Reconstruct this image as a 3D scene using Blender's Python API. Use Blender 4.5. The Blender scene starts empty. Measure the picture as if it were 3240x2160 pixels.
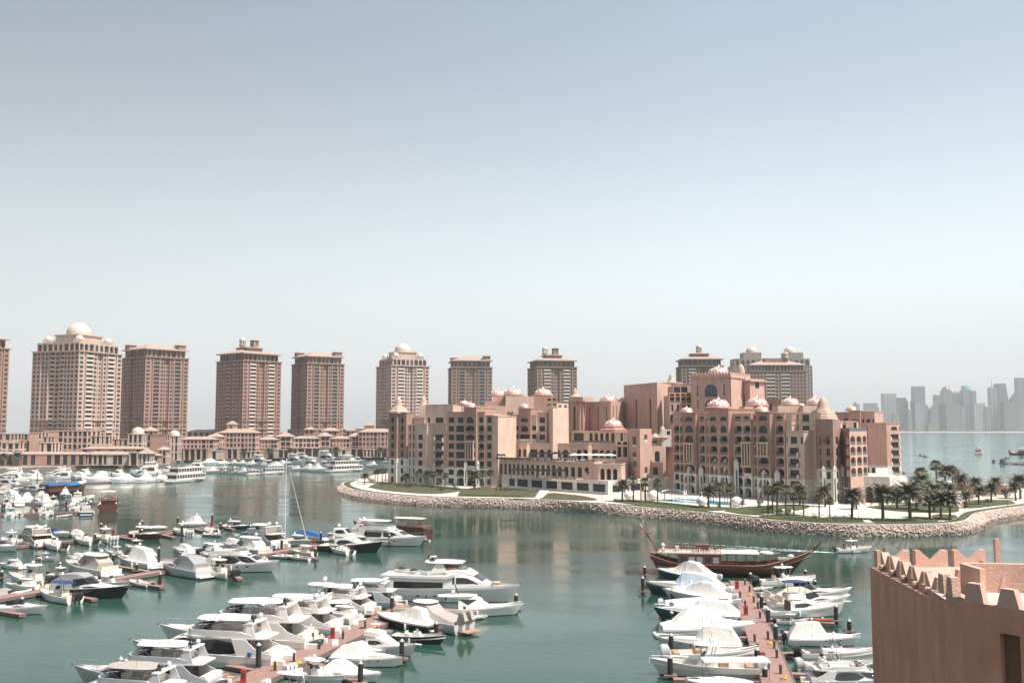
import bpy, math, random
from mathutils import Vector, Matrix
R = math.radians
random.seed(7)
scene = bpy.context.scene
COL = scene.collection
# ------------------------------------------------------------------ camera
H = 28.0                       # eye height over the water
F = 3150.0                     # focal length in photo pixels (3240 wide): 35 mm
PITCH = math.atan(270/F)
cam_d = bpy.data.cameras.new('camera'); cam = bpy.data.objects.new('camera', cam_d); COL.objects.link(cam)
cam_d.lens = 35.0; cam_d.sensor_width = 36.0; cam_d.clip_end = 60000; cam_d.clip_start = 0.5
cam.location = (0, 0, H); cam.rotation_euler = (R(90)+PITCH, 0, 0)
scene.camera = cam
scene.render.resolution_x = 1024; scene.render.resolution_y = 682
# ------------------------------------------------------------------ sky + sun
SUN_AZ, SUN_EL = 119.0, 60.0      # azimuth clockwise from the viewing direction (+Y)
world = bpy.data.worlds.new('World'); scene.world = world; world.use_nodes = True
wn = world.node_tree; wn.nodes.clear()
sky = wn.nodes.new('ShaderNodeTexSky'); sky.sky_type = 'NISHITA'; sky.sun_disc = False
sky.sun_elevation = R(SUN_EL); sky.sun_rotation = R(SUN_AZ); sky.altitude = 0
sky.air_density = 1.0; sky.dust_density = 2.2; sky.ozone_density = 0.8
hs = wn.nodes.new('ShaderNodeHueSaturation'); hs.inputs['Saturation'].default_value = 0.55
bg = wn.nodes.new('ShaderNodeBackground'); bg.inputs['Strength'].default_value = 0.118
wo = wn.nodes.new('ShaderNodeOutputWorld')
tcw = wn.nodes.new('ShaderNodeTexCoord'); sxw = wn.nodes.new('ShaderNodeSeparateXYZ'); wn.links.new(tcw.outputs['Generated'], sxw.inputs[0])
rw = wn.nodes.new('ShaderNodeMapRange'); rw.interpolation_type = 'SMOOTHSTEP'; rw.inputs['From Min'].default_value = 0.0; rw.inputs['From Max'].default_value = 0.36; rw.inputs['To Min'].default_value = 1.62; rw.inputs['To Max'].default_value = 0.93
wn.links.new(sxw.outputs['Z'], rw.inputs[0])
rx = wn.nodes.new('ShaderNodeMapRange'); rx.inputs['From Min'].default_value =-0.5; rx.inputs['From Max'].default_value = 0.2; rx.inputs['To Min'].default_value = 0.58; rx.inputs['To Max'].default_value = 1.0
wn.links.new(sxw.outputs['X'], rx.inputs[0])
mw = wn.nodes.new('ShaderNodeMath'); mw.operation = 'MULTIPLY'; wn.links.new(rw.outputs[0], mw.inputs[0]); wn.links.new(rx.outputs[0], mw.inputs[1])
tw = wn.nodes.new('ShaderNodeVectorMath'); tw.operation = 'MULTIPLY'; tw.inputs[1].default_value = (0.915, 1.0, 0.995)
sw = wn.nodes.new('ShaderNodeMapRange'); sw.inputs['From Min'].default_value = 0.02; sw.inputs['From Max'].default_value = 0.38; sw.inputs['To Min'].default_value = 0.12; sw.inputs['To Max'].default_value = 0.62; wn.links.new(sxw.outputs['Z'], sw.inputs[0]); wn.links.new(sw.outputs[0], hs.inputs['Saturation'])
vw = wn.nodes.new('ShaderNodeVectorMath'); vw.operation = 'SCALE'; wn.links.new(mw.outputs[0], vw.inputs['Scale'])
wn.links.new(sky.outputs[0], hs.inputs['Color']); wn.links.new(hs.outputs[0], tw.inputs[0]); wn.links.new(tw.outputs[0], vw.inputs[0]); wn.links.new(vw.outputs[0], bg.inputs[0]); wn.links.new(bg.outputs[0], wo.inputs[0])
sd = bpy.data.lights.new('sun', 'SUN'); sd.energy = 5.0; sd.angle = R(0.5); sd.color = (1.0, 0.94, 0.86)
so = bpy.data.objects.new('sun', sd); COL.objects.link(so)
sdir = Vector((math.sin(R(SUN_AZ))*math.cos(R(SUN_EL)), math.cos(R(SUN_AZ))*math.cos(R(SUN_EL)), math.sin(R(SUN_EL))))
so.rotation_euler = sdir.to_track_quat('Z', 'Y').to_euler()
scene.view_settings.view_transform = 'Standard'; scene.view_settings.look = 'None'
scene.view_settings.exposure = 0.72; scene.view_settings.gamma = 1.0
scene.cycles.max_bounces = 6; scene.cycles.volume_bounces = 0
# ------------------------------------------------------------------ photo pixel -> place
cP, sP = math.cos(PITCH), math.sin(PITCH)
def G(px, py, z=0.0):
 """ground point (at height z) seen at photo pixel px,py"""
 dx = px-1620; u = 1080-py
 dy = F*cP-u*sP; dz = F*sP+u*cP
 t = (z-H)/dz
 return Vector((dx*t, dy*t, z))
def ZY(py, Y):
 u = 1080-py
 return H+Y*(F*sP+u*cP)/(F*cP-u*sP)
def XY(px, Y, z=10.0):
 return (px-1620)/F*(Y*cP+(z-H)*sP)
def YG(py, z=3.0):
 return G(1620, py, z).y
# ------------------------------------------------------------------ materials
MATS = {}
def mat(name, col, rough=0.7, metal=0.0, var=0.12, scale=0.6, bump=0.0, bscale=8.0, spec=0.5, coat=0.0, col2=None, trans=0.0, alpha=1.0):
 if name in MATS: return MATS[name]
 m = bpy.data.materials.new(name); m.use_nodes = True
 nt = m.node_tree; b = nt.nodes['Principled BSDF']
 b.inputs['Roughness'].default_value = rough; b.inputs['Metallic'].default_value = metal
 b.inputs['Specular IOR Level'].default_value = spec
 b.inputs['Coat Weight'].default_value = coat
 if trans: b.inputs['Transmission Weight'].default_value = trans
 tc = nt.nodes.new('ShaderNodeTexCoord'); n = nt.nodes.new('ShaderNodeTexNoise')
 n.inputs['Scale'].default_value = scale; n.inputs['Detail'].default_value = 6; n.inputs['Roughness'].default_value = 0.65
 nt.links.new(tc.outputs['Object'], n.inputs['Vector'])
 r = nt.nodes.new('ShaderNodeValToRGB')
 c2 = col2 or col
 r.color_ramp.elements[0].position = 0.3; r.color_ramp.elements[1].position = 0.72
 r.color_ramp.elements[0].color = tuple(c*(1-var) for c in col)+(1,)
 r.color_ramp.elements[1].color = tuple(min(1, c*(1+var)) for c in c2)+(1,)
 nt.links.new(n.outputs['Fac'], r.inputs[0]); nt.links.new(r.outputs[0], b.inputs['Base Color'])
 if bump:
  n2 = nt.nodes.new('ShaderNodeTexNoise'); n2.inputs['Scale'].default_value = bscale; n2.inputs['Detail'].default_value = 4
  nt.links.new(tc.outputs['Object'], n2.inputs['Vector'])
  bp = nt.nodes.new('ShaderNodeBump'); bp.inputs['Strength'].default_value = bump; bp.inputs['Distance'].default_value = 0.2
  nt.links.new(n2.outputs['Fac'], bp.inputs['Height']); nt.links.new(bp.outputs[0], b.inputs['Normal'])
 MATS[name] = m; return m
def streaked(name, col, var=0.1, sx=0.5, sz=0.06, rough=0.85, bump=0.15):
 """stucco with vertical weather streaks and blotches"""
 m = mat(name, col, rough, var=var, scale=0.25, bump=bump, bscale=3.0)
 nt = m.node_tree; b = nt.nodes['Principled BSDF']
 src = b.inputs['Base Color'].links[0].from_socket
 tc = nt.nodes.new('ShaderNodeTexCoord'); mp = nt.nodes.new('ShaderNodeMapping'); mp.inputs['Scale'].default_value = (sx, sx, sz)
 n = nt.nodes.new('ShaderNodeTexNoise'); n.inputs['Scale'].default_value = 2.0; n.inputs['Detail'].default_value = 5
 nt.links.new(tc.outputs['Object'], mp.inputs[0]); nt.links.new(mp.outputs[0], n.inputs['Vector'])
 mr = nt.nodes.new('ShaderNodeMapRange'); mr.inputs['From Min'].default_value = 0.35; mr.inputs['From Max'].default_value = 0.7
 mr.inputs['To Min'].default_value = 0.86; mr.inputs['To Max'].default_value = 1.08
 nt.links.new(n.outputs['Fac'], mr.inputs[0])
 mx = nt.nodes.new('ShaderNodeVectorMath'); mx.operation = 'MULTIPLY'
 nt.links.new(src, mx.inputs[0]); nt.links.new(mr.outputs[0], mx.inputs[1]); nt.links.new(mx.outputs[0], b.inputs['Base Color'])
 return m
M = dict(
 pink=streaked('pink_stucco', (0.486, 0.311, 0.249)),
 sand=streaked('sand_stucco', (0.563, 0.407, 0.329)),
 rose=streaked('rose_stucco', (0.373, 0.213, 0.168)),
 brownst=streaked('brown_stucco', (0.300, 0.180, 0.144)),
 cream=streaked('cream_stucco', (0.448, 0.341, 0.287)),
 creamtrim=mat('cream_trim', (0.520, 0.366, 0.275), 0.8, var=.06),
 tpink=streaked('tower_pink', (0.288, 0.172, 0.134), sx=.2, sz=.03),
 tbrown=streaked('tower_brown', (0.254, 0.165, 0.132), sx=.2, sz=.03),
 tcream=streaked('tower_cream', (0.427, 0.315, 0.262), sx=.2, sz=.03),
 tgrey=streaked('tower_greige', (0.260, 0.224, 0.202), sx=.2, sz=.03),
 white=streaked('white_stone', (0.606, 0.572, 0.524), var=.06),
 roof=mat('clay_roof', (0.340, 0.245, 0.201), .85, var=.12, scale=.8, bump=.3, bscale=5),
 flat=mat('flat_roof', (0.52, 0.42, 0.35), .9, var=.15, scale=.3),
 glass=mat('window_glass', (0.026, 0.034, 0.038), 0.2, var=.5, scale=.15, spec=.3),
 tglass=mat('tower_window_glass', (0.055, 0.050, 0.050), 0.25, var=.5, scale=.12, spec=.5),
 bglass=mat('blue_glass', (0.03, 0.07, 0.10), 0.12, var=.4, scale=.15, spec=.7),
 frame=mat('dark_frame', (0.05, 0.045, 0.04), .6),
 rail=mat('pale_rail', (0.55, 0.50, 0.46), .7),
 grail=mat('glass_rail', (0.10, 0.12, 0.115), .3, spec=.35),
 dome=mat('dome_cream', (0.528, 0.448, 0.376), .55, var=.05),
 bell=mat('bell_dome', (0.448, 0.312, 0.241), .7, var=.1),
 copper=mat('copper_rib', (0.456, 0.230, 0.180), .45, metal=.35, var=.15),
 copperp=mat('copper_panel', (0.72, 0.54, 0.50), .32, metal=.35, var=.08, scale=.8),
 bronze=mat('bronze_lattice', (0.10, 0.075, 0.06), .6, var=.3, scale=2),
 wood=mat('pergola_wood', (0.09, 0.045, 0.03), .7, var=.3, scale=2),
 hullw=mat('white_gelcoat', (0.69, 0.645, 0.61), .22, var=.03, scale=.5, coat=.3),
 hullg=mat('grey_gelcoat', (0.44, 0.44, 0.45), .25, var=.04, scale=.5, coat=.3),
 hulld=mat('black_gelcoat', (0.018, 0.018, 0.022), .15, var=.2, coat=.5),
 hullb=mat('navy_gelcoat', (0.012, 0.035, 0.075), .15, var=.2, coat=.5),
 hullt=mat('teal_gelcoat', (0.02, 0.09, 0.10), .18, var=.2, coat=.5),
 hullr=mat('maroon_gelcoat', (0.10, 0.02, 0.02), .2, var=.2, coat=.4),
 deckw=mat('white_deck', (0.661, 0.619, 0.575), .55, var=.06, scale=1.2),
 teak=mat('teak_deck', (0.40, 0.25, 0.15), .65, var=.18, scale=2.5),
 bglas=mat('boat_glass', (0.012, 0.012, 0.014), .08, var=.3, spec=.7),
 boot=mat('antifoul', (0.03, 0.035, 0.04), .6, var=.3),
 canvw=mat('white_canvas', (0.680, 0.636, 0.593), .85, var=.07, scale=1.5, bump=.3, bscale=1.6),
 canvg=mat('grey_canvas', (0.26, 0.255, 0.26), .9, var=.1, scale=1.5, bump=.3, bscale=1.6),
 canvt=mat('taupe_canvas', (0.33, 0.29, 0.26), .9, var=.1, scale=1.5, bump=.3, bscale=1.6),
 canvb=mat('blue_canvas', (0.02, 0.10, 0.26), .85, var=.12, scale=1.5, bump=.4, bscale=2.2),
 canvl=mat('pale_blue_canvas', (0.52, 0.58, 0.63), .85, var=.1, scale=1.5, bump=.4, bscale=2.2),
 canvn=mat('navy_canvas', (0.02, 0.045, 0.11), .85, var=.1, scale=1.5, bump=.4, bscale=2.2),
 canvc=mat('cream_canvas', (0.62, 0.52, 0.42), .85, var=.08, scale=1.5),
 seat=mat('cream_cushion', (0.62, 0.53, 0.44), .8, var=.1, scale=3),
 tan=mat('tan_cushion', (0.36, 0.22, 0.14), .7, var=.15, scale=3),
 motor=mat('outboard_black', (0.02, 0.02, 0.022), .25, var=.2, coat=.3),
 motorw=mat('outboard_white', (0.595, 0.595, 0.586), .25, var=.04, coat=.3),
 steel=mat('stainless', (0.372, 0.372, 0.372), .25, metal=.9, var=.05),
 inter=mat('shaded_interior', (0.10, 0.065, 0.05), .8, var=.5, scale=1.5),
 rubber=mat('rubber', (0.03, 0.03, 0.03), .8),
 plank=mat('pier_plank', (0.259, 0.156, 0.132), .8, var=.18, scale=1.2, bump=.3, bscale=6),
 pierside=mat('pier_side', (0.16, 0.11, 0.10), .85, var=.25, scale=1),
 pile=mat('pile_black', (0.022, 0.021, 0.022), .5, var=.3, scale=1.5),
 pilecap=mat('pile_cap', (0.34, 0.33, 0.32), .5),
 red=mat('red_paint', (0.360, 0.024, 0.024), .5),
 orange=mat('orange_plastic', (0.70, 0.20, 0.05), .5),
 yellow=mat('yellow_cable', (0.75, 0.42, 0.05), .6),
 teal=mat('teal_canvas', (0.06, 0.28, 0.27), .8),
 dhow=mat('dhow_wood', (0.082, 0.024, 0.015), .45, var=.3, scale=1.6, bump=.2, bscale=6),
 dhowl=mat('dhow_varnish', (0.160, 0.056, 0.034), .4, var=.25, scale=2),
 dhowdk=mat('dhow_deck', (0.52, 0.40, 0.32), .8, var=.12),
 skin=mat('skin', (0.34, 0.20, 0.14), .6), cloth=mat('dark_clothes', (0.05, 0.06, 0.09), .9), clothw=mat('white_clothes', (0.7, 0.7, 0.7), .9),
 trunk=mat('palm_trunk', (0.13, 0.095, 0.07), .95, var=.3, scale=4, bump=.6, bscale=8),
 frond=mat('palm_frond', (0.070, 0.076, 0.032), .7, var=.5, scale=1.3, col2=(0.11, 0.105, 0.055)),
 frondd=mat('date_frond', (0.082, 0.072, 0.046), .75, var=.45, scale=1.3, col2=(0.125, 0.11, 0.078)),
 leaf=mat('shrub_leaf', (0.04, 0.06, 0.022), .7, var=.5, scale=2.5, col2=(0.08, 0.085, 0.035)),
 hedge=mat('hedge_leaf', (0.035, 0.062, 0.016), .8, var=.4, scale=2.5),
 poolw=mat('pool_water', (0.06, 0.33, 0.48), .08, var=.1, scale=.5),
 awn=mat('white_awning', (0.704, 0.686, 0.660), .8, var=.04),
 dawn=mat('dark_awning', (0.012, 0.015, 0.015), 1.0, spec=.05, var=.3, scale=1),
 lamp=mat('lamp_post_metal', (0.06, 0.065, 0.06), .5),
 asphalt=mat('promenade_paving', (0.42, 0.35, 0.31), .85, var=.1, scale=.4),
)
# ------------------------------------------------------------------ mesh builder
class MB:
 def __init__(s): s.v = []; s.f = []; s.m = []; s.mats = []; s.sm = []
 def mi(s, m):
  if isinstance(m, str): m = M[m]
  if m not in s.mats: s.mats.append(m)
  return s.mats.index(m)
 def add(s, vs, fs, m, smooth=False):
  o = len(s.v); k = s.mi(m); s.v.extend([tuple(p) for p in vs])
  for f in fs: s.f.append([i+o for i in f]); s.m.append(k); s.sm.append(smooth)
 def quad(s, a, b, c, d, m): s.add([a, b, c, d], [(0, 1, 2, 3)], m)
 def box(s, x0, x1, y0, y1, z0, z1, m, rot=None):
  vs = [(x, y, z) for z in (z0, z1) for (x, y) in ((x0, y0), (x1, y0), (x1, y1), (x0, y1))]
  if rot: vs = [rot @ Vector(p) for p in vs]
  s.add(vs, [(0, 3, 2, 1), (4, 5, 6, 7), (0, 1, 5, 4), (1, 2, 6, 5), (2, 3, 7, 6), (3, 0, 4, 7)], m)
 def prism(s, poly, z0, z1, m, mt=None, bottom=False):
  n = len(poly); vs = [(p[0], p[1], z0) for p in poly]+[(p[0], p[1], z1) for p in poly]
  s.add(vs, [(i, (i+1) % n, n+(i+1) % n, n+i) for i in range(n)], m)
  s.add([(p[0], p[1], z1) for p in poly], [tuple(range(n))], mt or m)
  if bottom: s.add([(p[0], p[1], z0) for p in poly], [tuple(reversed(range(n)))], m)
 def lathe(s, prof, m, c=(0, 0, 0), n=16, smooth=True, a0=0, a1=2*math.pi):
  vs = []; fs = []; full = abs(a1-a0-2*math.pi) < 1e-6; k = n if full else n+1
  for (r, z) in prof:
   for i in range(k):
    a = a0+(a1-a0)*i/n
    vs.append((c[0]+r*math.cos(a), c[1]+r*math.sin(a), c[2]+z))
  for j in range(len(prof)-1):
   for i in range(n):
    i2 = (i+1) % k
    fs.append((j*k+i, j*k+i2, (j+1)*k+i2, (j+1)*k+i))
  s.add(vs, fs, m, smooth)
 def tube(s, pts, r, m, n=6, r2=None, cap=True):
  pts = [Vector(p) for p in pts]; vs = []; fs = []; L = len(pts)
  for j, p in enumerate(pts):
   d = (pts[min(j+1, L-1)]-pts[max(j-1, 0)]).normalized()
   a = d.cross(Vector((0, 0, 1)) if abs(d.z) < .95 else Vector((1, 0, 0))).normalized(); b = d.cross(a)
   rr = r if r2 is None else r+(r2-r)*j/max(1, L-1)
   for i in range(n):
    t = 2*math.pi*i/n; vs.append(p+a*rr*math.cos(t)+b*rr*math.sin(t))
  for j in range(L-1):
   for i in range(n): fs.append((j*n+i, j*n+(i+1) % n, (j+1)*n+(i+1) % n, (j+1)*n+i))
  s.add(vs, fs, m, True)
  if cap:
   s.add(vs[:n], [tuple(range(n))], m); s.add(vs[-n:], [tuple(range(n))], m)
 def loft(s, rings, m, closed=False, cap0=False, cap1=False, smooth=True):
  n = len(rings[0]); vs = [p for r in rings for p in r]; fs = []
  for j in range(len(rings)-1):
   for i in range(n if closed else n-1):
    fs.append((j*n+i, j*n+(i+1) % n, (j+1)*n+(i+1) % n, (j+1)*n+i))
  s.add(vs, fs, m, smooth)
  if cap0: s.add(rings[0], [tuple(range(n))], m)
  if cap1: s.add(rings[-1], [tuple(reversed(range(n)))], m)
 def blob(s, c, r, m, n=8, sq=(1, 1, 1), jit=0.0):
  vs = []; fs = []; k = n//2
  for j in range(k+1):
   t = math.pi*j/k
   for i in range(n):
    a = 2*math.pi*i/n; q = 1+random.uniform(-jit, jit)
    vs.append((c[0]+r*sq[0]*q*math.sin(t)*math.cos(a), c[1]+r*sq[1]*q*math.sin(t)*math.sin(a), c[2]+r*sq[2]*q*math.cos(t)))
  for j in range(k):
   for i in range(n): fs.append((j*n+i, (j+1)*n+i, (j+1)*n+(i+1) % n, j*n+(i+1) % n))
  s.add(vs, fs, m, True)
 def mesh(s, name, sharp=35):
  me = bpy.data.meshes.new(name); me.from_pydata(s.v, [], s.f)
  for m in s.mats: me.materials.append(m)
  me.polygons.foreach_set('material_index', s.m)
  me.polygons.foreach_set('use_smooth', s.sm)
  me.update()
  if any(s.sm):
   try: me.set_sharp_from_angle(angle=R(sharp))
   except Exception: pass
  return me
 def build(s, name, parent=None, loc=None, rz=0):
  if not s.v: return None
  o = bpy.data.objects.new(name, s.mesh(name)); COL.objects.link(o)
  if parent is not None: o.parent = parent
  if loc is not None: o.location = loc
  if rz: o.rotation_euler.z = rz
  return o
def tag(o, label=None, cat=None, group=None, kind=None):
 if label: o['label'] = label
 if cat: o['category'] = cat
 if group: o['group'] = group
 if kind: o['kind'] = kind
 return o
def thing(name, label, cat, loc=(0, 0, 0), rz=0, group=None):
 o = bpy.data.objects.new(name, None); COL.objects.link(o); o.empty_display_size = 1
 o.location = loc; o.rotation_euler = (0, 0, rz); return tag(o, label, cat, group)
def struct(name, mb, parent=None):
 o = mb.build(name, parent); o['kind'] = 'structure'; return o
def place_mesh(name, me, parent, mtx):
 o = bpy.data.objects.new(name, me); COL.objects.link(o); o.parent = parent; o.matrix_local = mtx; return o
KIDS = {}
def kids(o):
 return [c for c in COL.objects if c.parent == o]
def snapshot(root):
 """list of (object, children) so that copying does not rescan the scene"""
 ch = {}
 for c in COL.objects:
  if c.parent: ch.setdefault(c.parent.name, []).append(c)
 def rec(o): return (o, [rec(c) for c in ch.get(o.name, [])])
 return rec(root)
def copy_tree(t, parent=None):
 c = t[0].copy(); COL.objects.link(c); c.parent = parent
 for k in t[1]: copy_tree(k, c)
 return c
ORD = ['first', 'second', 'third', 'fourth', 'fifth', 'sixth', 'seventh', 'eighth', 'ninth', 'tenth', 'eleventh', 'twelfth',
  'thirteenth', 'fourteenth', 'fifteenth', 'sixteenth', 'seventeenth', 'eighteenth', 'nineteenth', 'twentieth', 'twenty-first', 'twenty-second', 'twenty-third', 'twenty-fourth', 'twenty-fifth', 'twenty-sixth']
# ------------------------------------------------------------------ window / opening meshes (local: x along wall, y inward, z up; origin at the bottom centre of the opening on the wall face)
WM = {}
def arch_pts(w, h, arch, n=8):
 """outline of the opening from bottom left over the top to bottom right"""
 if arch <= 0: return [(-w/2, 0), (-w/2, h), (w/2, h), (w/2, 0)]
 r = w/2; hs = h-r*arch
 out = [(-w/2, 0)]
 for i in range(n+1):
  a = math.pi*(1-i/n); out.append((r*math.cos(a), hs+r*arch*math.sin(a)))
 out.append((w/2, 0)); return out
def win_mesh(kind, w, h, arch, d, glass):
 key = (kind, round(w, 2), round(h, 2), arch, round(d, 2), glass)
 if key in WM: return WM[key]
 g_ = MB(); mb = MB(); pts = arch_pts(w, h, arch); e = d-0.004
 g_.add([(x, e, z) for x, z in pts], [tuple(range(len(pts)))], glass)
 fr = 'frame'
 if kind in 'wnat':          # frame bars
  t = 0.07
  mb.box(-t, t, e-.08, e-.01, 0.02, h*(.98 if arch <= 0 else .96), fr)
  if h > 1.8: mb.box(-w/2+.02, w/2-.02, e-.07, e-.012, h*.62, h*.62+.09, fr)
 if kind in 'vs':            # tall lattice slit
  k = max(2, int(h/2.2))
  for i in range(1, k): mb.box(-w/2+.02, w/2-.02, e-.12, e-.02, h*i/k, h*i/k+.14, 'bronze')
 if kind in 'bcB':            # balcony: door frames behind, railing in front
  g_.box(-.07, .07, e-.08, e-.01, 0.02, h*.85, fr); g_.box(-w/2+.05, w/2-.05, e-.07, e-.012, h*.75, h*.75+.1, fr)
  if kind in 'b':
   mb.box(-w/2+.02, w/2-.02, .08, .13, .08, .95, 'grail'); mb.box(-w/2+.02, w/2-.02, .06, .15, .96, 1.04, fr)
  if kind == 'c': mb.box(-w/2+.01, w/2-.01, .06, .2, .0, 1.05, 'rail')
  if kind == 'B':
   mb.box(-w/2-.35, w/2+.35,-1.0,-.01,-.28, .0, 'creamtrim')
   mb.box(-w/2-.3, w/2+.3,-.95,-.88, .002, .9, 'grail')
   for s in (-1, 1):
    x = s*(w/2+.1)
    mb.box(x-.25, x+.25,-1.05,-.55, .003, 1.25, 'white')
    mb.lathe([(.27, 0), (.2, .22), (.06, .36), (0, .4)], 'white', (x,-.8, 1.25), 8)
 WM[key] = (g_.mesh('glass'), mb.mesh('frame') if mb.v else None); return WM[key]
TYPES = {   # kind: (width share of the column, sill, head gap, arch, depth)
 'w': (.56, .75, .65, 0, .3), 'n': (.34, .8, .6, 0, .3), 'a': (.62, .55, .5, .9, .45), 'b': (.74, .15, .5, 0, 1.4),
 'A': (.76, .12, .45, .55, 1.5), 'c': (.86, .12, .55, 0, 1.5), 'B': (.8, .15, .6, 0, .5), 't': (.72, .3, .3, .7, .5), 'r': (.72, .05, .25, .95, 2.2), 'p': (.84, .15, .5, 0, 1.2), 'g': (.86, .5, .5, 0, .35), 'h': (.6, 1.1, .9, .5, .2)}
def facade(mb, wins, A, B, z0, cols, rows, m, mwhite=None, whitez=-1, glass='glass', fh=3.4, ztop=None):
 """wall from A to B (outside on the right hand going A->B... outward = (dy,-dx)); cols: list of (weight, type); rows: list of (height, {override}|None)"""
 A = Vector((A[0], A[1])); B = Vector((B[0], B[1])); L = (B-A).length; t = (B-A)/L; n = Vector((t.y,-t.x))
 ang = math.atan2(t.y, t.x)
 def P(u, v, d=0): q = A+t*u-n*d; return (q.x, q.y, v)
 tot = sum(c[0] for c in cols); us = [0]
 for c in cols: us.append(us[-1]+c[0]/tot*L)
 z = z0
 for ri, row in enumerate(rows):
  fh_, ov = row if isinstance(row, tuple) else (row, None)
  z2 = z+fh_
  mm = mwhite if (mwhite and z2 <= whitez+.1) else m
  for ci, c in enumerate(cols):
   u0, u1 = us[ci], us[ci+1]; k = c[1]
   if ov is not None:
    if callable(ov): k = ov(ci, k)
    elif isinstance(ov, dict): k = ov.get(k, k)
    else: k = ov
   if k not in TYPES: mb.quad(P(u0, z), P(u1, z), P(u1, z2), P(u0, z2), mm); continue
   ws, sill, head, arch, dep = TYPES[k]; cw = u1-u0
   w = cw*ws; zb = z+min(sill, fh_*.3); h = fh_-min(sill, fh_*.3)-min(head, fh_*.25)
   uc = (u0+u1)/2; a, b = uc-w/2, uc+w/2
   pts = arch_pts(w, h, arch)
   mb.quad(P(u0, z), P(a, z), P(a, z2), P(u0, z2), mm); mb.quad(P(b, z), P(u1, z), P(u1, z2), P(b, z2), mm)
   mb.quad(P(a, z), P(b, z), P(b, zb), P(a, zb), mm)
   top = pts[1:-1]                    # from left spring to right spring
   for i in range(len(top)-1):
    p, q = top[i], top[i+1]
    mb.quad(P(uc+p[0], zb+p[1]), P(uc+q[0], zb+q[1]), P(uc+q[0], z2), P(uc+p[0], z2), mm)
   loop = pts+[pts[0]]
   vs = []; fs = []
   for (x, zz) in loop: vs += [P(uc+x, zb+zz), P(uc+x, zb+zz, dep)]
   for i in range(len(loop)-1): fs.append((2*i, 2*i+1, 2*i+3, 2*i+2))
   mb.add(vs, fs, mm)
   q = A+t*uc
   wins.append((k, round(w, 2), round(h, 2), arch, dep, glass, (q.x, q.y, zb), ang))
  z = z2
 if ztop and ztop > z+.01: mb.quad(P(0, z), P(L, z), P(L, ztop), P(0, ztop), m)
 return z
def windows(parent, wins, limit=90, prefer=None):
 """the first `limit` windows are parts of their own; the rest of a big tower are one stuff part"""
 wins = list(wins)
 if prefer: wins.sort(key=prefer)
 NAMES = {'b': 'balcony', 'c': 'balcony', 'B': 'balcony', 'A': 'balcony', 'r': 'arch_opening', 'v': 'lattice_window', 's': 'lattice_window'}
 for w in wins[:limit]:
  me = win_mesh(w[0] if w[0] != 'A' else 'b', w[1], w[2], w[3], w[4], w[5])
  o = place_mesh(NAMES.get(w[0], 'window'), me[0], parent, Matrix.Translation(w[6]) @ Matrix.Rotation(w[7], 4, 'Z'))
  if me[1]: place_mesh('balustrade' if w[0] in 'bcBA' else 'lattice' if w[0] in 'vs' else 'frame', me[1], o, Matrix())
 rest = wins[limit:]
 if rest:
  mb = MB()
  for w in rest:
   T = Matrix.Translation(w[6]) @ Matrix.Rotation(w[7], 4, 'Z')
   for me in win_mesh(w[0] if w[0] != 'A' else 'b', w[1], w[2], w[3], w[4], w[5]):
    if not me: continue
    vs = [T @ v.co for v in me.vertices]; o = len(mb.v); mb.v.extend([tuple(p) for p in vs])
    idx = [mb.mi(x) for x in me.materials]
    for p in me.polygons: mb.f.append([i+o for i in p.vertices]); mb.m.append(idx[p.material_index]); mb.sm.append(False)
  o = mb.build('window', parent); o['kind'] = 'stuff'
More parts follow.
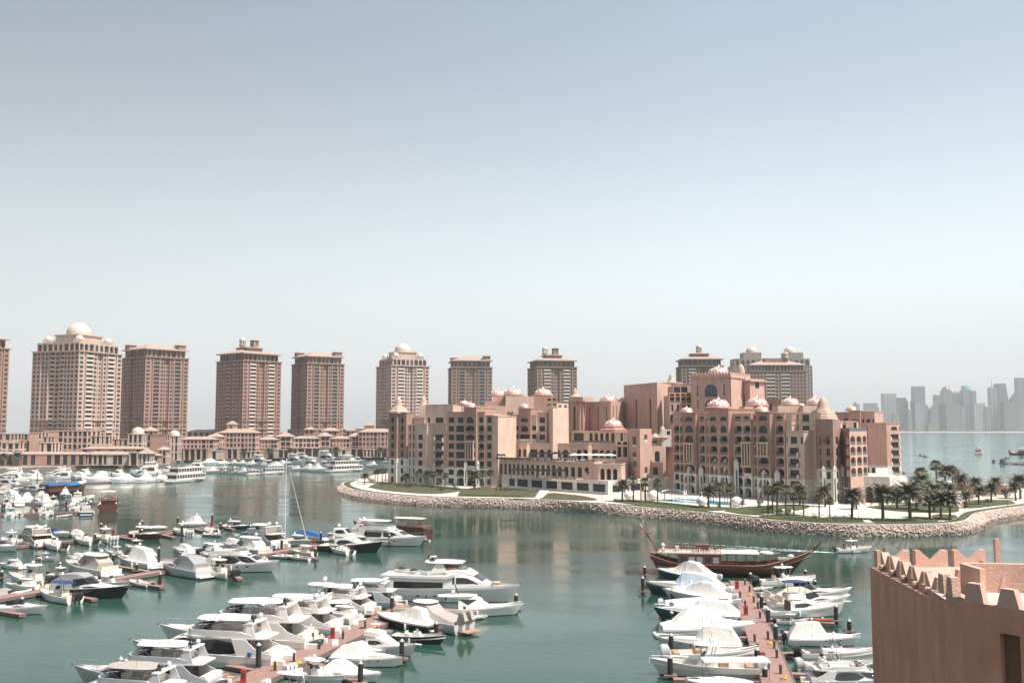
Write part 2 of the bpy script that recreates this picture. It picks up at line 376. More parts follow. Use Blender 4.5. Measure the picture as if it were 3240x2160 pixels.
def block(mb, A, B, back, z0, ztop, m, front=None, right=None, left=None, wins=None, mtop='flat', parapet=.9, band=None,**kw):
 """solid block: front edge A->B, going back `back` metres; facades on front / right / left"""
 A = Vector((A[0], A[1])); B = Vector((B[0], B[1])); t = (B-A).normalized(); n = Vector((t.y,-t.x))
 C_ = B-n*back; D = A-n*back
 for (P0, P1, sp) in ((A, B, front), (B, C_, right), (C_, D, None), (D, A, left)):
  if sp: facade(mb, wins, P0, P1, z0, sp[0], sp[1], m, ztop=ztop,**kw)
  else:
   wz = kw.get('whitez',-1)
   if kw.get('mwhite') and wz > z0:
    mb.quad((P0.x, P0.y, z0), (P1.x, P1.y, z0), (P1.x, P1.y, wz), (P0.x, P0.y, wz), kw['mwhite'])
    mb.quad((P0.x, P0.y, wz), (P1.x, P1.y, wz), (P1.x, P1.y, ztop), (P0.x, P0.y, ztop), m)
   else: mb.quad((P0.x, P0.y, z0), (P1.x, P1.y, z0), (P1.x, P1.y, ztop), (P0.x, P0.y, ztop), m)
 c = [A, B, C_, D]; w = .3; e = t*w; g = n*w
 i4 = [A+e-g, B-e-g, C_-e+g, D+e+g]
 zr = ztop-parapet
 if parapet <= 0: mb.add([(p.x, p.y, ztop) for p in c], [(0, 1, 2, 3)], mtop)
 else:
  for k in range(4):
   p, q, r_, s_ = c[k], c[(k+1) % 4], i4[(k+1) % 4], i4[k]
   mb.quad((p.x, p.y, ztop), (q.x, q.y, ztop), (r_.x, r_.y, ztop), (s_.x, s_.y, ztop), m)
   mb.quad((s_.x, s_.y, ztop), (r_.x, r_.y, ztop), (r_.x, r_.y, zr), (s_.x, s_.y, zr), m)
  mb.add([(p.x, p.y, zr) for p in i4], [(0, 1, 2, 3)], mtop)
 if band:                                   # projecting string courses: list of (z, height, proud)
  for (bz, bh, bp) in band:
   o = [A-t*bp+n*bp, B+t*bp+n*bp, C_+t*bp-n*bp, D-t*bp-n*bp]
   for k in range(4):
    p, q, a, b = o[k], o[(k+1) % 4], c[k], c[(k+1) % 4]
    mb.quad((p.x, p.y, bz), (q.x, q.y, bz), (q.x, q.y, bz+bh), (p.x, p.y, bz+bh), kw.get('mband', m) if False else m)
    mb.quad((p.x, p.y, bz+bh), (q.x, q.y, bz+bh), (b.x, b.y, bz+bh), (a.x, a.y, bz+bh), m)
    mb.quad((p.x, p.y, bz), (q.x, q.y, bz), (b.x, b.y, bz), (a.x, a.y, bz), m)
 return [A, B, C_, D]
def hip_roof(mb, corners, z, h, over, m='roof', ridge=.35, thick=.35):
 c = sum(corners, Vector((0, 0)))/4
 o = [p+(p-c).normalized()*over*1.3 for p in corners]
 A, B, C_, D = o
 lf = (A+D)/2; rt = (B+C_)/2
 r0 = lf.lerp(rt, ridge); r1 = rt.lerp(lf, ridge)
 if (B-A).length < (D-A).length*.8:
  f_ = (A+B)/2; bk = (C_+D)/2; r0 = f_.lerp(bk, ridge); r1 = bk.lerp(f_, ridge)
  vs = [(p.x, p.y, z) for p in o]+[(r0.x, r0.y, z+h), (r1.x, r1.y, z+h)]
  mb.add(vs, [(0, 1, 4), (1, 2, 5, 4), (2, 3, 5), (3, 0, 4, 5)], m)
 else:
  vs = [(p.x, p.y, z) for p in o]+[(r0.x, r0.y, z+h), (r1.x, r1.y, z+h)]
  mb.add(vs, [(0, 1, 5, 4), (1, 2, 5), (2, 3, 4, 5), (3, 0, 4)], m)
 n = 4
 mb.add([(p.x, p.y, z-thick) for p in o]+[(p.x, p.y, z) for p in o], [(i, (i+1) % 4, 4+(i+1) % 4, 4+i) for i in range(4)]+[(3, 2, 1, 0)], m)
def dome_prof(r, h, n=10, bulge=0.0):
 return [(r*math.cos(math.pi/2*i/n)*(1+bulge*math.sin(math.pi*i/n)), h*math.sin(math.pi/2*i/n)) for i in range(n+1)]
def copper_dome(parent, x, y, z, r, segs=10, name='dome'):
 """low onion-tipped dome with interlaced copper ribs over pale panels"""
 mb = MB(); h = r*.68
 prof = []
 for i in range(13):
  a = math.pi/2*i/12
  prof.append((r*math.cos(a)**.92 if i < 12 else 0.02, h*math.sin(a)))
 prof[-2] = (r*.10, h*1.03); prof[-1] = (r*.03, h*1.2)
 mb.lathe(prof+[(0.0, h*1.42)], 'copperp', (x, y, z+.5), 24)
 mb.lathe([(r*1.0,-.1), (r*1.16,-.1), (r*1.16, .25), (r*1.05, .6), (r*.99, .62)], 'copper', (x, y, z), 24)
 for k in range(segs):
  for sgn in (-1, 1):
   pts = []
   for i in range(9):
    q = i/8*.86; a = math.pi/2*q
    th = 2*math.pi*k/segs+sgn*(math.pi/segs)*1.25*math.sin(q*math.pi*.62)
    rr = r*math.cos(a)**.92+.02
    pts.append((x+rr*math.cos(th), y+rr*math.sin(th), z+.5+h*math.sin(a)+.02))
   mb.tube(pts, r*.028, 'copper', 4, cap=False)
 mb.lathe([(r*.2, h*.985), (r*.13, h*1.05), (r*.05, h*1.2), (0, h*1.5)], 'copperp', (x, y, z+.52), 10)
 return mb.build(name, parent)
def bell_dome(parent, x, y, z, r, h, brim=1.35, drum=0.0):
 mb = MB()
 prof = [(r*brim,-.12*h), (r*brim,-.06*h), (r*1.0, 0.08*h), (r*.84, .2*h), (r*.74, .36*h), (r*.68, .55*h), (r*.56, .74*h), (r*.36, .9*h), (r*.12, .98*h), (0, 1.02*h)]
 mb.lathe(prof, 'bell', (x, y, z), 20)
 mb.lathe([(r*brim,-.12*h), (0,-.12*h)], 'bell', (x, y, z), 20)
 return mb.build('bell_dome', parent)
# ================================================================== SETTING
def water_mat():
 m = bpy.data.materials.new('harbour_water'); m.use_nodes = True; nt = m.node_tree; b = nt.nodes['Principled BSDF']; L = nt.links
 b.inputs['IOR'].default_value = 1.33
 tc = nt.nodes.new('ShaderNodeTexCoord')
 def noise(scale, sc=(1, 1, 1), det=4, rot=0):
  mp = nt.nodes.new('ShaderNodeMapping'); mp.inputs['Scale'].default_value = sc; mp.inputs['Rotation'].default_value = (0, 0, rot)
  n = nt.nodes.new('ShaderNodeTexNoise'); n.inputs['Scale'].default_value = scale; n.inputs['Detail'].default_value = det
  L.new(tc.outputs['Object'], mp.inputs[0]); L.new(mp.outputs[0], n.inputs['Vector']); return n
 big = noise(.011, (1, 2.2, 1), 4, .3)
 r = nt.nodes.new('ShaderNodeValToRGB'); L.new(big.outputs['Fac'], r.inputs[0])
 r.color_ramp.elements[0].position = .36; r.color_ramp.elements[1].position = .64
 r.color_ramp.elements[0].color = (.011, .041, .031, 1); r.color_ramp.elements[1].color = (.020, .062, .046, 1)
 # shallow milky sea outside the harbour: base colour gets paler with distance
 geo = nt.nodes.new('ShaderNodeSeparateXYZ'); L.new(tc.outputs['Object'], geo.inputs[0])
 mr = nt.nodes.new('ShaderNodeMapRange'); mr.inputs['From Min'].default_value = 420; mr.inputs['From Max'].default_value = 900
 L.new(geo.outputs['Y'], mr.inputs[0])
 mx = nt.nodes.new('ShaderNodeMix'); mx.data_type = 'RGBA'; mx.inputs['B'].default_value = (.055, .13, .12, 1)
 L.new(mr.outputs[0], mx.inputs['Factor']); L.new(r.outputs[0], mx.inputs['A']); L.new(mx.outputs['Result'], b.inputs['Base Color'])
 wind = noise(.02, (1, 2.6, 1), 4,-.25)
 rr = nt.nodes.new('ShaderNodeMapRange'); rr.inputs['From Min'].default_value = .38; rr.inputs['From Max'].default_value = .62
 rr.inputs['To Min'].default_value = .05; rr.inputs['To Max'].default_value = .19
 L.new(wind.outputs['Fac'], rr.inputs[0]); L.new(rr.outputs[0], b.inputs['Roughness'])
 a = noise(.55, (1, 1.5, 1), 3, .5); c = noise(2.2, (1, 1.6, 1), 3,-.4)
 w1 = nt.nodes.new('ShaderNodeMath'); w1.operation = 'MULTIPLY_ADD'; w1.inputs[1].default_value = .35
 L.new(c.outputs['Fac'], w1.inputs[0]); L.new(a.outputs['Fac'], w1.inputs[2])
 st = nt.nodes.new('ShaderNodeMapRange'); st.inputs['From Min'].default_value = .35; st.inputs['From Max'].default_value = .68
 st.inputs['To Min'].default_value = .05; st.inputs['To Max'].default_value = .22
 L.new(wind.outputs['Fac'], st.inputs[0])
 bp = nt.nodes.new('ShaderNodeBump'); bp.inputs['Distance'].default_value = .22
 L.new(st.outputs[0], bp.inputs['Strength']); L.new(w1.outputs[0], bp.inputs['Height']); L.new(bp.outputs[0], b.inputs['Normal'])
 return m
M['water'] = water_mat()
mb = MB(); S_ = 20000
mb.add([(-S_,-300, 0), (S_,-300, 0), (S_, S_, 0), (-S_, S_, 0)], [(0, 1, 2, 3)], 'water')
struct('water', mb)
def smooth_line(pts, k=6):
 out = []
 for i in range(len(pts)-1):
  p0 = pts[max(i-1, 0)]; p1 = pts[i]; p2 = pts[i+1]; p3 = pts[min(i+2, len(pts)-1)]
  for j in range(k):
   t = j/k
   out.append(0.5*((2*p1)+(-p0+p2)*t+(2*p0-5*p1+4*p2-p3)*t*t+(-p0+3*p1-3*p2+p3)*t**3))
 out.append(pts[-1]); return out
ZI = 3.0
WL = [(1150, 1514), (1106, 1524), (1072, 1534), (1060, 1546), (1062, 1558), (1078, 1566), (1106, 1575), (1152, 1583), (1221, 1591), (1310, 1598), (1404, 1602), (1500, 1604), (1600, 1606), (1668, 1609), (1837, 1618), (2005, 1634), (2100, 1641), (2268, 1660), (2437, 1681), (2605, 1693), (2768, 1698), (2895, 1697), (3023, 1691), (3074, 1686), (3112, 1677), (3137, 1667), (3160, 1655), (3240, 1639), (3400, 1612), (3700, 1585)]
TL = [(1152, 1513), (1118, 1518), (1092, 1524), (1083, 1530), (1090, 1537), (1106, 1544), (1140, 1552), (1198, 1559), (1290, 1567), (1404, 1573), (1500, 1576), (1600, 1577), (1668, 1579), (1837, 1589), (2005, 1600), (2100, 1607), (2268, 1624), (2437, 1643), (2605, 1655), (2768, 1658), (2895, 1657), (3000, 1654), (3045, 1649), (3066, 1640), (3074, 1631), (3085, 1622), (3112, 1616), (3240, 1598), (3400, 1580), (3700, 1560)]
wl = smooth_line([G(x, y, 0) for x, y in WL[1:]], 5)
tl = smooth_line([G(x, y, ZI) for x, y in TL[1:]], 5)
def resample(line, n):
 d = [0]
 for i in range(1, len(line)): d.append(d[-1]+(line[i]-line[i-1]).length)
 out = []; j = 0
 for k in range(n):
  s = d[-1]*k/(n-1)
  while j < len(d)-2 and d[j+1] < s: j += 1
  f = 0 if d[j+1] == d[j] else (s-d[j])/(d[j+1]-d[j]); out.append(line[j].lerp(line[j+1], min(1, max(0, f))))
 return out
NB = 260
# pair each top point with its nearest waterline point so that the slope stays regular
tl2 = resample(tl, NB); wl2 = []
lastj = 0; wd = resample(wl, 900)
for k, p in enumerate(tl2):
 lo = lastj; best = min(range(lo, min(len(wd), lo+60)), key=lambda j: (wd[j].xy-p.xy).length)
 lastj = best; wl2.append(wd[best])
mb = MB()
ground = [(p.x, p.y) for p in tl2]+[(XY(3700, 440), 440), (XY(2880, 445), 445), (XY(2862, 520), 520), (190, 600), (60, 600), (-70, 560)]
mb.add([(x, y, ZI) for x, y in ground], [tuple(range(len(ground)))], mat('island_paving', (.50, .42, .36), .9, var=.12, scale=.25))
mb.add([(p.x, p.y, ZI) for p in tl2]+[(p.x, p.y,-.8) for p in wl2], [(i, i+1, NB+i+1, NB+i) for i in range(NB-1)], mat('revetment_earth', (.30, .24, .21), .95, var=.3, scale=1.2))
g0 = [(190, 600), (60, 600), (-70, 560), (tl2[0].x, tl2[0].y)]
for i in range(3): mb.quad((*g0[i], ZI), (*g0[i+1], ZI), (*g0[i+1],-1), (*g0[i],-1), 'white')
struct('island_ground', mb)
# rocks of the revetment: nobody could count them
def rocks():
 mb = MB(); rnd = random.Random(3)
 rock = bpy.data.materials.new('armour_rock'); rock.use_nodes = True; nt = rock.node_tree; b = nt.nodes['Principled BSDF']; b.inputs['Roughness'].default_value = .9
 tc = nt.nodes.new('ShaderNodeTexCoord'); n = nt.nodes.new('ShaderNodeTexNoise'); n.inputs['Scale'].default_value = .9; n.inputs['Detail'].default_value = 5
 nt.links.new(tc.outputs['Object'], n.inputs['Vector'])
 r = nt.nodes.new('ShaderNodeValToRGB'); r.color_ramp.elements[0].position = .35; r.color_ramp.elements[1].position = .68
 r.color_ramp.elements[0].color = (.40, .29, .235, 1); r.color_ramp.elements[1].color = (.70, .56, .48, 1); nt.links.new(n.outputs['Fac'], r.inputs[0])
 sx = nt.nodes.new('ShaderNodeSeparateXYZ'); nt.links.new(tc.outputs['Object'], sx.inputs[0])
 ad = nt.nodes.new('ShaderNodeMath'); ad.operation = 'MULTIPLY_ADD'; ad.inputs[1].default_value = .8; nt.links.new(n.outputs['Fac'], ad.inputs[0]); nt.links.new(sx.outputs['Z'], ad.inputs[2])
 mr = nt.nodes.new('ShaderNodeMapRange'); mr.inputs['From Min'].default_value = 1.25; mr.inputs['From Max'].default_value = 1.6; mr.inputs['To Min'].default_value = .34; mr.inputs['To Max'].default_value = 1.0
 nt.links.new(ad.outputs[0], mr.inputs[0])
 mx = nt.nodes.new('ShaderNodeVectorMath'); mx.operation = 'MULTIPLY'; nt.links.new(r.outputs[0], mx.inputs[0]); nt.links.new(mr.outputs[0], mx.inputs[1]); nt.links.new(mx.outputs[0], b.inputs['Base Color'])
 M['rock'] = rock
 for i in range(NB-1):
  L = (tl2[i+1]-tl2[i]).length; S = (tl2[i]-wl2[i]).length
  near = tl2[i].y < 460
  cnt = int(L*S*(3.4 if near else 1.6))+1
  for _ in range(cnt):
   a, c = rnd.random(), rnd.random()**1.0
   t = tl2[i].lerp(tl2[i+1], a); w = wl2[i].lerp(wl2[i+1], a); p = t.lerp(w, c*1.04)
   z = ZI*(1-c*1.05)+.0
   s = rnd.uniform(.2, .46); n_ = 5
   base = rnd.random()*6.28; lean = rnd.uniform(-.35, .35)
   vs = []
   for k in range(n_):
    q = base+k*2*math.pi/n_+rnd.uniform(-.3, .3); rr = s*rnd.uniform(.75, 1.15); vs.append((p.x+rr*math.cos(q), p.y+rr*math.sin(q), z-s*.3+rnd.uniform(-.1, .1)))
   for k in range(n_):
    q = base+k*2*math.pi/n_+rnd.uniform(-.3, .3); rr = s*rnd.uniform(.35, .7); vs.append((p.x+rr*math.cos(q)+lean*s, p.y+rr*math.sin(q), z+s*rnd.uniform(.1, .4)))
   fs = [(k, (k+1) % n_, n_+(k+1) % n_, n_+k) for k in range(n_)]+[tuple(range(n_, 2*n_))]
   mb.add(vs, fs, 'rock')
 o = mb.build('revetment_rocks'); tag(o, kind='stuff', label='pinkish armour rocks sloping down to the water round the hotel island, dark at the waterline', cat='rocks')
rocks()
def sheet(name, pts, z, m, kind='structure', label=None, cat=None, th=0.0):
 mb = MB(); P_ = [G(x, y, z) if not isinstance(x, Vector) else x for x, y in pts]
 mb.add([(p.x, p.y, z) for p in P_], [tuple(range(len(P_)))], m)
 if th: mb.add([(p.x, p.y, z-th) for p in P_]+[(p.x, p.y, z) for p in P_], [(i, (i+1) % len(P_), len(P_)+(i+1) % len(P_), len(P_)+i) for i in range(len(P_))], m)
 o = mb.build(name); tag(o, kind=kind, label=label, cat=cat); return o
grass = mat('lawn_grass', (.034, .036, .012), .95, var=.4, scale=.3, bump=.6, bscale=3, col2=(.075, .066, .026))
grass2 = mat('lawn_green', (.032, .044, .010), .95, var=.35, scale=.3, bump=.6, bscale=3, col2=(.06, .072, .02))
path = mat('pale_path', (.58, .51, .46), .9, var=.07, scale=.5)
sand = mat('beach_sand', (.66, .57, .50), .95, var=.06, scale=.8)
# footpath round the shore
def ribbon(line, off0, off1, z, m, name, a=0, b=1):
 n = len(line); i0, i1 = int(a*n), int(b*n); mb = MB(); P0 = []; P1 = []
 for i in range(i0, i1):
  p = line[i]; d = (line[min(i+2, n-1)]-line[max(i-2, 0)]); d.z = 0; d.normalize(); nn = Vector((-d.y, d.x, 0))
  P0.append((p.x+nn.x*off0, p.y+nn.y*off0, z)); P1.append((p.x+nn.x*off1, p.y+nn.y*off1, z))
 k = len(P0); mb.add(P0+P1, [(i, i+1, k+i+1, k+i) for i in range(k-1)], m); return struct(name, mb)
tls = resample(smooth_line([G(x, y, ZI) for x, y in TL[1:]], 3), 120)
for k in range(3):   # relax the curve
 tls = [tls[0]]+[(tls[i-1]+tls[i]*2+tls[i+1])/4 for i in range(1, len(tls)-1)]+[tls[-1]]
ribbon(tls, .4, 3.2, ZI+.02, grass, 'grass_verge')
ribbon(tls, 3.2, 8.2, ZI+.03, path, 'shore_path', 0, .64)
ribbon(tls, 3.0, 5.2, ZI+.03, path, 'shore_path', .64, 1)
LAWN = [
 [(1165, 1541), (1190, 1530), (1240, 1526), (1330, 1533), (1420, 1540), (1470, 1548), (1452, 1554), (1380, 1562), (1290, 1558), (1215, 1551)],
 [(1448, 1570), (1462, 1551), (1530, 1541), (1620, 1545), (1715, 1556), (1690, 1573), (1560, 1572)],
 [(1708, 1578), (1738, 1560), (1800, 1564), (1850, 1570), (1890, 1581), (1820, 1583)],
 [(1940, 1588), (1985, 1583), (2100, 1589), (2230, 1603), (2330, 1606), (2300, 1613), (2220, 1616), (2060, 1603)],
 [(2290, 1617), (2345, 1605), (2420, 1600), (2500, 1596), (2560, 1600), (2540, 1612), (2440, 1622), (2370, 1629)],
 [(2400, 1634), (2490, 1625), (2600, 1638), (2752, 1640), (2750, 1652), (2610, 1651), (2480, 1644)],
 [(2768, 1640), (2860, 1642), (2910, 1636), (2970, 1648), (2900, 1653), (2770, 1654)],
 [(2740, 1604), (2800, 1599), (2870, 1596), (2960, 1594), (3010, 1600), (3035, 1616), (2990, 1622), (2890, 1620), (2790, 1612)],
 [(2948, 1632), (2975, 1627), (3020, 1630), (3028, 1637), (3000, 1644), (2960, 1640)],
 [(3045, 1588), (3100, 1582), (3180, 1584), (3212, 1593), (3150, 1600), (3080, 1607), (3050, 1604)],
]
for k, l in enumerate(LAWN):
 pts = smooth_line([G(x, y, ZI) for x, y in l+[l[0]]], 4)[:-1]
 mb = MB(); zt = ZI+.12+.01*k
 mb.prism([(p.x, p.y) for p in pts], ZI, zt, grass if k < 3 else grass2); struct('lawn', mb)
sheet('beach_sand', [(2500, 1606), (2580, 1596), (2700, 1597), (2780, 1607), (2800, 1618), (2700, 1634), (2590, 1622)], ZI+.05, sand)
sheet('pool_deck', [(2090, 1586), (2110, 1571), (2260, 1569), (2420, 1583), (2500, 1598), (2330, 1604), (2200, 1598)], ZI+.04, mat('pool_paving', (.62, .54, .48), .9, var=.06))
mb = MB(); pp = smooth_line([G(x, y, ZI) for x, y in [(2085, 1583), (2110, 1579), (2200, 1580), (2290, 1587), (2360, 1593), (2330, 1599), (2230, 1594), (2120, 1587), (2085, 1583)]], 4)[:-1]
mb.prism([(p.x, p.y) for p in pp], ZI+.05, ZI+.09, 'poolw'); struct('swimming_pool', mb)
# steps between the two western lawns
mb = MB(); a, b, c, d = G(1690, 1577, ZI), G(1713, 1578, ZI), G(1738, 1557, ZI), G(1708, 1556, ZI)
for i in range(9):
 p0, p1 = a.lerp(d, i/9), b.lerp(c, i/9); p2, p3 = b.lerp(c, (i+1)/9), a.lerp(d, (i+1)/9); z = ZI+.1+i*.08
 mb.prism([(p0.x, p0.y), (p1.x, p1.y), (p2.x, p2.y), (p3.x, p3.y)], ZI, z, path)
struct('garden_steps', mb)
# mainland with its quay wall
Q = [(-500, 1520), (-200, 1500), (0, 1490), (200, 1484), (400, 1477), (480, 1471), (549, 1466), (600, 1460), (655, 1456), (760, 1455), (900, 1456), (1060, 1454), (1240, 1452), (1500, 1446)]
ql = [G(x, y, 0) for x, y in Q]; mb = MB()
outline = [(p.x, p.y) for p in ql]+[(360, 1050), (380, 1500), (-900, 1500), (-900, 400)]
mb.add([(x, y, 2) for x, y in outline], [tuple(range(len(outline)))], 'asphalt')
k = len(ql); mb.add([(p.x, p.y,-1) for p in ql]+[(p.x, p.y, 2) for p in ql], [(i, i+1, k+i+1, k+i) for i in range(k-1)], mat('quay_wall', (.17, .125, .11), .9, var=.3, scale=.5))
struct('mainland_ground', mb)
mb = MB(); rl = resample(ql, 420)
for i in range(0, 420, 1):
 p = rl[i]; mb.box(p.x-.08, p.x+.08, p.y+.4, p.y+.56, 2, 3.15, 'frame')
for i in range(0, 419):
 p, q = rl[i], rl[i+1]
 for z in (3.1, 2.6): mb.quad((p.x, p.y+.48, z), (q.x, q.y+.48, z), (q.x, q.y+.48, z+.12), (p.x, p.y+.48, z+.12), 'frame')
tag(mb.build('quay_railing'), 'dark metal railing along the far promenade above the moored boats', 'railing')
# far shore across the bay
mb = MB(); fs_ = [(2300, 1369), (2700, 1368.2), (3000, 1368.6), (3240, 1369), (3600, 1370), (4300, 1370)]
fp = [G(x, y, 0) for x, y in fs_]
mb.add([(p.x, p.y, 2.0) for p in fp]+[(9000, 9000, 2), (1200, 9000, 2)], [tuple(range(len(fp)+2))], mat('far_beach', (.62, .52, .45), .95, var=.1, scale=.01))
mb.add([(p.x, p.y,-1) for p in fp]+[(p.x, p.y, 2.0) for p in fp], [(i, i+1, len(fp)+i+1, len(fp)+i) for i in range(len(fp)-1)], MATS['far_beach'])
struct('far_shore', mb)
mb = MB(); b0 = [G(2700, 1366.0, 2), G(2860, 1365.8, 2), G(3000, 1366, 2), G(3240, 1366.2, 2), G(3500, 1366.2, 2)]
fb = random.Random(5)
for i in range(len(b0)-1):
 for j in range(60):
  p = b0[i].lerp(b0[i+1], fb.random()); s = fb.uniform(6, 16); mb.blob((p.x, p.y+60+fb.uniform(0, 60), 2), s, 'leaf', 6, (1.5, 1, .6), .2)
tag(mb.build('far_shore_greenery'), 'low strip of scrub and small trees along the sandy far shore', 'vegetation', kind='stuff')
# ================================================================== FAR SKYLINE
SK = [ # x0,x1,ytop (zoomed), shape, shade, label
 (190, 345, 500, 'flat', .30, 'broad flat-topped glass tower, leftmost of the wide ones in the far skyline'),
 (345, 362, 560, 'flat', .26, 'thin low slab against the right side of the leftmost broad skyline tower'),
 (415, 452, 600, 'flat', .32, 'short slim block left of the flared-crown tower in the far skyline'),
 (440, 600, 380, 'flare', .44, 'pale skyline tower with an open flared crown'),
 (605, 768, 425, 'step', .20, 'dark blue-grey skyline tower with a rounded stepped top'),
 (768, 812, 590, 'flat', .30, 'low grey block right of the dark round-topped skyline tower'),
 (812, 862, 475, 'flat', .28, 'slim grey tower left of the tallest flat slab in the skyline'),
 (858, 1008, 270, 'flat', .27, 'tall plain rectangular slab tower in the left half of the skyline'),
 (862, 930, 500, 'flat', .42, 'beige slim tower standing before the tall rectangular slab'),
 (930, 1006, 490, 'step', .36, 'brownish stepped tower before the tall rectangular slab'),
 (1012, 1045, 525, 'flat', .30, 'low narrow tower at the right foot of the tall slab'),
 (1070, 1182, 500, 'slant', .24, 'dark green glass tower with a slanted shoulder in mid skyline'),
 (1148, 1262, 385, 'slantr', .25, 'dark tower with a sloping roofline left of the domed skyscraper'),
 (1255, 1380, 330, 'dome', .33, 'skyscraper with a rounded dome and gold tip'),
 (1385, 1488, 370, 'spikes', .20, 'dark tower with a spiky crown right of the domed skyscraper'),
 (1290, 1490, 510, 'flat', .24, 'wide dark glass block before the spiky tower'),
 (1495, 1542, 550, 'flat', .36, 'short pinkish block left of the teal-topped tower'),
 (1530, 1655, 320, 'teal', .30, 'tall tower with a teal glass crown'),
 (1652, 1714, 330, 'flat', .27, 'narrow tower touching the teal-crowned one on its right'),
 (1672, 1830, 500, 'flat', .48, 'pale banded residential slab right of the teal-crowned tower'),
 (1830, 1900, 545, 'slantr', .22, 'low dark block between the pale banded slab and the ribbed tower'),
 (1905, 2002, 300, 'spire', .36, 'ribbed pale tower with a thin spire'),
 (1996, 2146, 230, 'taper', .18, 'dark tapering glass skyscraper, widest at its foot'),
 (2088, 2240, 490, 'flat', .20, 'broad dark block before the tapering skyscraper'),
 (2200, 2300, 325, 'slant', .19, 'dark curved-top tower right of the tapering skyscraper'),
 (2236, 2300, 380, 'flat', .34, 'slim pinkish tower before the curved-top one'),
 (2288, 2400, 150, 'flat', .26, 'tallest grey tower cut off by the right edge of the photo'),
 (20, 98, 520, 'dome', .36, 'small domed tower peeping over the hotel roof at the skyline left end'),
 (560, 640, 640, 'flat', .30, 'low grey block between the flared-crown and the dark round-topped tower'),
 (1040, 1075, 780, 'flat', .35, 'very low block in the gap right of the tall slab'),
]
def skyline():
 rnd = random.Random(2)
 for (x0, x1, yt, sh, v, lab) in SK:
  Y = 5450+rnd.uniform(-40, 40) if yt < 480 else 5360+rnd.uniform(-20, 20)
  px0, px1, py = 2700+x0/4.356, 2700+x1/4.356, 1160+yt/4.356
  X0, X1, Z = XY(px0, Y), XY(px1, Y), ZY(py, Y); w = X1-X0; cx = (X0+X1)/2
  m = mat('skyline_glass_%d' % int(v*100), (v*.26, v*.33, v*.38), .35, var=.1, scale=.01, spec=.6)
  m2 = mat('skyline_rib_%d' % int(v*100), (v*.56, v*.58, v*.6), .7, var=.1, scale=.01)
  t = thing('skyscraper', lab, 'skyscraper', (cx, Y, 2), group='skyscrapers of the far skyline')
  mb = MB(); h = Z-2; d = w*.8; W = w/2
  if sh in ('flat', 'flare', 'spire', 'spikes', 'teal', 'dome'):
   mb.box(-W, W, 0, d, 0, h, m)
  elif sh == 'step':
   mb.box(-W, W, 0, d, 0, h*.9, m); mb.box(-W*.88, W*.78, 2, d-2, h*.9+.01, h*.96, m); mb.box(-W*.8, W*.7, 4, d-4, h*.96+.01, h, m)
  elif sh in ('slant', 'slantr'):
   hl, hr = (h*.78, h) if sh == 'slant' else (h, h*.93)
   mb.add([(-W, 0, 0), (W, 0, 0), (W, 0, hr), (-W, 0, hl), (-W, d, 0), (W, d, 0), (W, d, hr), (-W, d, hl)], [(0, 1, 2, 3), (1, 5, 6, 2), (4, 0, 3, 7), (3, 2, 6, 7), (5, 4, 7, 6)], m)
  elif sh == 'taper':
   mb.add([(-W*1.0, 0, 0), (W*1.75, 0, 0), (W*1.3, 0, h*.5), (W*.75, 0, h), (-W*.75, 0, h), (-W, 0, h*.6)]+[(-W*1.0, d, 0), (W*1.75, d, 0), (W*1.3, d, h*.5), (W*.75, d, h), (-W*.75, d, h), (-W, d, h*.6)],
     [(0, 1, 2, 3, 4, 5), (1, 7, 8, 2), (2, 8, 9, 3), (3, 9, 10, 4), (4, 10, 11, 5), (5, 11, 6, 0)], m)
  mb.build('tower_body', t)
  rb = MB(); n = max(2, int(w/14))
  top = h if sh not in ('slant', 'taper', 'step') else h*.75
  for i in range(n):
   x =-W+w*(i+.5)/n; rb.box(x-w/n*.16, x+w/n*.16,-1.2,-.01, 0, top, m2)
  rb.build('facade_rib', t)
  cr = MB()
  if sh == 'flare':
   for i in range(7): x =-W*1.05+2.1*W*i/6; cr.box(x-1.6, x+1.6,-1, 2, h*.86, h*1.0, m2)
   cr.box(-W*1.1, W*1.1,-2, d, h+.01, h+5, m2)
  if sh == 'dome': cr.lathe(dome_prof(W, W*.95, 8), m, (0, d/2, h), 16); cr.lathe([(W*.3, W*.85), (W*.1, W*1.15), (0, W*1.5)], mat('gold_tip', (.6, .4, .15), .5), (0, d/2, h), 8)
  if sh == 'teal': cr.lathe([(W*.98, 0), (W*.98, W*.35), (W*.86, W*.9), (W*.8, W*1.0), (0, W*1.02)], mat('teal_crown', (.08, .32, .28), .4), (0, d/2, h+.01), 12)
  if sh == 'spire': cr.box(-W*.8, W*.6, 3, d, h+.01, h+8, m2); cr.tube([(-2, d/2, h+8), (-2, d/2, h+55)], 2.4, m2, 5, r2=.6)
  if sh == 'spikes':
   for i in range(5): x =-W*.8+1.6*W*i/4; cr.box(x-2, x+2, 0, 4, h+.01, h+8+6*(i % 2), m)
  cr.build('crown', t)
skyline()
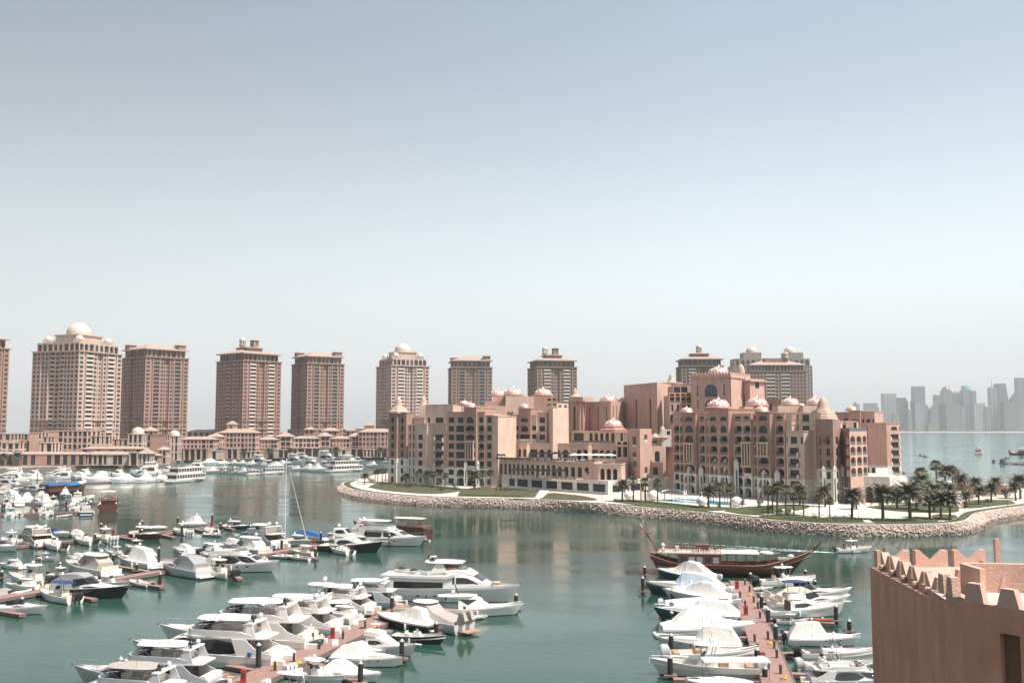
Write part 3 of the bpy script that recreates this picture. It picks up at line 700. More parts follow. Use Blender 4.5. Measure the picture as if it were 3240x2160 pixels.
# ================================================================== RESIDENTIAL TOWERS
def rowsn(n, h, ov=None): return [(h, ov)]*n
TF = [(5, 0, [(1, 'w')]), (1.6,-.9, [(1, '.')]), (7, .0, [(1, 'X')]), (3.6,-.7, [(1, 'w')]), (5.2,-2.4, [(1, 'w'), (1, 'w')]), (3.6,-.7, [(1, 'w')]), (7, .0, [(1, 'X')]), (1.6,-.9, [(1, '.')]), (5, 0, [(1, 'w')])]
TS = [(5, 0, [(1, 'w'), (1, 'w')]), (4,-.6, [(1, 'w'), (1, 'w')]), (9,-2.2, [(1, 'X'), (1, 'w'), (1, 'X')]), (4,-.6, [(1, 'w'), (1, 'w')]), (5, 0, [(1, 'w'), (1, 'w')])]
def tower(label, cat, pxc, Y, s, a, ytop, style, m, bal='c', z0=2.0, pod=False, group='apartment towers along the far waterfront'):
 """square tower; pxc,Y: its nearest (front) corner; s side; a rotation: share of the left face seen"""
 x = XY(pxc, Y); phi = math.atan2(x, Y)
 # frame: local x runs to the right along the right face, local y away along the left face
 rz =-phi+a if False else (-phi)
 t = thing('apartment_tower', label, cat, (x, Y, z0), 0, group)
 ang =-phi                                     # view-perpendicular direction
 e1 = Vector((math.cos(ang+a), math.sin(ang+a)))          # right face direction (rises away)
 e2 = Vector((-math.sin(ang+a), math.cos(ang+a)))
 mb = MB(); wins = []
 Ztop = ZY(ytop, Y)-z0
 fh = 3.45; n = int(Ztop//fh)
 def run(P0, dirv, inward, segs):
  tot = sum(q[0] for q in segs); u = 0; pts = []
  for (w, off, cols) in segs:
   w = w/tot*s; A = P0+dirv*u-(-inward)*0+inward*(-off); B = P0+dirv*(u+w)+inward*(-off); pts.append((A, B, cols)); u += w
  prev = P0
  for (A, B, cols) in pts:
   if (A-prev).length > .01: mb.quad((prev.x, prev.y, 0), (A.x, A.y, 0), (A.x, A.y, Ztop), (prev.x, prev.y, Ztop), m)
   cc = [(c, (bal if k == 'X' else k)) for c, k in cols]
   rws = []
   for i in range(n):
    ov = None
    rws.append((Ztop/n, ov))
   facade(mb, wins, A, B, 0, cc, rws, m, glass='tglass')
   prev = B
  E = P0+dirv*s
  if (E-prev).length > .01: mb.quad((prev.x, prev.y, 0), (E.x, E.y, 0), (E.x, E.y, Ztop), (prev.x, prev.y, Ztop), m)
 O = Vector((0, 0)); run(O, e1, e2, TF);
 L0 = O+e2*s; run(L0,-e2, e1, TS)
 Rr = O+e1*s; Bk = O+e1*s+e2*s
 for (p, q) in ((Rr, Bk), (Bk, L0)): mb.quad((p.x, p.y, 0), (q.x, q.y, 0), (q.x, q.y, Ztop), (p.x, p.y, Ztop), m)
 mb.add([(p.x, p.y, Ztop) for p in (O, Rr, Bk, L0)], [(0, 1, 2, 3)], 'flat')
 def sq(inset): return [O+e1*inset+e2*inset, Rr-e1*inset+e2*inset, Bk-e1*inset-e2*inset, L0+e1*inset-e2*inset]
 def ring(z, h, p):
  c = sq(-p)
  for k in range(4):
   q0, q1 = c[k], c[(k+1) % 4]; mb.quad((q0.x, q0.y, z), (q1.x, q1.y, z), (q1.x, q1.y, z+h), (q0.x, q0.y, z+h), m)
  c2 = sq(2.6)
  for zz in (z, z+h):
   for k in range(4):
    q0, q1, r1, r0 = c[k], c[(k+1) % 4], c2[(k+1) % 4], c2[k]; mb.quad((q0.x, q0.y, zz), (q1.x, q1.y, zz), (r1.x, r1.y, zz), (r0.x, r0.y, zz), m)
 ring(Ztop-.2, .9, .7); ring(Ztop*.36, .5, .45); ring(Ztop*.27, .5, .35)
 if pod:
  c = sq(-2.2); hp = Ztop*.27
  for k in (0, 3):
   facade(mb, wins, c[k], c[(k+1) % 4], 0, [(1, 'w' if i % 3 else 'b') for i in range(10)], rowsn(int(hp/fh), hp/int(hp/fh)), m, glass='tglass')
  for k in (1, 2): q0, q1 = c[k], c[(k+1) % 4]; mb.quad((q0.x, q0.y, 0), (q1.x, q1.y, 0), (q1.x, q1.y, hp), (q0.x, q0.y, hp), m)
  mb.add([(p.x, p.y, hp) for p in c], [(0, 1, 2, 3)], 'flat')
 # crown storeys
 hc = 7.6; c = sq(2.2)
 up = [(1, 'w' if style == 'hip' else 'A')]*2+[(1.2, 'b')]+[(1, 'a')]*2+[(1.2, 'b')]+[(1, 'w' if style == 'hip' else 'A')]*2
 for k in (0, 3): facade(mb, wins, c[k], c[(k+1) % 4], Ztop, up, [(hc-.8, None)], m, glass='tglass', ztop=Ztop+hc)
 for k in (1, 2): q0, q1 = c[k], c[(k+1) % 4]; mb.quad((q0.x, q0.y, Ztop), (q1.x, q1.y, Ztop), (q1.x, q1.y, Ztop+hc), (q0.x, q0.y, Ztop+hc), m)
 mb.add([(p.x, p.y, Ztop+hc) for p in c], [(0, 1, 2, 3)], 'flat')
 ctr = (O+Bk)/2; zt = Ztop+hc
 mb.build('wall', t)
 if style == 'dome':
  b = MB(); c3 = sq(s*.24)
  b.prism([(p.x, p.y) for p in c3], zt, zt+6.5, m)
  c3 = sq(s*.22); b.prism([(p.x, p.y) for p in c3], zt+6.5, zt+7.4, m, bottom=True)
  for (i, j) in ((1, 1), (0, 0), (0, 1), (1, 0)):
   p = sq(s*.16)[2*i+(1 if i != j else 0)] if False else sq(s*.17)[[0, 1, 2, 3][2*i+j]]
   b.prism([(p.x+dx, p.y+dy) for dx, dy in ((-3.4,-3.4), (3.4,-3.4), (3.4, 3.4), (-3.4, 3.4))], zt, zt+2.6, m)
  b.build('roof_storey', t)
  d = MB(); d.lathe([(s*.205, 0), (s*.205, 1.2)]+[(r*1.0, z+1.2) for r, z in dome_prof(s*.20, s*.20, 12, .04)], 'dome', (ctr.x, ctr.y, zt+7.4), 28); d.build('dome', t)
  for k in range(4):
   p = sq(s*.17)[k]; d = MB(); d.lathe(dome_prof(3.2, 3.6, 8, .05), 'dome', (p.x, p.y, zt+2.6), 16); d.build('small_dome', t)
 if style == 'hip':
  r = MB(); hip_roof(r, c, zt, 5.6, 2.6, ridge=.36, thick=.8); r.build('roof', t)
  for k in (1, 3):
   p = sq(5.5)[k]; q = MB(); w = 3.6
   cc = [p+e1*dx+e2*dy for dx, dy in ((-w,-w), (w,-w), (w, w), (-w, w))]
   q.prism([(v.x, v.y) for v in cc], zt, zt+4.6, m); hip_roof(q, cc, zt+4.6, 1.6, .9, ridge=.48, thick=.3); q.build('roof_turret', t)
 if style in ('lantern', 'belfry'):
  r = MB(); hip_roof(r, c, zt, 4.6, 3.0, ridge=.3, thick=.8); r.build('roof', t)
  q = MB(); cc = sq(s*.30); q.prism([(v.x, v.y) for v in cc], zt, zt+6, m); hip_roof(q, cc, zt+6, 1.8, 1.8, ridge=.4, thick=.35); q.build('roof_storey', t)
  if style == 'lantern':
   w = 2.9; p = ctr+e1*s*.06-e2*s*.1; q = MB(); cc = [p+e1*dx+e2*dy for dx, dy in ((-w,-w), (w,-w), (w, w), (-w, w))]; ww = []
   for k in range(4): facade(q, ww, cc[k], cc[(k+1) % 4], zt, [(1, 'n')]*3, [(8, '.'), (5.5, None)], m, glass='tglass')
   hip_roof(q, cc, zt+13.5, 1.0, .9, ridge=.48, thick=.3); q = q.build('lantern_tower', t)
   p = ctr-e1*s*.17+e2*s*.02
  else: p = ctr
  q = MB(); z1 = zt+7
  q.lathe([(3.2, 0), (3.2, 1.4), (2.9, 1.4)], m, (p.x, p.y, z1), 8)
  for k in range(8): q.tube([(p.x+2.5*math.cos(k*.785), p.y+2.5*math.sin(k*.785), z1+1.4), (p.x+2.5*math.cos(k*.785), p.y+2.5*math.sin(k*.785), z1+5.2)], .38, 'cream', 5)
  q.lathe([(3.3, 5.2), (3.3, 5.9), (2.9, 6.0)], 'cream', (p.x, p.y, z1), 12); q.build('lantern', t)
  d = MB(); d.lathe(dome_prof(2.9, 2.9, 8, .05)+[(0, 4.4)], 'dome', (p.x, p.y, z1+6), 16); d.build('small_dome', t)
 windows(t, wins, 95, prefer=lambda w:-w[6][2])
 return t
tower('cream tower with a large pale dome and three small domes, leftmost complete tower', 'tower', 239, 790, 48, R(46), 1110, 'dome', 'tcream', 'c')
tower('pink tower at the extreme left, cut off by the photo edge', 'tower',-128, 730, 40, R(40), 1092, 'lantern', 'tpink', 'b')
tower('pink tower with hipped roof just right of the big-domed cream tower', 'tower', 452, 870, 42, R(29), 1128, 'hip', 'tpink', 'b')
tower('pink tower with a square lantern and a tiny white cupola, left of centre gap', 'tower', 764, 920, 43, R(35), 1140, 'lantern', 'tpink', 'c')
tower('pink tower with hipped roof standing between the lantern tower and the second domed tower', 'tower', 968, 960, 39, R(23), 1149, 'hip', 'tpink', 'b', pod=True)
tower('cream tower with a large pale dome behind the left end of the hotel', 'tower', 1236, 985, 41, R(22), 1156, 'dome', 'tcream', 'c', pod=True)
tower('brownish tower with hipped roof rising behind the hotel west wing, seen nearly front on', 'tower', 1428, 1020, 42, R(5), 1162, 'hip', 'tbrown', 'b')
tower('brownish tower with a square lantern and tiny cupola behind the copper domes', 'tower', 1700, 1030, 43, R(14), 1161, 'lantern', 'tbrown', 'c')
tower('brownish tower with a central belfry cupola behind the hotel main block', 'tower', 2160, 1000, 42, R(8), 1158, 'belfry', 'tbrown', 'c')
# the wide twin-domed block behind, at right
def wide_tower():
 Y = 1120; xl, xr = XY(2325, Y), XY(2598, Y)
 t = thing('apartment_tower', 'wide pale block with two pale domes rising behind the brown tower at right', 'tower', (xl, Y, 2), group='apartment towers along the far waterfront')
 mb = MB(); w = []; h = ZY(1156, Y)-2; W = xr-xl; n = 22
 block(mb, (0, 0), (W*.92, 0), 30, 0, h, 'tgrey', front=([(1, 'n')]*30, rowsn(n, h/n)), right=([(1, 'w')]*8, rowsn(n, h/n)), wins=w, glass='tglass')
 block(mb, (W*.02, 2), (W*.90, 2), 24, h-.5, h+8, 'tgrey', front=([(1, 'w'), (1, 'a')]*7, [(7.5, None)]), wins=w, glass='tglass')
 for (a, b_) in ((.13, .34), (.62, .83)): block(mb, (W*a, 4), (W*b_, 4), 18, h+7, h+15, 'tgrey')
 mb.build('wall', t)
 for f_ in (.25, .70):
  d = MB(); d.lathe([(6.6, 0), (6.6, 1)]+[(r, z+1) for r, z in dome_prof(6.5, 6.5, 10, .05)]+[(0, 9.4)], 'dome', (W*f_, 13, h+15), 20); d.build('dome', t)
 windows(t, w, 90, prefer=lambda q:-q[6][2])
 Y = 1075; xl, xr = XY(2378, Y), XY(2556, Y)
 t = thing('apartment_tower', 'wide brown tower with low hipped roof in front of the twin-domed block', 'tower', (xl, Y, 2), group='apartment towers along the far waterfront')
 mb = MB(); w = []; h = ZY(1175, Y)-2; W = xr-xl
 c = block(mb, (0, 0), (W, 0), 26, 0, h, 'tbrown', front=([(1, 'w')]*5+[(1.3, 'c')]*2+[(1, 'w')]*2+[(1.3, 'c')]*2+[(1, 'w')]*5, rowsn(n, h/n)), left=([(1, 'w')]*6, rowsn(n, h/n)), right=([(1, 'w')]*6, rowsn(n, h/n)), wins=w, glass='tglass', band=[(h-.3, .8, .6)])
 c = block(mb, (2, 2), (W-2, 2), 22, h-1, h+7.5, 'tbrown', front=([(1, 'w')]*4+[(1, 'A')]*3+[(1.8, 'a')]+[(1, 'A')]*3+[(1, 'w')]*4, [(1, '.'), (7, None)]), wins=w, parapet=0, glass='tglass')
 mb.build('wall', t); r = MB(); hip_roof(r, c, h+7.5, 5, 2.5, thick=.7, ridge=.25); r.build('roof', t)
 q = MB(); block(q, (W*.3, 8), (W*.72, 8), 9, h+7, h+15, 'tbrown'); q.lathe([(3, 0), (3, 4), (3.4, 4.2)]+[(r_, z+4.2) for r_, z in dome_prof(3, 3)]+[(0, 9)], 'cream', (W*.68, 9, h+15), 12); q.build('roof_storey', t)
 windows(t, w, 95, prefer=lambda q:-q[6][2])
wide_tower()
# ================================================================== LOW WATERFRONT HOUSES
def low(label, x0, x1, Y, ytop, cols, n, m='pink', roof=None, rh=2.6, depth=16, zb=2.0, name='waterfront_house', ov=None, rot=0.0, right=None, cat='building', bands=True):
 X0, X1 = XY(x0, Y), XY(x1, Y); W = X1-X0; h = ZY(ytop, Y)-zb; fh = h/n
 t = thing(name, label, cat, (X0, Y, zb), rot, 'low buildings along the far promenade'); mb = MB(); w = []
 rws = [(fh, ov if i == 0 else None) for i in range(n)]
 c = block(mb, (0, 0), (W, 0), depth, 0, h, m, front=(cols, rws), left=([(1, 'w')]*3, rowsn(n, fh)), right=([(1, 'w')]*3, rowsn(n, fh)), wins=w, parapet=0 if roof else .8, band=[(h-.35, .35, .3)]+([(fh-.15, .3, .2)] if bands and n > 1 else []))
 mb.build('wall', t)
 if roof == 'hip': r = MB(); hip_roof(r, c, h+.02, rh, 1.0, thick=.3, ridge=.5*min(1, depth/max(W, .1))*.9); r.build('roof', t)
 if roof == 'dome':
  d = MB(); rr = W*.42; d.lathe([(rr*1.12, 0), (rr*1.12, .5), (rr, .6)]+[(r_, z+.6) for r_, z in dome_prof(rr, rr*1.0, 10, .06)], 'dome', (W/2, depth/2, h), 20); d.build('dome', t)
 windows(t, w, 80); return t
w_ = lambda s: [(1.0, ch) for ch in s]
low('pale stepped villa at the far left edge of the waterfront',-30, 32, 720, 1371, w_('wnw'), 4, 'pink')
low('low pale house with two square windows, left end of the far promenade', 2, 62, 700, 1399, w_('wbw'), 3, 'sand')
low('recessed terrace house behind the left palms', 58, 95, 715, 1392, w_('ww'), 4, 'pink')
low('narrow stair tower left of the apartment block', 91, 119, 708, 1367, w_('..'), 4, 'pink')
low('two-storey house with a white cornice beside the narrow stair tower', 113, 150, 714, 1380, w_('nn'), 3, 'pink')
low('small blank-sided house against the apartment block', 123, 164, 698, 1399, w_('nb'), 2, 'sand')
low('five-storey apartment block with glazed bays and rooftop box, left waterfront', 136, 274, 725, 1362, w_('...AwwAwA'), 5, 'pink', depth=24)
low('set-back row of pale houses right of the apartment block', 272, 345, 730, 1378, w_('wawnw'), 3, 'sand')
low('low pale house beside the domed corner pavilion', 340, 404, 735, 1388, w_('wnnw'), 3, 'pink')
low('square pavilion tower with arched belvedere and pale dome', 404, 449, 725, 1372, w_('aaa'), 3, 'sand', 'dome', depth=10)
low('long low promenade hall with a brown tiled roof at the left',-60, 270, 672, 1436, w_('.wwb.ww.wbwww'), 1, 'rose', 'hip', 1.5, depth=14)
low('low shopping hall with tiled roof and pale shop fronts', 262, 404, 680, 1437, w_('wwwbw.gg.'), 1, 'sand', 'hip', 2.0, depth=14)
low('long upper hall with tiled roof behind the shop fronts', 258, 448, 700, 1419, w_('w.w.w.w.w'), 2, 'rose', 'hip', 1.6, depth=12)
low('pale gabled gate house with a big arch and maroon doors', 408, 436, 676, 1430, w_('r'), 1, 'sand', depth=8)
low('small hip-roofed kiosk house right of the gate house', 438, 476, 678, 1434, w_('nan'), 1, 'sand', 'hip', 3.2, depth=9)
low('low tiled link building between kiosk and belvedere', 470, 500, 690, 1440, w_('aa'), 1, 'pink', 'hip', 1.6, depth=8)
low('two-storey hip-roofed belvedere on the promenade bend', 500, 526, 700, 1422, w_('na'), 2, 'sand', 'hip', 2.4, depth=8)
low('rose coloured house with a blank front and tiled turret', 452, 522, 765, 1374, w_('g..'), 4, 'rose', depth=14)
low('tiled turret above the rose coloured blank house', 452, 484, 775, 1362, w_('ww'), 5, 'rose', 'hip', 3.2, depth=9)
low('round-cornered tower with tall arches and a pale dome at the promenade bend', 527, 563, 775, 1378, w_('ana'), 3, 'sand', 'dome', depth=9)
low('rose villa row with tiled roof right of the domed corner tower', 565, 674, 815, 1389, w_('gnwwwngng'), 4, 'pink', 'hip', 2.2, ov='.')
low('narrow house with small hipped tower beside the five-storey block', 655, 693, 830, 1381, w_('ngng'), 4, 'pink', 'hip', 3.2, ov='.')
low('five-storey block with tiled roof and arched loggias in the middle of the waterfront', 690, 808, 850, 1368, w_('AwwAwwAwwA'), 5, 'pink', 'hip', 3.2)
low('square tiled turret on the middle five-storey block', 716, 742, 862, 1341, w_('.w.'), 6, 'sand', 'hip', 2.8, depth=8)
low('villa row with tiled roof right of the middle five-storey block', 808, 876, 865, 1390, w_('gnnwngg'), 4, 'pink', 'hip', 2.4, ov='.')
low('hipped pavilion with open top storey, sixth roof right of the domed corner tower', 872, 919, 872, 1380, w_('ngg'), 4, 'pink', 'hip', 3.6, ov='.')
low('pale villa row with four big windows behind the tall mast', 919, 1008, 880, 1386, w_('nwbwgwg'), 4, 'sand', 'hip', 2.0, ov='.')
low('hipped pavilion right of the tall mast', 1003, 1042, 885, 1379, w_('ngg'), 4, 'pink', 'hip', 3.6, ov='.')
low('villa row with a small balcony between two hipped pavilions', 1042, 1106, 890, 1387, w_('gnnnwg'), 4, 'pink', 'hip', 2.4, ov='.')
low('narrow hipped pavilion against the right five-storey block', 1104, 1134, 895, 1380, w_('ngg'), 4, 'pink', 'hip', 3.6, ov='.')
low('five-storey block with tiled roof and dark bays at the right end of the waterfront', 1134, 1240, 890, 1366, w_('AwwwAnwnA'), 5, 'rose', 'hip', 3.0)
low('square tiled turret above the right five-storey block', 1152, 1180, 905, 1345, w_('..'), 6, 'pink', 'hip', 2.6, depth=8)
low('low service roof behind the villas with a hipped top', 962, 992, 915, 1358, w_('ww'), 5, 'rose', 'hip', 2.4, depth=9)
low('wide hipped roof rising behind the right pavilion', 1021, 1066, 915, 1362, w_('www'), 5, 'rose', 'hip', 2.8, depth=9)
for (x0, x1, Y, yt, cs, mm, lab) in [
 (563, 655, 800, 1418, 'rrrrb', 'pink', 'arcade of four round arches right of the domed corner tower'),
 (655, 700, 806, 1425, '.b.', 'sand', 'pale portal building with one dark doorway'),
 (700, 752, 822, 1418, 'rrr', 'pink', 'arcade with a tall dark arch below the middle block'),
 (752, 822, 832, 1427, 'aaaab', 'sand', 'pale projecting arcade with four narrow arches'),
 (822, 866, 846, 1418, '.r', 'rose', 'blank arcade wall left of the white portal'),
 (866, 912, 842, 1421, '.gr', 'cream', 'whitish portal building with a large dark shop window'),
 (912, 940, 856, 1417, 'rr', 'rose', 'short arcade right of the whitish portal'),
 (940, 1012, 862, 1416, 'ggg', 'pink', 'shop front with three wide dark openings behind the mast'),
 (1012, 1052, 862, 1416, 'a.a', 'tgrey', 'greyish recessed shop front with faint arches'),
 (1052, 1076, 870, 1418, 'r', 'rose', 'narrow arch bay left of the sand portal'),
 (1070, 1106, 858, 1421, '.g.', 'sand', 'sand coloured portal with a big pale shop screen'),
 (1106, 1150, 868, 1418, 'rr', 'rose', 'arcade of two arches right of the sand portal'),
 (1150, 1205, 862, 1420, 'waaaa', 'sand', 'pale arcade with four arches near the hotel'),
 (1205, 1248, 868, 1416, 'rr', 'rose', 'last rose arcade bay before the hotel corner')]:
 low(lab, x0, x1, Y-6, yt, w_(cs), 1, mm, depth=12, name='arcade', bands=False)
# buildings further inland, seen in the gaps
low('distant low inland building with flat brown roof between the first two towers', 32, 88, 900, 1372, w_('wwww'), 3, 'rose', depth=20)
low('distant inland terrace left of the lantern tower', 590, 700, 960, 1365, w_('wwwwww'), 4, 'rose', 'hip', 2.0)
low('distant inland hall right of the lantern tower', 885, 1000, 1000, 1368, w_('wwwww'), 4, 'rose', depth=20)
low('distant inland hall left of the second domed tower', 1085, 1180, 1010, 1362, w_('wwww'), 4, 'rose', 'hip', 2.0)
# ================================================================== HOTEL
HG = 'wings of the seafront hotel'
def on_line(A, B, px):
 k = (px-1620)/F*cP
 # x = k*y (+ tiny pitch term ignored)
 dx, dy = B.x-A.x, B.y-A.y
 s = (k*A.y-A.x)/(dx-k*dy); return Vector((A.x+dx*s, A.y+dy*s))
def V2(px, Y): return Vector((XY(px, Y), Y))
FH = 3.72
def seg(mb, wins, A, B, p0, p1, off, ytop, back, cols, n, m, ov=None, white=2, zb=3.0, fh=FH, par=.9, right=None, band=True):
 a, b = on_line(A, B, p0), on_line(A, B, p1); t = (b-a).normalized(); nn = Vector((t.y,-t.x))
 a = a+nn*off; b = b+nn*off; zt = ZY(ytop, (a.y+b.y)/2)
 rws = [(fh, (ov or {}).get(i)) for i in range(n)]
 r = right
 block(mb, a, b, back+off, zb, zt, M[m] if isinstance(m, str) else m, front=(cols, rws), right=r, wins=wins, mwhite='white', whitez=zb+white*fh if white else -1, parapet=par, band=[(zt-.3, .3, .18)] if band else None)
 return a, b, zt
def lattice_frame(parent, a, b, off, f0, f1, n=3, zb=3.0):
 """cream projecting frame with tall slots, spanning floors f0..f1 in front of the wall"""
 t = (b-a).normalized(); nn = Vector((t.y,-t.x)); L = (b-a).length; mb = MB(); z0, z1 = zb+f0*FH+.2, zb+f1*FH-.2
 T = Matrix.Translation((a.x+nn.x*off, a.y+nn.y*off, 0)) @ Matrix.Rotation(math.atan2(t.y, t.x), 4, 'Z')
 w = L/(n+.9)
 for i in range(n+1): x = L*i/n; mb.box(x-w*.2, x+w*.2,-.75, .0, z0, z1, 'creamtrim')
 mb.box(-w*.4, L+w*.4,-.95, 0.02, z1+.002, z1+.6, 'creamtrim'); mb.box(-w*.4, L+w*.4,-.95, .02, z0-.4, z0-.002, 'creamtrim')
 mb.box(0.3, L-.3,-.3,-.2, z0, z1, 'glass')
 o = mb.build('lattice_screen', parent); o.matrix_local = T
def pilaster(parent, p, z0, z1, w=1.5, d=1.3):
 mb = MB(); x, y = p.x, p.y
 mb.box(x-w/2, x+w/2, y-d, y, z0, z1, 'white'); mb.box(x-w*.16, x+w*.16, y-d-.02, y-d+.05, z0+1, z1-2.6, 'glass'); mb.box(x-w*.6, x+w*.6, y-d-.12, y+.1, z1+.002, z1+.35, 'white')
 mb.lathe([(w*.42, .35), (w*.36, .9), (w*.12, 1.3), (0, 1.4)], 'white', (x, y-d/2, z1), 8)
 mb.build('pilaster', parent)
def merlons(mb, a, b, z, m, n=None, h=1.1, w=.8, d=.35):
 L = (b-a).length; t = (b-a)/L; n = n or max(2, int(L/1.6)); nn = Vector((-t.y, t.x))
 for i in range(n):
  c = a+t*(L*(i+.5)/n)
  q = [c-t*w/2, c+t*w/2, c+t*w*.22, c-t*w*.22]
  f = [(q[0].x, q[0].y, z), (q[1].x, q[1].y, z), (q[2].x, q[2].y, z+h), (q[3].x, q[3].y, z+h)]
  k = [(x+nn.x*d, y+nn.y*d, zz) for x, y, zz in f]
  mb.add(f+k, [(0, 1, 2, 3), (5, 4, 7, 6), (1, 5, 6, 2), (4, 0, 3, 7), (3, 2, 6, 7)], m)
def finish(t, mb, wins, lim=95):
 mb.build('wall', t); windows(t, wins, lim)
def C(s, w=1.0): return [(w, c) for c in s]
# ---------------- west wing
def west_wing():
 A, B = Vector((XY(1235, 447), 447)), Vector((XY(1575, 421), 421))
 t = thing('hotel_wing', 'west wing of the hotel, leftmost, with a brown corner tower and grid of dark windows', 'hotel', (0, 0, 0), group=HG)
 mb = MB(); w = []
 # corner tower
 a, b, zt = seg(mb, w, A, B, 1236, 1262, 1.6, 1304, 7, C('n'), 8, 'brownst', white=3)
 a2, b2, zt2 = seg(mb, w, A, B, 1262, 1287, .4, 1304, 6, C('n'), 8, 'brownst', white=3)
 ctr = (a+b2)/2+Vector((0, 3.6))
 q = MB(); q.lathe([(4.6, 0), (4.6, .8), (3.9, 1.6), (3.6, 2.2), (3.3, 2.8)], 'bell', (ctr.x, ctr.y, zt-.5), 8, smooth=False)
 q.build('tower_crown', t); bell_dome(t, ctr.x, ctr.y, zt+2.2, 2.0, 5.0, 1.3)
 q = MB()
 for k in range(3): q.tube([(a.x+.2, a.y+k*.8, zt-6.4), (a.x-2.6, a.y+k*.8, zt-4.1), (a.x+.2, a.y+k*.8, zt-4.2)], .14, 'wood', 4)
 q.box(a.x-2.7, a.x, a.y-.5, a.y+2.5, zt-4.05, zt-3.8, 'wood'); q.build('timber_canopy', t)
 seg(mb, w, A, B, 1287, 1322,-1.2, 1343, 12, C('nnn'), 7, 'sand', white=3)
 seg(mb, w, A, B, 1290, 1325,-4.5, 1320, 10, C('bb'), 7, 'pink', ov={i: '.' for i in range(6)}, white=0)
 seg(mb, w, A, B, 1322, 1354, .8, 1340, 12, [(1, 'w'), (.35, '.')], 7, 'sand', ov={6: '.', 0: 'n'}, white=2)
 seg(mb, w, A, B, 1354, 1372,-.2, 1338, 12, C('.'), 7, 'sand', white=2)
 seg(mb, w, A, B, 1324, 1412,-5.5, 1279, 12, [(.8, 'n'), (1.6, 'w'), (.7, '.')], 8, 'sand', ov={i: '.' for i in range(7)}, white=0)
 seg(mb, w, A, B, 1372, 1413, .5, 1338, 12, [(.15, '.'), (1, 'B'), (.15, '.')], 7, 'pink', ov={0: 'w', 6: '.'}, white=2)
 seg(mb, w, A, B, 1413, 1443, 0, 1302, 14, C('w'), 8, 'pink', white=2)
 a, b, z = seg(mb, w, A, B, 1443, 1475, .5, 1302, 14, C('g'), 8, 'pink', ov={7: 'w', 0: 'r', 1: 'A'}, white=2)
 a3, b3, z3 = seg(mb, w, A, B, 1475, 1513, 1.8, 1288, 15, C('c'), 8, 'rose', ov={7: 'a', 1: 'A', 0: 'r', 6: 'A', 5: 'A'}, white=2)
 m2 = MB(); q0 = a3.lerp(b3, .2); q1 = a3.lerp(b3, .8); lattice_frame(t, q0, q1, .02, 3, 5)
 for px in (1475, 1513): p = on_line(A, B, px); pilaster(t, Vector((p.x, p.y-1.8)), 3.05, 3+2.5*FH, 1.3)
 cc = (a3+b3)/2; copper_dome(t, cc.x, cc.y+4, z3, 2.3); copper_dome(t, cc.x-3, cc.y+12, z3+1.2, 2.1)
 seg(mb, w, A, B, 1513, 1536, .5, 1302, 14, C('A'), 8, 'pink', ov={7: 'w', 0: 'r'}, white=2)
 seg(mb, w, A, B, 1536, 1560, 0, 1312, 14, C('w'), 8, 'pink', white=2)
 seg(mb, w, A, B, 1560, 1577, .4, 1315, 16, C('.'), 8, 'sand', white=0)
 # roofs and domes behind
 blk = lambda p0, p1, Y, yt, back, m, zb=3,**k: block(mb, V2(p0, Y), V2(p1, Y), back, zb, ZY(yt, Y), M[m], wins=w,**k)
 blk(1322, 1352, 462, 1283, 10, 'sand', 20); bell_dome(t, XY(1338, 466), 466, ZY(1280, 466), 1.9, 4.2, 1.2); blk(1400, 1600, 452, 1284, 14, 'sand', 20); blk(1535, 1606, 462, 1270, 12, 'rose', 20); blk(1560, 1600, 466, 1253, 9, 'pink', 20)
 blk(1600, 1655, 458, 1252, 10, 'sand', 20); blk(1655, 1690, 470, 1254, 9, 'sand', 20); blk(1678, 1764, 474, 1253, 12, 'rose', 20, front=([(3, '.'), (1, 'h'), (1, 'h')], [(ZY(1290, 474)-20, '.'), (2.6, None), (2.6, None)]))
 for px, py, Y, r in ((1576, 1253, 471, 3.7), (1625, 1251, 463, 4.4), (1719, 1252, 480, 4.3), (1600, 1250, 486, 2.6)): copper_dome(t, XY(px, Y), Y, ZY(py, Y), r)
 finish(t, mb, w)
west_wing()
def inner_wing():
 t = thing('hotel_wing', 'set-back inner wing with a small copper dome, between the west wing and the terraces', 'hotel', group=HG)
 mb = MB(); w = []; A, B = V2(1575, 446), V2(1730, 436)
 seg(mb, w, A, B, 1575, 1604,-2, 1315, 10, C('.'), 8, 'pink', white=0)
 seg(mb, w, A, B, 1604, 1625, 0, 1302, 12, C('c'), 8, 'sand', white=0, ov={7: '.', 6: 'w'})
 seg(mb, w, A, B, 1625, 1646, 1, 1310, 12, C('c'), 8, 'sand', white=0, ov={7: '.'})
 a, b, z = seg(mb, w, A, B, 1646, 1684, 1.8, 1291, 12, C('c'), 8, 'rose', white=0, ov={7: 'h', 6: 'a'})
 c = (a+b)/2; copper_dome(t, c.x, c.y+4, z, 2.2)
 seg(mb, w, A, B, 1684, 1700, .8, 1312, 12, C('c'), 8, 'sand', white=0, ov={7: '.'})
 seg(mb, w, A, B, 1700, 1731, 0, 1304, 12, C('w'), 8, 'sand', white=0)
 for i, ch in enumerate(()): pass
 # blank corner block: left face shaded, right face in the sun
 a, b, d = V2(1728, 444), V2(1750, 424), V2(1800, 436); zt = ZY(1292, 430)
 poly = [a, b, d, V2(1780, 456)]
 mb.prism([(p.x, p.y) for p in poly], 3, zt, M['sand'], 'flat')
 a, b = V2(1764, 434), V2(1799, 440); zt2 = ZY(1282, 437)
 block(mb, a, b, 5, zt, zt2, M['sand'], front=([(1, 'a'), (1, 'a')], [(2.4, None)]), wins=w, parapet=.4)
 merlons(mb, a, b, zt2+.01, 'sand', 4, .6, .7)
 finish(t, mb, w, 60)
inner_wing()
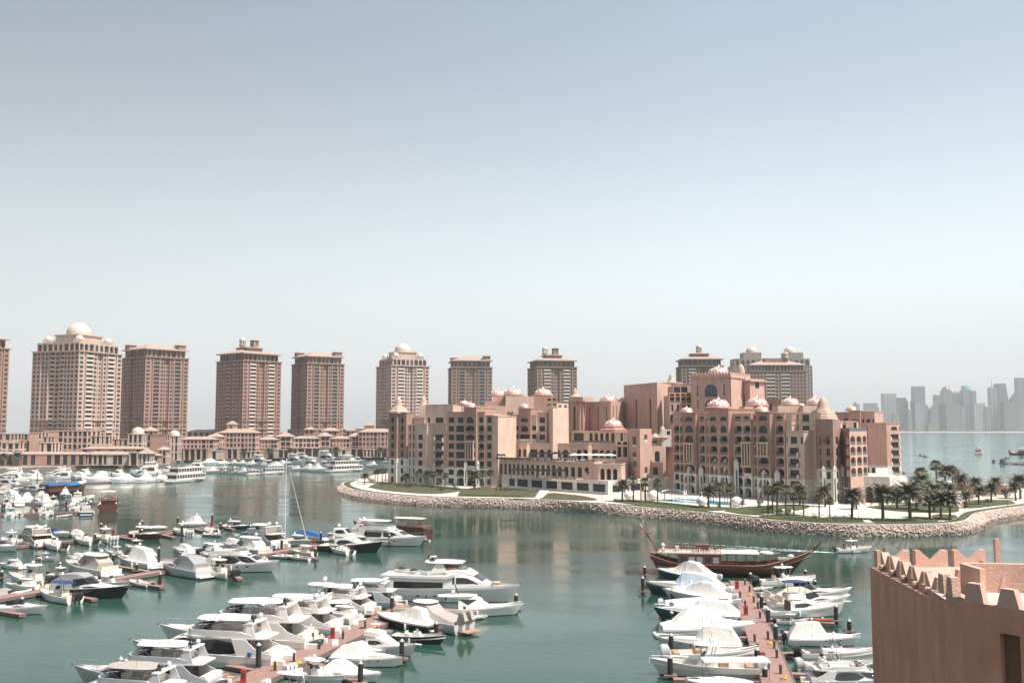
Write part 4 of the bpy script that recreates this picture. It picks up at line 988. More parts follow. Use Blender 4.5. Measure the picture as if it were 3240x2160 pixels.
def slit_block(name_label, pts, ytop, slits, m, zb=3.0, merl=False):
 """blank tall block with tall lattice slits; pts = (left, corner, right) as (px, Y); slits: (face, fraction, width, ytop, ybot)"""
 t = thing('hotel_block', name_label, 'hotel', group=HG); mb = MB(); w = []
 P = [V2(*p) for p in pts]; zt = ZY(ytop, P[1].y)
 back = P[0]+(P[2]-P[1])
 for (i, j) in ((0, 1), (1, 2)):
  A, B = P[i], P[j]; L = (B-A).length; f = i
  ss = sorted([s for s in slits if s[0] == f], key=lambda s: s[1]); u = 0
  if not ss: mb.quad((A.x, A.y, zb), (B.x, B.y, zb), (B.x, B.y, zt), (A.x, A.y, zt), M[m]); continue
  z0 = ZY(ss[0][4], (A.y+B.y)/2); z1 = ZY(ss[0][3], (A.y+B.y)/2); cols = []
  for s in ss:
   c0 = s[1]*L-s[2]/2
   cols.append((c0-u, '.')); cols.append((s[2], s[5] if len(s) > 5 else 'v')); u = c0+s[2]
  cols.append((L-u, '.'))
  TYPES['v'] = (.96, .0, .0, 1.5, .7); TYPES['s'] = (.96, 0, 0, 0, .6)
  facade(mb, w, A, B, zb, cols, [(z0-zb, '.'), (z1-z0, None)], M[m], ztop=zt)
 mb.quad((P[2].x, P[2].y, zb), (back.x, back.y, zb), (back.x, back.y, zt), (P[2].x, P[2].y, zt), M[m]); mb.quad((back.x, back.y, zb), (P[0].x, P[0].y, zb), (P[0].x, P[0].y, zt), (back.x, back.y, zt), M[m])
 mb.add([(p.x, p.y, zt-.0) for p in (P[0], P[1], P[2], back)], [(0, 1, 2, 3)], 'flat')
 return t, mb, w, P+[back], zt
t, mb, w, P, zt = slit_block('narrow stair tower capped by a small bell dome, left of the pale slotted hall', [(1765, 474), (1846, 462), (1853, 470)], 1270, [(0, .66, 1.5, 1285, 1362, 's')], 'pink')
a, b = V2(1800, 466), V2(1846, 460); block(mb, a, b, 8, zt, ZY(1256, 463), M['pink']); c = (a+b)/2; bell_dome(t, c.x, c.y+4, ZY(1252, 463), 1.7, 3.6, 1.6)
for fx in (.42, .9):
 p = P[0].lerp(P[1], fx); mb.box(p.x-.4, p.x+.4, p.y-.6, p.y, 14, zt-.4, 'creamtrim')
finish(t, mb, w)
t, mb, w, P, zt = slit_block('pinkish hall with tall narrow slots and a copper dome, centre of the hotel', [(1851, 476), (1934, 452), (1986, 474)], 1268, [(0, .2, 1.3, 1286, 1362, 's'), (0, .52, 1.3, 1286, 1362, 's'), (0, .84, 1.3, 1286, 1362, 's'), (1, .14, 1.2, 1284, 1362, 's'), (1, .36, 1.2, 1284, 1362, 's'), (1, .58, 1.2, 1284, 1362, 's'), (1, .80, 1.2, 1284, 1362, 's')], 'pink')
copper_dome(t, XY(1926, 466), 466, zt, 3.8); copper_dome(t, XY(1964, 478), 478, zt, 2.8)
finish(t, mb, w)
t, mb, w, P, zt = slit_block('tallest windowless hall with tall pointed lattice windows, centre of the hotel', [(1976, 470), (2082, 438), (2127, 464)], 1209, [(0, .38, 2.0, 1262, 1362), (0, .80, 2.0, 1262, 1380), (1, .26, 2.0, 1266, 1380), (1, .72, 2.0, 1260, 1380)], 'pink')
q = P[0].lerp(P[1], .56); mb.prism([(q.x-.0, q.y-.9), (P[1].x-.4, P[1].y-1.0), (P[1].x-.3, P[1].y+.5), (q.x, q.y+.5)], zt-4, zt-.4, M['pink']) if False else None
copper_dome(t, XY(2036, 472), 472, zt-1.2, 2.1)
finish(t, mb, w)
def turret():
 t = thing('hotel_block', 'slim turret with a wide-brimmed bell dome right of the tallest hall', 'hotel', group=HG); mb = MB(); w = []
 a, b = V2(2112, 470), V2(2150, 470); zt = ZY(1213, 470); block(mb, a, b, 6, 3, zt, M['pink']); c = (a+b)/2+Vector((0, 3))
 q = MB(); q.lathe([(4.0,-1.6), (5.4,-.2), (5.4, .15), (2.2, .5)], 'bell', (c.x, c.y, zt+.3), 4*4); q.build('brim', t)
 bell_dome(t, c.x, c.y, zt+.9, 1.8, 4.0, 1.2); finish(t, mb, w)
turret()
# ---------------- terraces
def terraces():
 t = thing('hotel_terraces', 'stepped pink terrace building with rows of small arches, centre front of the hotel', 'hotel', group=HG)
 mb = MB(); w = []; P8 = 7.8
 blk = lambda p0, Y0, p1, Y1, yt, zb, back, m, cols=None, rws=None, right=None, par=.9, left=None: block(mb, V2(p0, Y0), V2(p1, Y1), back, zb, ZY(yt, (Y0+Y1)/2), M[m], front=(cols, rws) if cols else None, right=right, left=left, wins=w, parapet=par, band=[(ZY(yt, (Y0+Y1)/2)-.35, .35, .25)])
 # lower arcade tier (ground level of the podium roof up to the upper terrace)
 blk(1566, 424, 1660, 412, 1452, P8-4, 16, 'sand', [(1, 'a')]*7, [(3.9, '.'), (5.6, None)])
 blk(1660, 413, 1760, 404, 1454, P8, 14, 'sand', [(1, 'a')]*6, [(5.4, None)])
 blk(1760, 402, 1880, 392, 1460, P8, 14, 'sand', [(1, 'a')]*5+[(.6, '.')], [(5.0, None)])
 blk(1880, 384, 1966, 381, 1466, P8, 16, 'sand', [(.8, '.')]+[(1, 'r')]*3+[(.5, '.')], [(4.6, None)])
 # upper tier behind the umbrellas
 z1 = ZY(1456, 405)
 blk(1604, 440, 1668, 432, 1400, z1-8, 14, 'sand', [(1, 'a')]*4, [(8, '.'), (4.6, None)])
 blk(1668, 434, 1822, 424, 1401, z1-6, 16, 'sand', [(1.4, 'g')]+[(1, 'a')]*4+[(.8, '.')], [(6, '.'), (4.4, None)])
 blk(1822, 418, 1862, 416, 1401, z1-6, 16, 'pink', [(1, 'r')]*2, [(6, '.'), (4.4, None)])
 blk(1862, 422, 1955, 416, 1402, z1-6, 16, 'sand', [(1.6, 'g'), (1, 'a'), (1, 'a'), (1, 'a')], [(6, '.'), (4.4, None)])
 blk(1950, 400, 1988, 398, 1406, P8, 14, 'sand', [(1, 'r'), (1, 'r')], [(8.2, '.'), (6.4, None)])
 # top storey with arched windows and lit end
 z2 = ZY(1401, 424)
 blk(1812, 440, 1948, 428, 1363, z2-5, 14, 'sand', [(1.6, 'g'), (.5, '.')]+[(.7, 'a')]*5, [(5, '.'), (4.8, None)])
 blk(1948, 426, 1988, 424, 1366, z2-5, 14, 'sand', [(1, '.'), (1, 'w'), (1, '.')], [(5, '.'), (4.8, None)])
 # outer stair walls
 for (p0, Y0, p1, Y1, ya, yb) in ((1865, 388, 1893, 382, 1452, 1476), (1846, 386, 1872, 380, 1485, 1512)):
  a, b = V2(p0, Y0), V2(p1, Y1); za, zb_ = ZY(ya, Y0), ZY(yb, Y1)
  mb.add([(a.x, a.y, P8), (b.x, b.y, P8), (b.x, b.y, max(zb_, P8+.6)), (a.x, a.y, za), (a.x, a.y+.8, P8), (b.x, b.y+.8, P8), (b.x, b.y+.8, max(zb_, P8+.6)), (a.x, a.y+.8, za)], [(0, 1, 2, 3), (1, 5, 6, 2), (4, 0, 3, 7), (3, 2, 6, 7), (5, 4, 7, 6)], M['sand'])
 finish(t, mb, w, 80)
 d = MB(); x, y, z = XY(1942, 434), 434, ZY(1362, 434)
 d.lathe([(5.9, 0), (5.9, .8), (4.9, 1.4), (4.2, 1.9)], 'copper', (x, y, z-.3), 8, smooth=False); d.build('dome_base', t); copper_dome(t, x, y, z+1.6, 3.9)
 g = MB()
 for (p0, Y0, p1, Y1, yy) in ((1812, 426, 1948, 420, 1401),):
  a, b = V2(p0, Y0-1), V2(p1, Y1-1); z = ZY(yy, (Y0+Y1)/2); g.quad((a.x, a.y, z), (b.x, b.y, z), (b.x, b.y, z+1), (a.x, a.y, z+1), 'grail')
 g.build('glass_balustrade', t)
terraces()
def square_tower():
 t = thing('hotel_block', 'plain square tower with stacked square openings, right of the white umbrellas', 'hotel', group=HG); mb = MB(); w = []
 a, b, c = V2(1986, 400), V2(2026, 386), V2(2063, 398); zt = ZY(1356, 390); d = a+c-b; zb = 3
 hh = zt-zb
 facade(mb, w, a, b, zb, [(1, '.'), (.95, 'c'), (.75, '.')], [(hh*.34, '.'), (hh*.16, None), (hh*.15, None), (hh*.05, '.'), (hh*.2, None)], M['pink'], ztop=zt)
 facade(mb, w, b, c, zb, [(1, '.'), (.9, 'c'), (1, '.')], [(hh*.24, '.'), (hh*.17, None), (hh*.37, '.'), (hh*.15, None)], M['pink'], ztop=zt)
 for p, q in ((c, d), (d, a)): mb.quad((p.x, p.y, zb), (q.x, q.y, zb), (q.x, q.y, zt), (p.x, p.y, zt), M['pink'])
 mb.add([(p.x, p.y, zt) for p in (a, b, c, d)], [(0, 1, 2, 3)], 'flat'); finish(t, mb, w)
 t = thing('hotel_block', 'gate building with a deep balcony arch and white bell-domed corner', 'hotel', group=HG); mb = MB(); w = []
 blk = lambda p0, Y0, p1, Y1, yt, zb, back, m, cols=None, rws=None,**k: block(mb, V2(p0, Y0), V2(p1, Y1), back, zb, ZY(yt, (Y0+Y1)/2), M[m], front=(cols, rws) if cols else None, wins=w,**k)
 blk(2060, 398, 2098, 398, 1462, 3, 6, 'pink', [(.4, '.'), (1.3, 'c'), (1.1, '.')], [(4.8, '.'), (4.8, None)])
 blk(2060, 404, 2108, 404, 1410, 8, 12, 'sand', [(.3, '.'), (1, 'a'), (.6, '.')], [(5.2, '.'), (5.6, None)])
 blk(2062, 410, 2106, 410, 1386, 18, 8, 'white', [(1, 'b'), (1, '.')], [(3.2, '.'), (3, None)])
 blk(2104, 410, 2132, 406, 1402, 3, 10, 'pink'); blk(2096, 406, 2126, 406, 1386, 20, 6, 'white', [(.6, '.'), (1, 'w')], [(4, '.'), (3, None)])
 x, y, z = XY(2098, 409), 409, ZY(1384, 409); q = MB(); q.lathe([(3.3,-.5), (3.8, 0), (3.8, .2), (1.6, .9)], 'bell', (x, y, z), 8, smooth=False); q.build('brim', t); bell_dome(t, x, y, z+.9, 1.75, 3.8, 1.2)
 copper_dome(t, XY(2075, 412), 412, ZY(1386, 412), 1.8)
 finish(t, mb, w)
square_tower()
def podium(label, pts, z0, z1, left, right, back, nm='podium', mtop='flat'):
 t = thing(nm, label, 'building', group=HG); mb = MB(); w = []; P = [G(px, py, z0) for px, py in pts]
 A, B, C_ = [Vector((p.x, p.y)) for p in P]; h = z1-z0
 facade(mb, w, A, B, z0, left[0], left[1], M['white'], ztop=z1, glass='glass'); facade(mb, w, B, C_, z0, right[0], right[1], M['white'], ztop=z1, glass='glass')
 D, E = A+Vector((3, back)), C_+Vector((3, back))
 for p, q in ((C_, E), (E, D), (D, A)): mb.quad((p.x, p.y, z0), (q.x, q.y, z0), (q.x, q.y, z1), (p.x, p.y, z1), M['white'])
 mb.add([(p.x, p.y, z1-.004) for p in (A, B, C_, E, D)], [(0, 1, 2, 3, 4)], mtop);
 r = .35
 mb.prism([(A.x, A.y-.02), (B.x, B.y-.02), (B.x, B.y+.5), (A.x, A.y+.5)], z1, z1+.35, M['white']); mb.prism([(B.x, B.y+.52), (C_.x, C_.y), (C_.x, C_.y+.5), (B.x, B.y+1.0)], z1, z1+.35, M['white'])
 finish(t, mb, w); return P
podium('long white stone podium with seven wide dark windows below the terraces', [(1588, 1541), (1925, 1565), (2136, 1548)], ZI, 7.8,
  ([(.55, '.'), (.55, 'g'), (.1, '.')]+[(1, 'g'), (.14, '.')]*6, [(.4, '.'), (3.9, None)]), ([(.2, '.'), (.7, 'g'), (.4, '.'), (1, 'g'), (.5, '.'), (.3, 'n'), (1.2, '.')], [(.3, '.'), (3.6, None)]), 44)
podium('white stone garden pavilion with tall arches right of the hotel', [(2664, 1587), (2817, 1592), (2858, 1586)], ZI, 11.3,
  ([(1.4, '.'), (.6, 'r'), (.9, 'r'), (.9, 'r'), (.5, '.')], [(5.6, None)]), ([(.2, '.'), (.9, 'r'), (.7, '.'), (.7, 'r'), (.1, '.')], [(5.6, None)]), 26, 'garden_pavilion')
# ---------------- main block behind
def main_block():
 t = thing('hotel_block', 'tall main block with crenellated top and a big blue-glazed arch window under a copper dome', 'hotel', group=HG); mb = MB(); w = []
 blk = lambda p0, p1, Y, yt, zb, back, m, cols=None, rws=None,**k: block(mb, V2(p0, Y), V2(p1, Y), back, zb, ZY(yt, Y), M[m], front=(cols, rws) if cols else None, wins=w,**k)
 z = ZY(1340, 420)
 blk(2121, 2192, 424, 1250, 3, 16, 'pink', C('ww.w'), [(z-3, '.'), (4.4, 'b'), (4.4, 'n'), (4.4, 'A')])
 blk(2134, 2192, 428, 1219, 3, 16, 'pink', C('gg', 1)+C('.', .5), [(ZY(1246, 428)-3, '.'), (3.8, None)])
 zt = ZY(1190, 418); zz = ZY(1330, 418)
 block(mb, V2(2190, 418), V2(2318, 408), 22, 3, zt, M['pink'], front=([(.7, '.'), (.5, 'n'), (.5, '.'), (2.2, 'q'), (.5, '.'), (.5, 'n'), (.7, '.')], [(zz-3, '.'), (4.2, 'a'), (4.6, None), (.6, '.'), (5.8, None)]), right=([(1, '.'), (1, 'n'), (1, '.')], [(26, '.'), (5, None)]), wins=w, band=[(zt-1.0, .4, .4)], glass='bglass')
 A, B = V2(2190, 418), V2(2318, 408); merlons(mb, A, B, zt, 'pink', 13, 1.3, 1.3); t_ = (B-A).normalized(); n_ = Vector((t_.y,-t_.x)); merlons(mb, B, B-n_*22, zt, 'pink', 14, 1.3, 1.3)
 copper_dome(t, XY(2280, 424), 424, ZY(1186, 424), 4.3)
 finish(t, mb, w)
 t = thing('hotel_block', 'square bell-domed tower with one tall lattice arch, right of the crenellated main block', 'hotel', group=HG); mb = MB(); w = []
 a, b = V2(2322, 424), V2(2378, 416); zt = ZY(1203, 420); z0, z1 = ZY(1296, 420), ZY(1240, 420); TYPES['v'] = (.96, .0, .0, 1.5, .7)
 block(mb, a, b, 9, 3, zt, M['pink'], front=([(1, '.'), (.9, 'v'), (.8, '.')], [(z0-3, '.'), (z1-z0, None)]), right=([(.6, '.'), (1, 'a'), (.6, '.')], [(z1-3+1, '.'), (4.4, None)]), wins=w, band=[(zt-.6, .6, .9)])
 c = (a+b)/2+Vector((1, 4)); bell_dome(t, c.x, c.y, zt+.5, 2.4, 6.8, 1.6)
 block(mb, V2(2378, 424), V2(2420, 424), 8, 3, ZY(1236, 424), M['pink'], wins=w); block(mb, V2(2420, 420), V2(2478, 416), 10, 3, ZY(1263, 418), M['brownst'], front=([(.6, '.'), (.5, 'w'), (1, '.')], [(ZY(1302, 418)-3, '.'), (4, None)]), wins=w)
 finish(t, mb, w)
TYPES['q'] = (.8, .3, .3, .9, .6)
main_block()
# ---------------- east wing
def east_wing():
 A, B = G(2129, 1553, ZI).xy, G(2545, 1588, ZI).xy
 t = thing('hotel_wing', 'long east wing with arched loggias, white arcaded base and two large copper domes in front', 'hotel', group=HG)
 mb = MB(); w = []; T = FH
 OV = {0: 'r', 1: 'A', 7: 'h'}
 s = lambda p0, p1, off, yt, cols, m='pink', ov=None, back=15,**k: seg(mb, w, A, B, p0, p1, off, yt, back, cols, 8, m, ov={**OV,**(ov or {})}, white=2,**k)
 s(2129, 2151, 0, 1325, C('A'), 'pink', {0: 'b', 1: 'w', 7: '.'}); s(2151, 2172, .4, 1325, C('A'), 'pink')
 a1, b1, z1 = s(2172, 2213, 2.0, 1305, C('A'), 'brownst', {7: 'h', 6: 'a', 5: 'a'})
 s(2213, 2234, .4, 1325, C('A')); s(2234, 2257, 0, 1325, C('A'))
 a2, b2, z2 = s(2257, 2322, 2.6, 1293, C('AA'), 'rose', {7: 'h', 6: 'a'})
 s(2322, 2353, .4, 1325, C('A')); a4, b4, z4 = s(2353, 2382, .8, 1325, C('c'), 'pink', {6: 'A', 5: 'A'}); s(2382, 2406, 0, 1325, C('A'))
 a3, b3, z3 = s(2406, 2450, 2.2, 1303, C('A'), 'brownst', {7: 'h', 6: 'a', 5: 'a'})
 s(2450, 2482, 0, 1325, C('A'), 'pink', {0: '.', 1: 'r'})
 s(2482, 2500,-.8, 1340, C('.'), 'sand', {0: '.', 1: '.', 7: '.'})
 seg(mb, w, A, B, 2490, 2546, .6, 1362, 12, [(.2, '.'), (1.2, 'B'), (.4, '.')], 6, 'sand', ov={0: '.', 5: 'w'}, white=2)
 seg(mb, w, A, B, 2496, 2574,-3.5, 1335, 14, [(.3, 'n'), (1, 'w'), (.7, '.')], 8, 'sand', ov={i: '.' for i in range(6)}, white=2)
 lattice_frame(t, a1.lerp(b1, .18), a1.lerp(b1, .82), .02, 3, 5); lattice_frame(t, a4.lerp(b4, .05), a4.lerp(b4, .95), .02, 3, 5.2); lattice_frame(t, a3.lerp(b3, .18), a3.lerp(b3, .82), .02, 4, 5.2)
 for px, zt in ((2257, 15.2), (2289, 15.2), (2321, 15.2), (2174, 12), (2211, 12), (2408, 12), (2448, 12)):
  p = on_line(A, B, px); pilaster(t, Vector((p.x, p.y-2.3)), 3.05, zt, 1.5)
 c = (a1+b1)/2; copper_dome(t, c.x, c.y+4, z1, 2.3); c = (a2+b2)/2; copper_dome(t, c.x+1.5, c.y+6, z2+.3, 4.2)
 c = (a3+b3)/2; copper_dome(t, c.x+.8, c.y+4, z3, 2.3)
 for px, Y, py, r in ((2400, 392, 1284, 4.1), (2506, 384, 1282, 3.4), (2586, 380, 1281, 3.3), (2541, 396, 1287, 1.3)):
  block(mb, V2(px-40, Y-4), V2(px+36, Y-4), 9, 20, ZY(py+2, Y), M['sand']); copper_dome(t, XY(px, Y), Y, ZY(py, Y), r)
 finish(t, mb, w, 98)
 # corner tower
 t = thing('hotel_wing', 'dark brown corner tower with tall white pilasters and a stepped bell dome', 'hotel', group=HG); mb = MB(); w = []
 c0, c1, c2, c3 = V2(2574, 340), V2(2606, 326), V2(2640, 324), V2(2664, 334); zt = ZY(1325, 330)
 rws = [(FH, None)]*8
 for p, q, cols in ((c0, c1, C('.n')), (c1, c2, C('n')), (c2, c3, C('n'))):
  facade(mb, w, p, q, 3, cols, [(FH, None)]*6+[(FH, '.')], M['brownst'], M['white'], 3+3*FH, ztop=zt)
 back = [c3+Vector((2, 12)), c0+Vector((2, 12))]
 for p, q in ((c3, back[0]), (back[0], back[1]), (back[1], c0)): mb.quad((p.x, p.y, 3), (q.x, q.y, 3), (q.x, q.y, zt), (p.x, p.y, zt), M['brownst'])
 mb.add([(p.x, p.y, zt) for p in (c0, c1, c2, c3,*back)], [tuple(range(6))], 'flat')
 for p in (c0, c1, c2, c3): pilaster(t, p+Vector((0, .3)), 3.05, 3+3*FH, 1.1, 1.0)
 cc = (c0+c3)/2+Vector((0, 3)); q = MB()
 q.lathe([(5.3,-1.6), (5.3, 0), (4.9, .5), (4.9, 1.0), (4.3, 1.4), (4.3, 1.9), (3.9, 2.2), (3.6, 3.0)], 'bell', (cc.x, cc.y, zt), 8, smooth=False); q.build('tower_crown', t)
 bell_dome(t, cc.x, cc.y, zt+2.6, 2.5, 5.0, 1.25)
 q = MB()
 for (p, sx) in ((c1,-1), (c3, 1)):
  for k in range(4): q.tube([(p.x+(k-1.5)*.9, p.y, zt-8.4), (p.x+(k-1.5)*.9, p.y-1.6, zt-6.6), (p.x+(k-1.5)*.9, p.y, zt-6.6)], .13, 'wood', 4)
  q.box(p.x-2, p.x+2, p.y-1.8, p.y-.1, zt-6.5, zt-6.2, 'wood')
 q.build('timber_canopy', t); finish(t, mb, w)
 t = thing('hotel_wing', 'sunlit end pavilion of the east wing with twelve arched loggia openings', 'hotel', group=HG); mb = MB(); w = []
 a, b, c = V2(2660, 338), V2(2692, 326), V2(2747, 336); zt = ZY(1364, 330); d = a+c-b; z0 = ZY(1507, 330)
 hh = (zt-z0)/4.3
 facade(mb, w, a, b, 3, C('..'), [(z0-3, '.')]+[(hh, 'n')]*4, M['brownst'], M['white'], 10, ztop=zt); facade(mb, w, b, c, 3, [(1, 'A'), (1, 'A'), (.8, 'A')], [(z0-3, '.')]+[(hh, None)]*4, M['pink'], M['white'], 10, ztop=zt)  # left face in brown stucco: its shade is put into the wall colour
 for p, q in ((c, d), (d, a)): mb.quad((p.x, p.y, 3), (q.x, q.y, 3), (q.x, q.y, zt), (p.x, p.y, zt), M['pink'])
 mb.add([(p.x, p.y, zt) for p in (a, b, c, d)], [(0, 1, 2, 3)], 'flat')
 block(mb, V2(2664, 342), V2(2718, 340), 8, zt-2, ZY(1335, 341), M['sand'], front=([(1, 'b'), (1, '.'), (.8, 'w')], [(2, '.'), (3.6, None)]), wins=w)
 g = MB(); g.quad((a.x, a.y, zt), (b.x, b.y, zt), (b.x, b.y, zt+1.1), (a.x, a.y, zt+1.1), 'grail'); g.quad((b.x, b.y, zt), (c.x, c.y, zt), (c.x, c.y, zt+1.1), (b.x, b.y, zt+1.1), 'grail'); g.build('glass_balustrade', t)
 finish(t, mb, w)
 t = thing('hotel_wing', 'rear east wing with one column of square windows and a small copper dome', 'hotel', group=HG); mb = MB(); w = []; A, B = V2(2640, 500), V2(2768, 488)
 seg(mb, w, A, B, 2640, 2690, 0, 1303, 14, C('Aw'), 8, 'brownst', white=2); a, b, z = seg(mb, w, A, B, 2690, 2726, 1.8, 1298, 14, C('A'), 8, 'rose', white=2, ov={7: 'h', 6: 'a'}); c = (a+b)/2; copper_dome(t, c.x, c.y+4, z, 2.5)
 seg(mb, w, A, B, 2726, 2768, 0, 1301, 14, [(.5, '.'), (1, 'w'), (.4, '.')], 8, 'pink', white=2, ov={7: 'h'}); finish(t, mb, w, 60)
 t = thing('hotel_wing', 'rearmost low wing by the open sea with white-posted balconies', 'hotel', group=HG); mb = MB(); w = []
 A, B = V2(2767, 470), V2(2804, 456); seg(mb, w, A, B, 2767, 2804, 0, 1337, 2, C('.'), 6, 'pink', white=2)
 A, B = V2(2804, 456), V2(2848, 458); seg(mb, w, A, B, 2804, 2848, 0, 1337, 14, [(.3, '.'), (1.1, 'B'), (.12, '.')], 7, 'pink', white=2, ov={6: 'h', 0: '.'}); finish(t, mb, w, 60)
 t = thing('hotel_wing', 'low white service building beside the rearmost wing', 'hotel', group=HG); mb = MB(); w = []; block(mb, V2(2736, 440), V2(2772, 436), 10, 3, ZY(1480, 438), M['white'], front=(C('ww'), [(4, None), (4, None)]), wins=w); finish(t, mb, w)
east_wing()
# ================================================================== FOREGROUND CRENELLATED BUILDING
def castle():
 t = thing('crenellated_building', 'pink crenellated rooftop close by in the lower right corner of the photo', 'building'); Z1, Z2 = 18.3, 19.2
 st = streaked('near_stucco', (.60, .265, .180), sx=.5, sz=.12, bump=.3, var=.14); lt = mat('near_stucco_top', (.52, .325, .255), .85, var=.12, scale=1.5, bump=.3, bscale=9)
 fl = mat('near_tiles', (.56, .42, .36), .8, var=.08, scale=1.2)
 A, B = G(2752.6, 1792, Z1).xy, G(2986, 1915, Z1).xy
 E, K = G(3064, 1898, Z2).xy, G(3330, 1939, Z2).xy
 tl_ = (B-A).normalized(); n = Vector((-tl_.y, tl_.x))            # n points to the right (inside)
 if n.x < 0: n =-n
 far = A+Vector((9, .6)); tf = (far-A).normalized()
 mb = MB()
 mb.prism([(A.x, A.y), (B.x, B.y), (B.x+9, B.y+1.5), (far.x, far.y)],-1, Z1, st, lt)
 mb.build('wall', t)
 def horned(P, d, w, h, th, name='merlon'):
  """V-notched block: two horns with a valley between"""
  nn = Vector((-d.y, d.x)); pr = [(0, 0), (w, 0), (w, h), (w*.86, h), (w*.5, h*.34), (w*.14, h), (0, h)]
  f = [P+d*x for x, z in pr]; zs = [Z1+z for x, z in pr]; m_ = MB(); k = len(pr)
  vs = [(p.x, p.y, z) for p, z in zip(f, zs)]+[(p.x+nn.x*th, p.y+nn.y*th, z) for p, z in zip(f, zs)]
  m_.add(vs, [(0, 1, 2, 3, 4, 5, 6), (7, 13, 12, 11, 10, 9, 8)]+[(i, i+k, (i+1) % k+k, (i+1) % k) for i in range(k)], lt); m_.build(name, t)
 L = (B-A).length; q = MB()
 for i in range(6):
  s = .9+i*(L-.8)/6
  horned(A+tl_*s+n*.5, tl_, (L-.8)/6*.86, 1.12, .5)
  b = MB(); p = A+tl_*(s+(L-.8)/6*.43)+n*.3; b.lathe([(.0, 0), (.17, .06), (.22, .2), (.17, .36), (0, .42)], lt, (p.x, p.y, Z1), 10); b.build('ball_finial', t)
 for i in range(3): horned(A+tf*(.35+i*2.75)+Vector((0,-.5)), tf, 2.3, 1.15, .5)
 # tower part
 back = K+Vector((3, 9)); bl = G(2991, 1866, Z2).xy
 mb = MB(); mb.prism([(bl.x, bl.y), (E.x, E.y), (K.x, K.y), (back.x, back.y), (bl.x+1.4, bl.y+8.5)],-1, Z2-.5, st, fl, False)
 mb.build('tower_wall', t)
 ef = (K-E).normalized(); on = Vector((ef.y,-ef.x))
 if on.y > 0: on =-on
 a = on_line(Vector((E.x, E.y)), Vector((K.x, K.y)), 3150); b = on_line(E, K, 3212); zt = ZY(1998, a.y)
 r = MB(); deep = mat('recess_shade_stucco', (.20, .085, .055), .9, var=.15, scale=1)  # darkened stucco: the shade of the deep recess is put into its colour
 # raised wall skin round the opening so that the opening itself is a true recess
 def skin(p, q_, z0, z1):
  o = on*.38; r.prism([(p.x+on.x*.001, p.y+on.y*.001), (p.x+o.x, p.y+o.y), (q_.x+o.x, q_.y+o.y), (q_.x+on.x*.001, q_.y+on.y*.001)], z0, z1, st)
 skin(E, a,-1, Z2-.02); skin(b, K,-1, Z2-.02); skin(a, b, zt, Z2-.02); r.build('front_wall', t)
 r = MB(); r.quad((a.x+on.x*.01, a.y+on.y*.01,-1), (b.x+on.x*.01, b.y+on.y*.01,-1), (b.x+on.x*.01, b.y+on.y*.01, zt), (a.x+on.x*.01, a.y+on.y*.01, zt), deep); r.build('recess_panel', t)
 def trap(P, d, w, wt, h, th, z):
  nn = Vector((-d.y, d.x));
  if nn.y < 0: nn =-nn
  g = (w-wt)/2; pr = [(0, 0), (w, 0), (w-g, h), (g, h)]; f = [P+d*x for x, _ in pr]
  m_ = MB(); vs = [(p.x, p.y, z+zz) for p, (_, zz) in zip(f, pr)]+[(p.x+nn.x*th, p.y+nn.y*th, z+zz) for p, (_, zz) in zip(f, pr)]
  m_.add(vs, [(0, 1, 2, 3), (5, 4, 7, 6), (0, 4, 5, 1), (1, 5, 6, 2), (2, 6, 7, 3), (3, 7, 4, 0)], lt); m_.build('merlon', t)
 # parapet wall of the tower
 w_ = MB(); es = (E-bl).normalized(); ns = Vector((-es.y, es.x));
 if ns.x < 0: ns =-ns
 w_.prism([(bl.x, bl.y), (E.x, E.y), (E.x+ns.x*.45, E.y+ns.y*.45+.1), (bl.x+ns.x*.45, bl.y+ns.y*.45)], Z2-.52, Z2+.002, lt)
 o = on*.38; i_ =-on*.3
 w_.prism([(E.x+o.x, E.y+o.y), (K.x+o.x, K.y+o.y), (K.x+i_.x, K.y+i_.y), (E.x+i_.x, E.y+i_.y)], Z2-.018, Z2+.006, lt)
 w_.prism([(E.x, E.y+.12), (K.x, K.y), (K.x+i_.x, K.y+i_.y), (E.x+i_.x, E.y+i_.y)], Z2-.5, Z2-.02, lt)
 w_.build('parapet', t)
 Ls = (E-bl).length
 for f in (.02, .40): trap(bl+es*Ls*f, es, Ls*.30, Ls*.2, .95, .42, Z2+.004)
 trap(E+on*.37, ef, 1.05, .7, .93, .42, Z2+.008)
 for k in range(1, 4): trap(E+on*.37+ef*(k*1.72), ef, 1.15, .66, .88, .42, Z2+.008)
 # inner upper terrace wall and slanted buttress
 u = MB(); a1, b1, c1 = G(3037, 1781, Z2+1.1).xy, G(3100, 1800, Z2+1.1).xy, G(3330, 1790, Z2+1.1).xy
 u.prism([(a1.x, a1.y), (b1.x, b1.y), (b1.x+.35, b1.y+.12), (a1.x+.35, a1.y+.3)], Z2-.5, Z2+1.1, lt)
 p0, p1 = G(3082, 1781.5, Z2+1.1).xy, G(3330, 1786, Z2+1.1).xy
 u.prism([(a1.x+.36, a1.y), (p1.x, p1.y), (p1.x, p1.y+.4), (a1.x+.36, a1.y+.4)], Z2-.5, Z2+1.1, lt)
 u.build('inner_parapet', t)
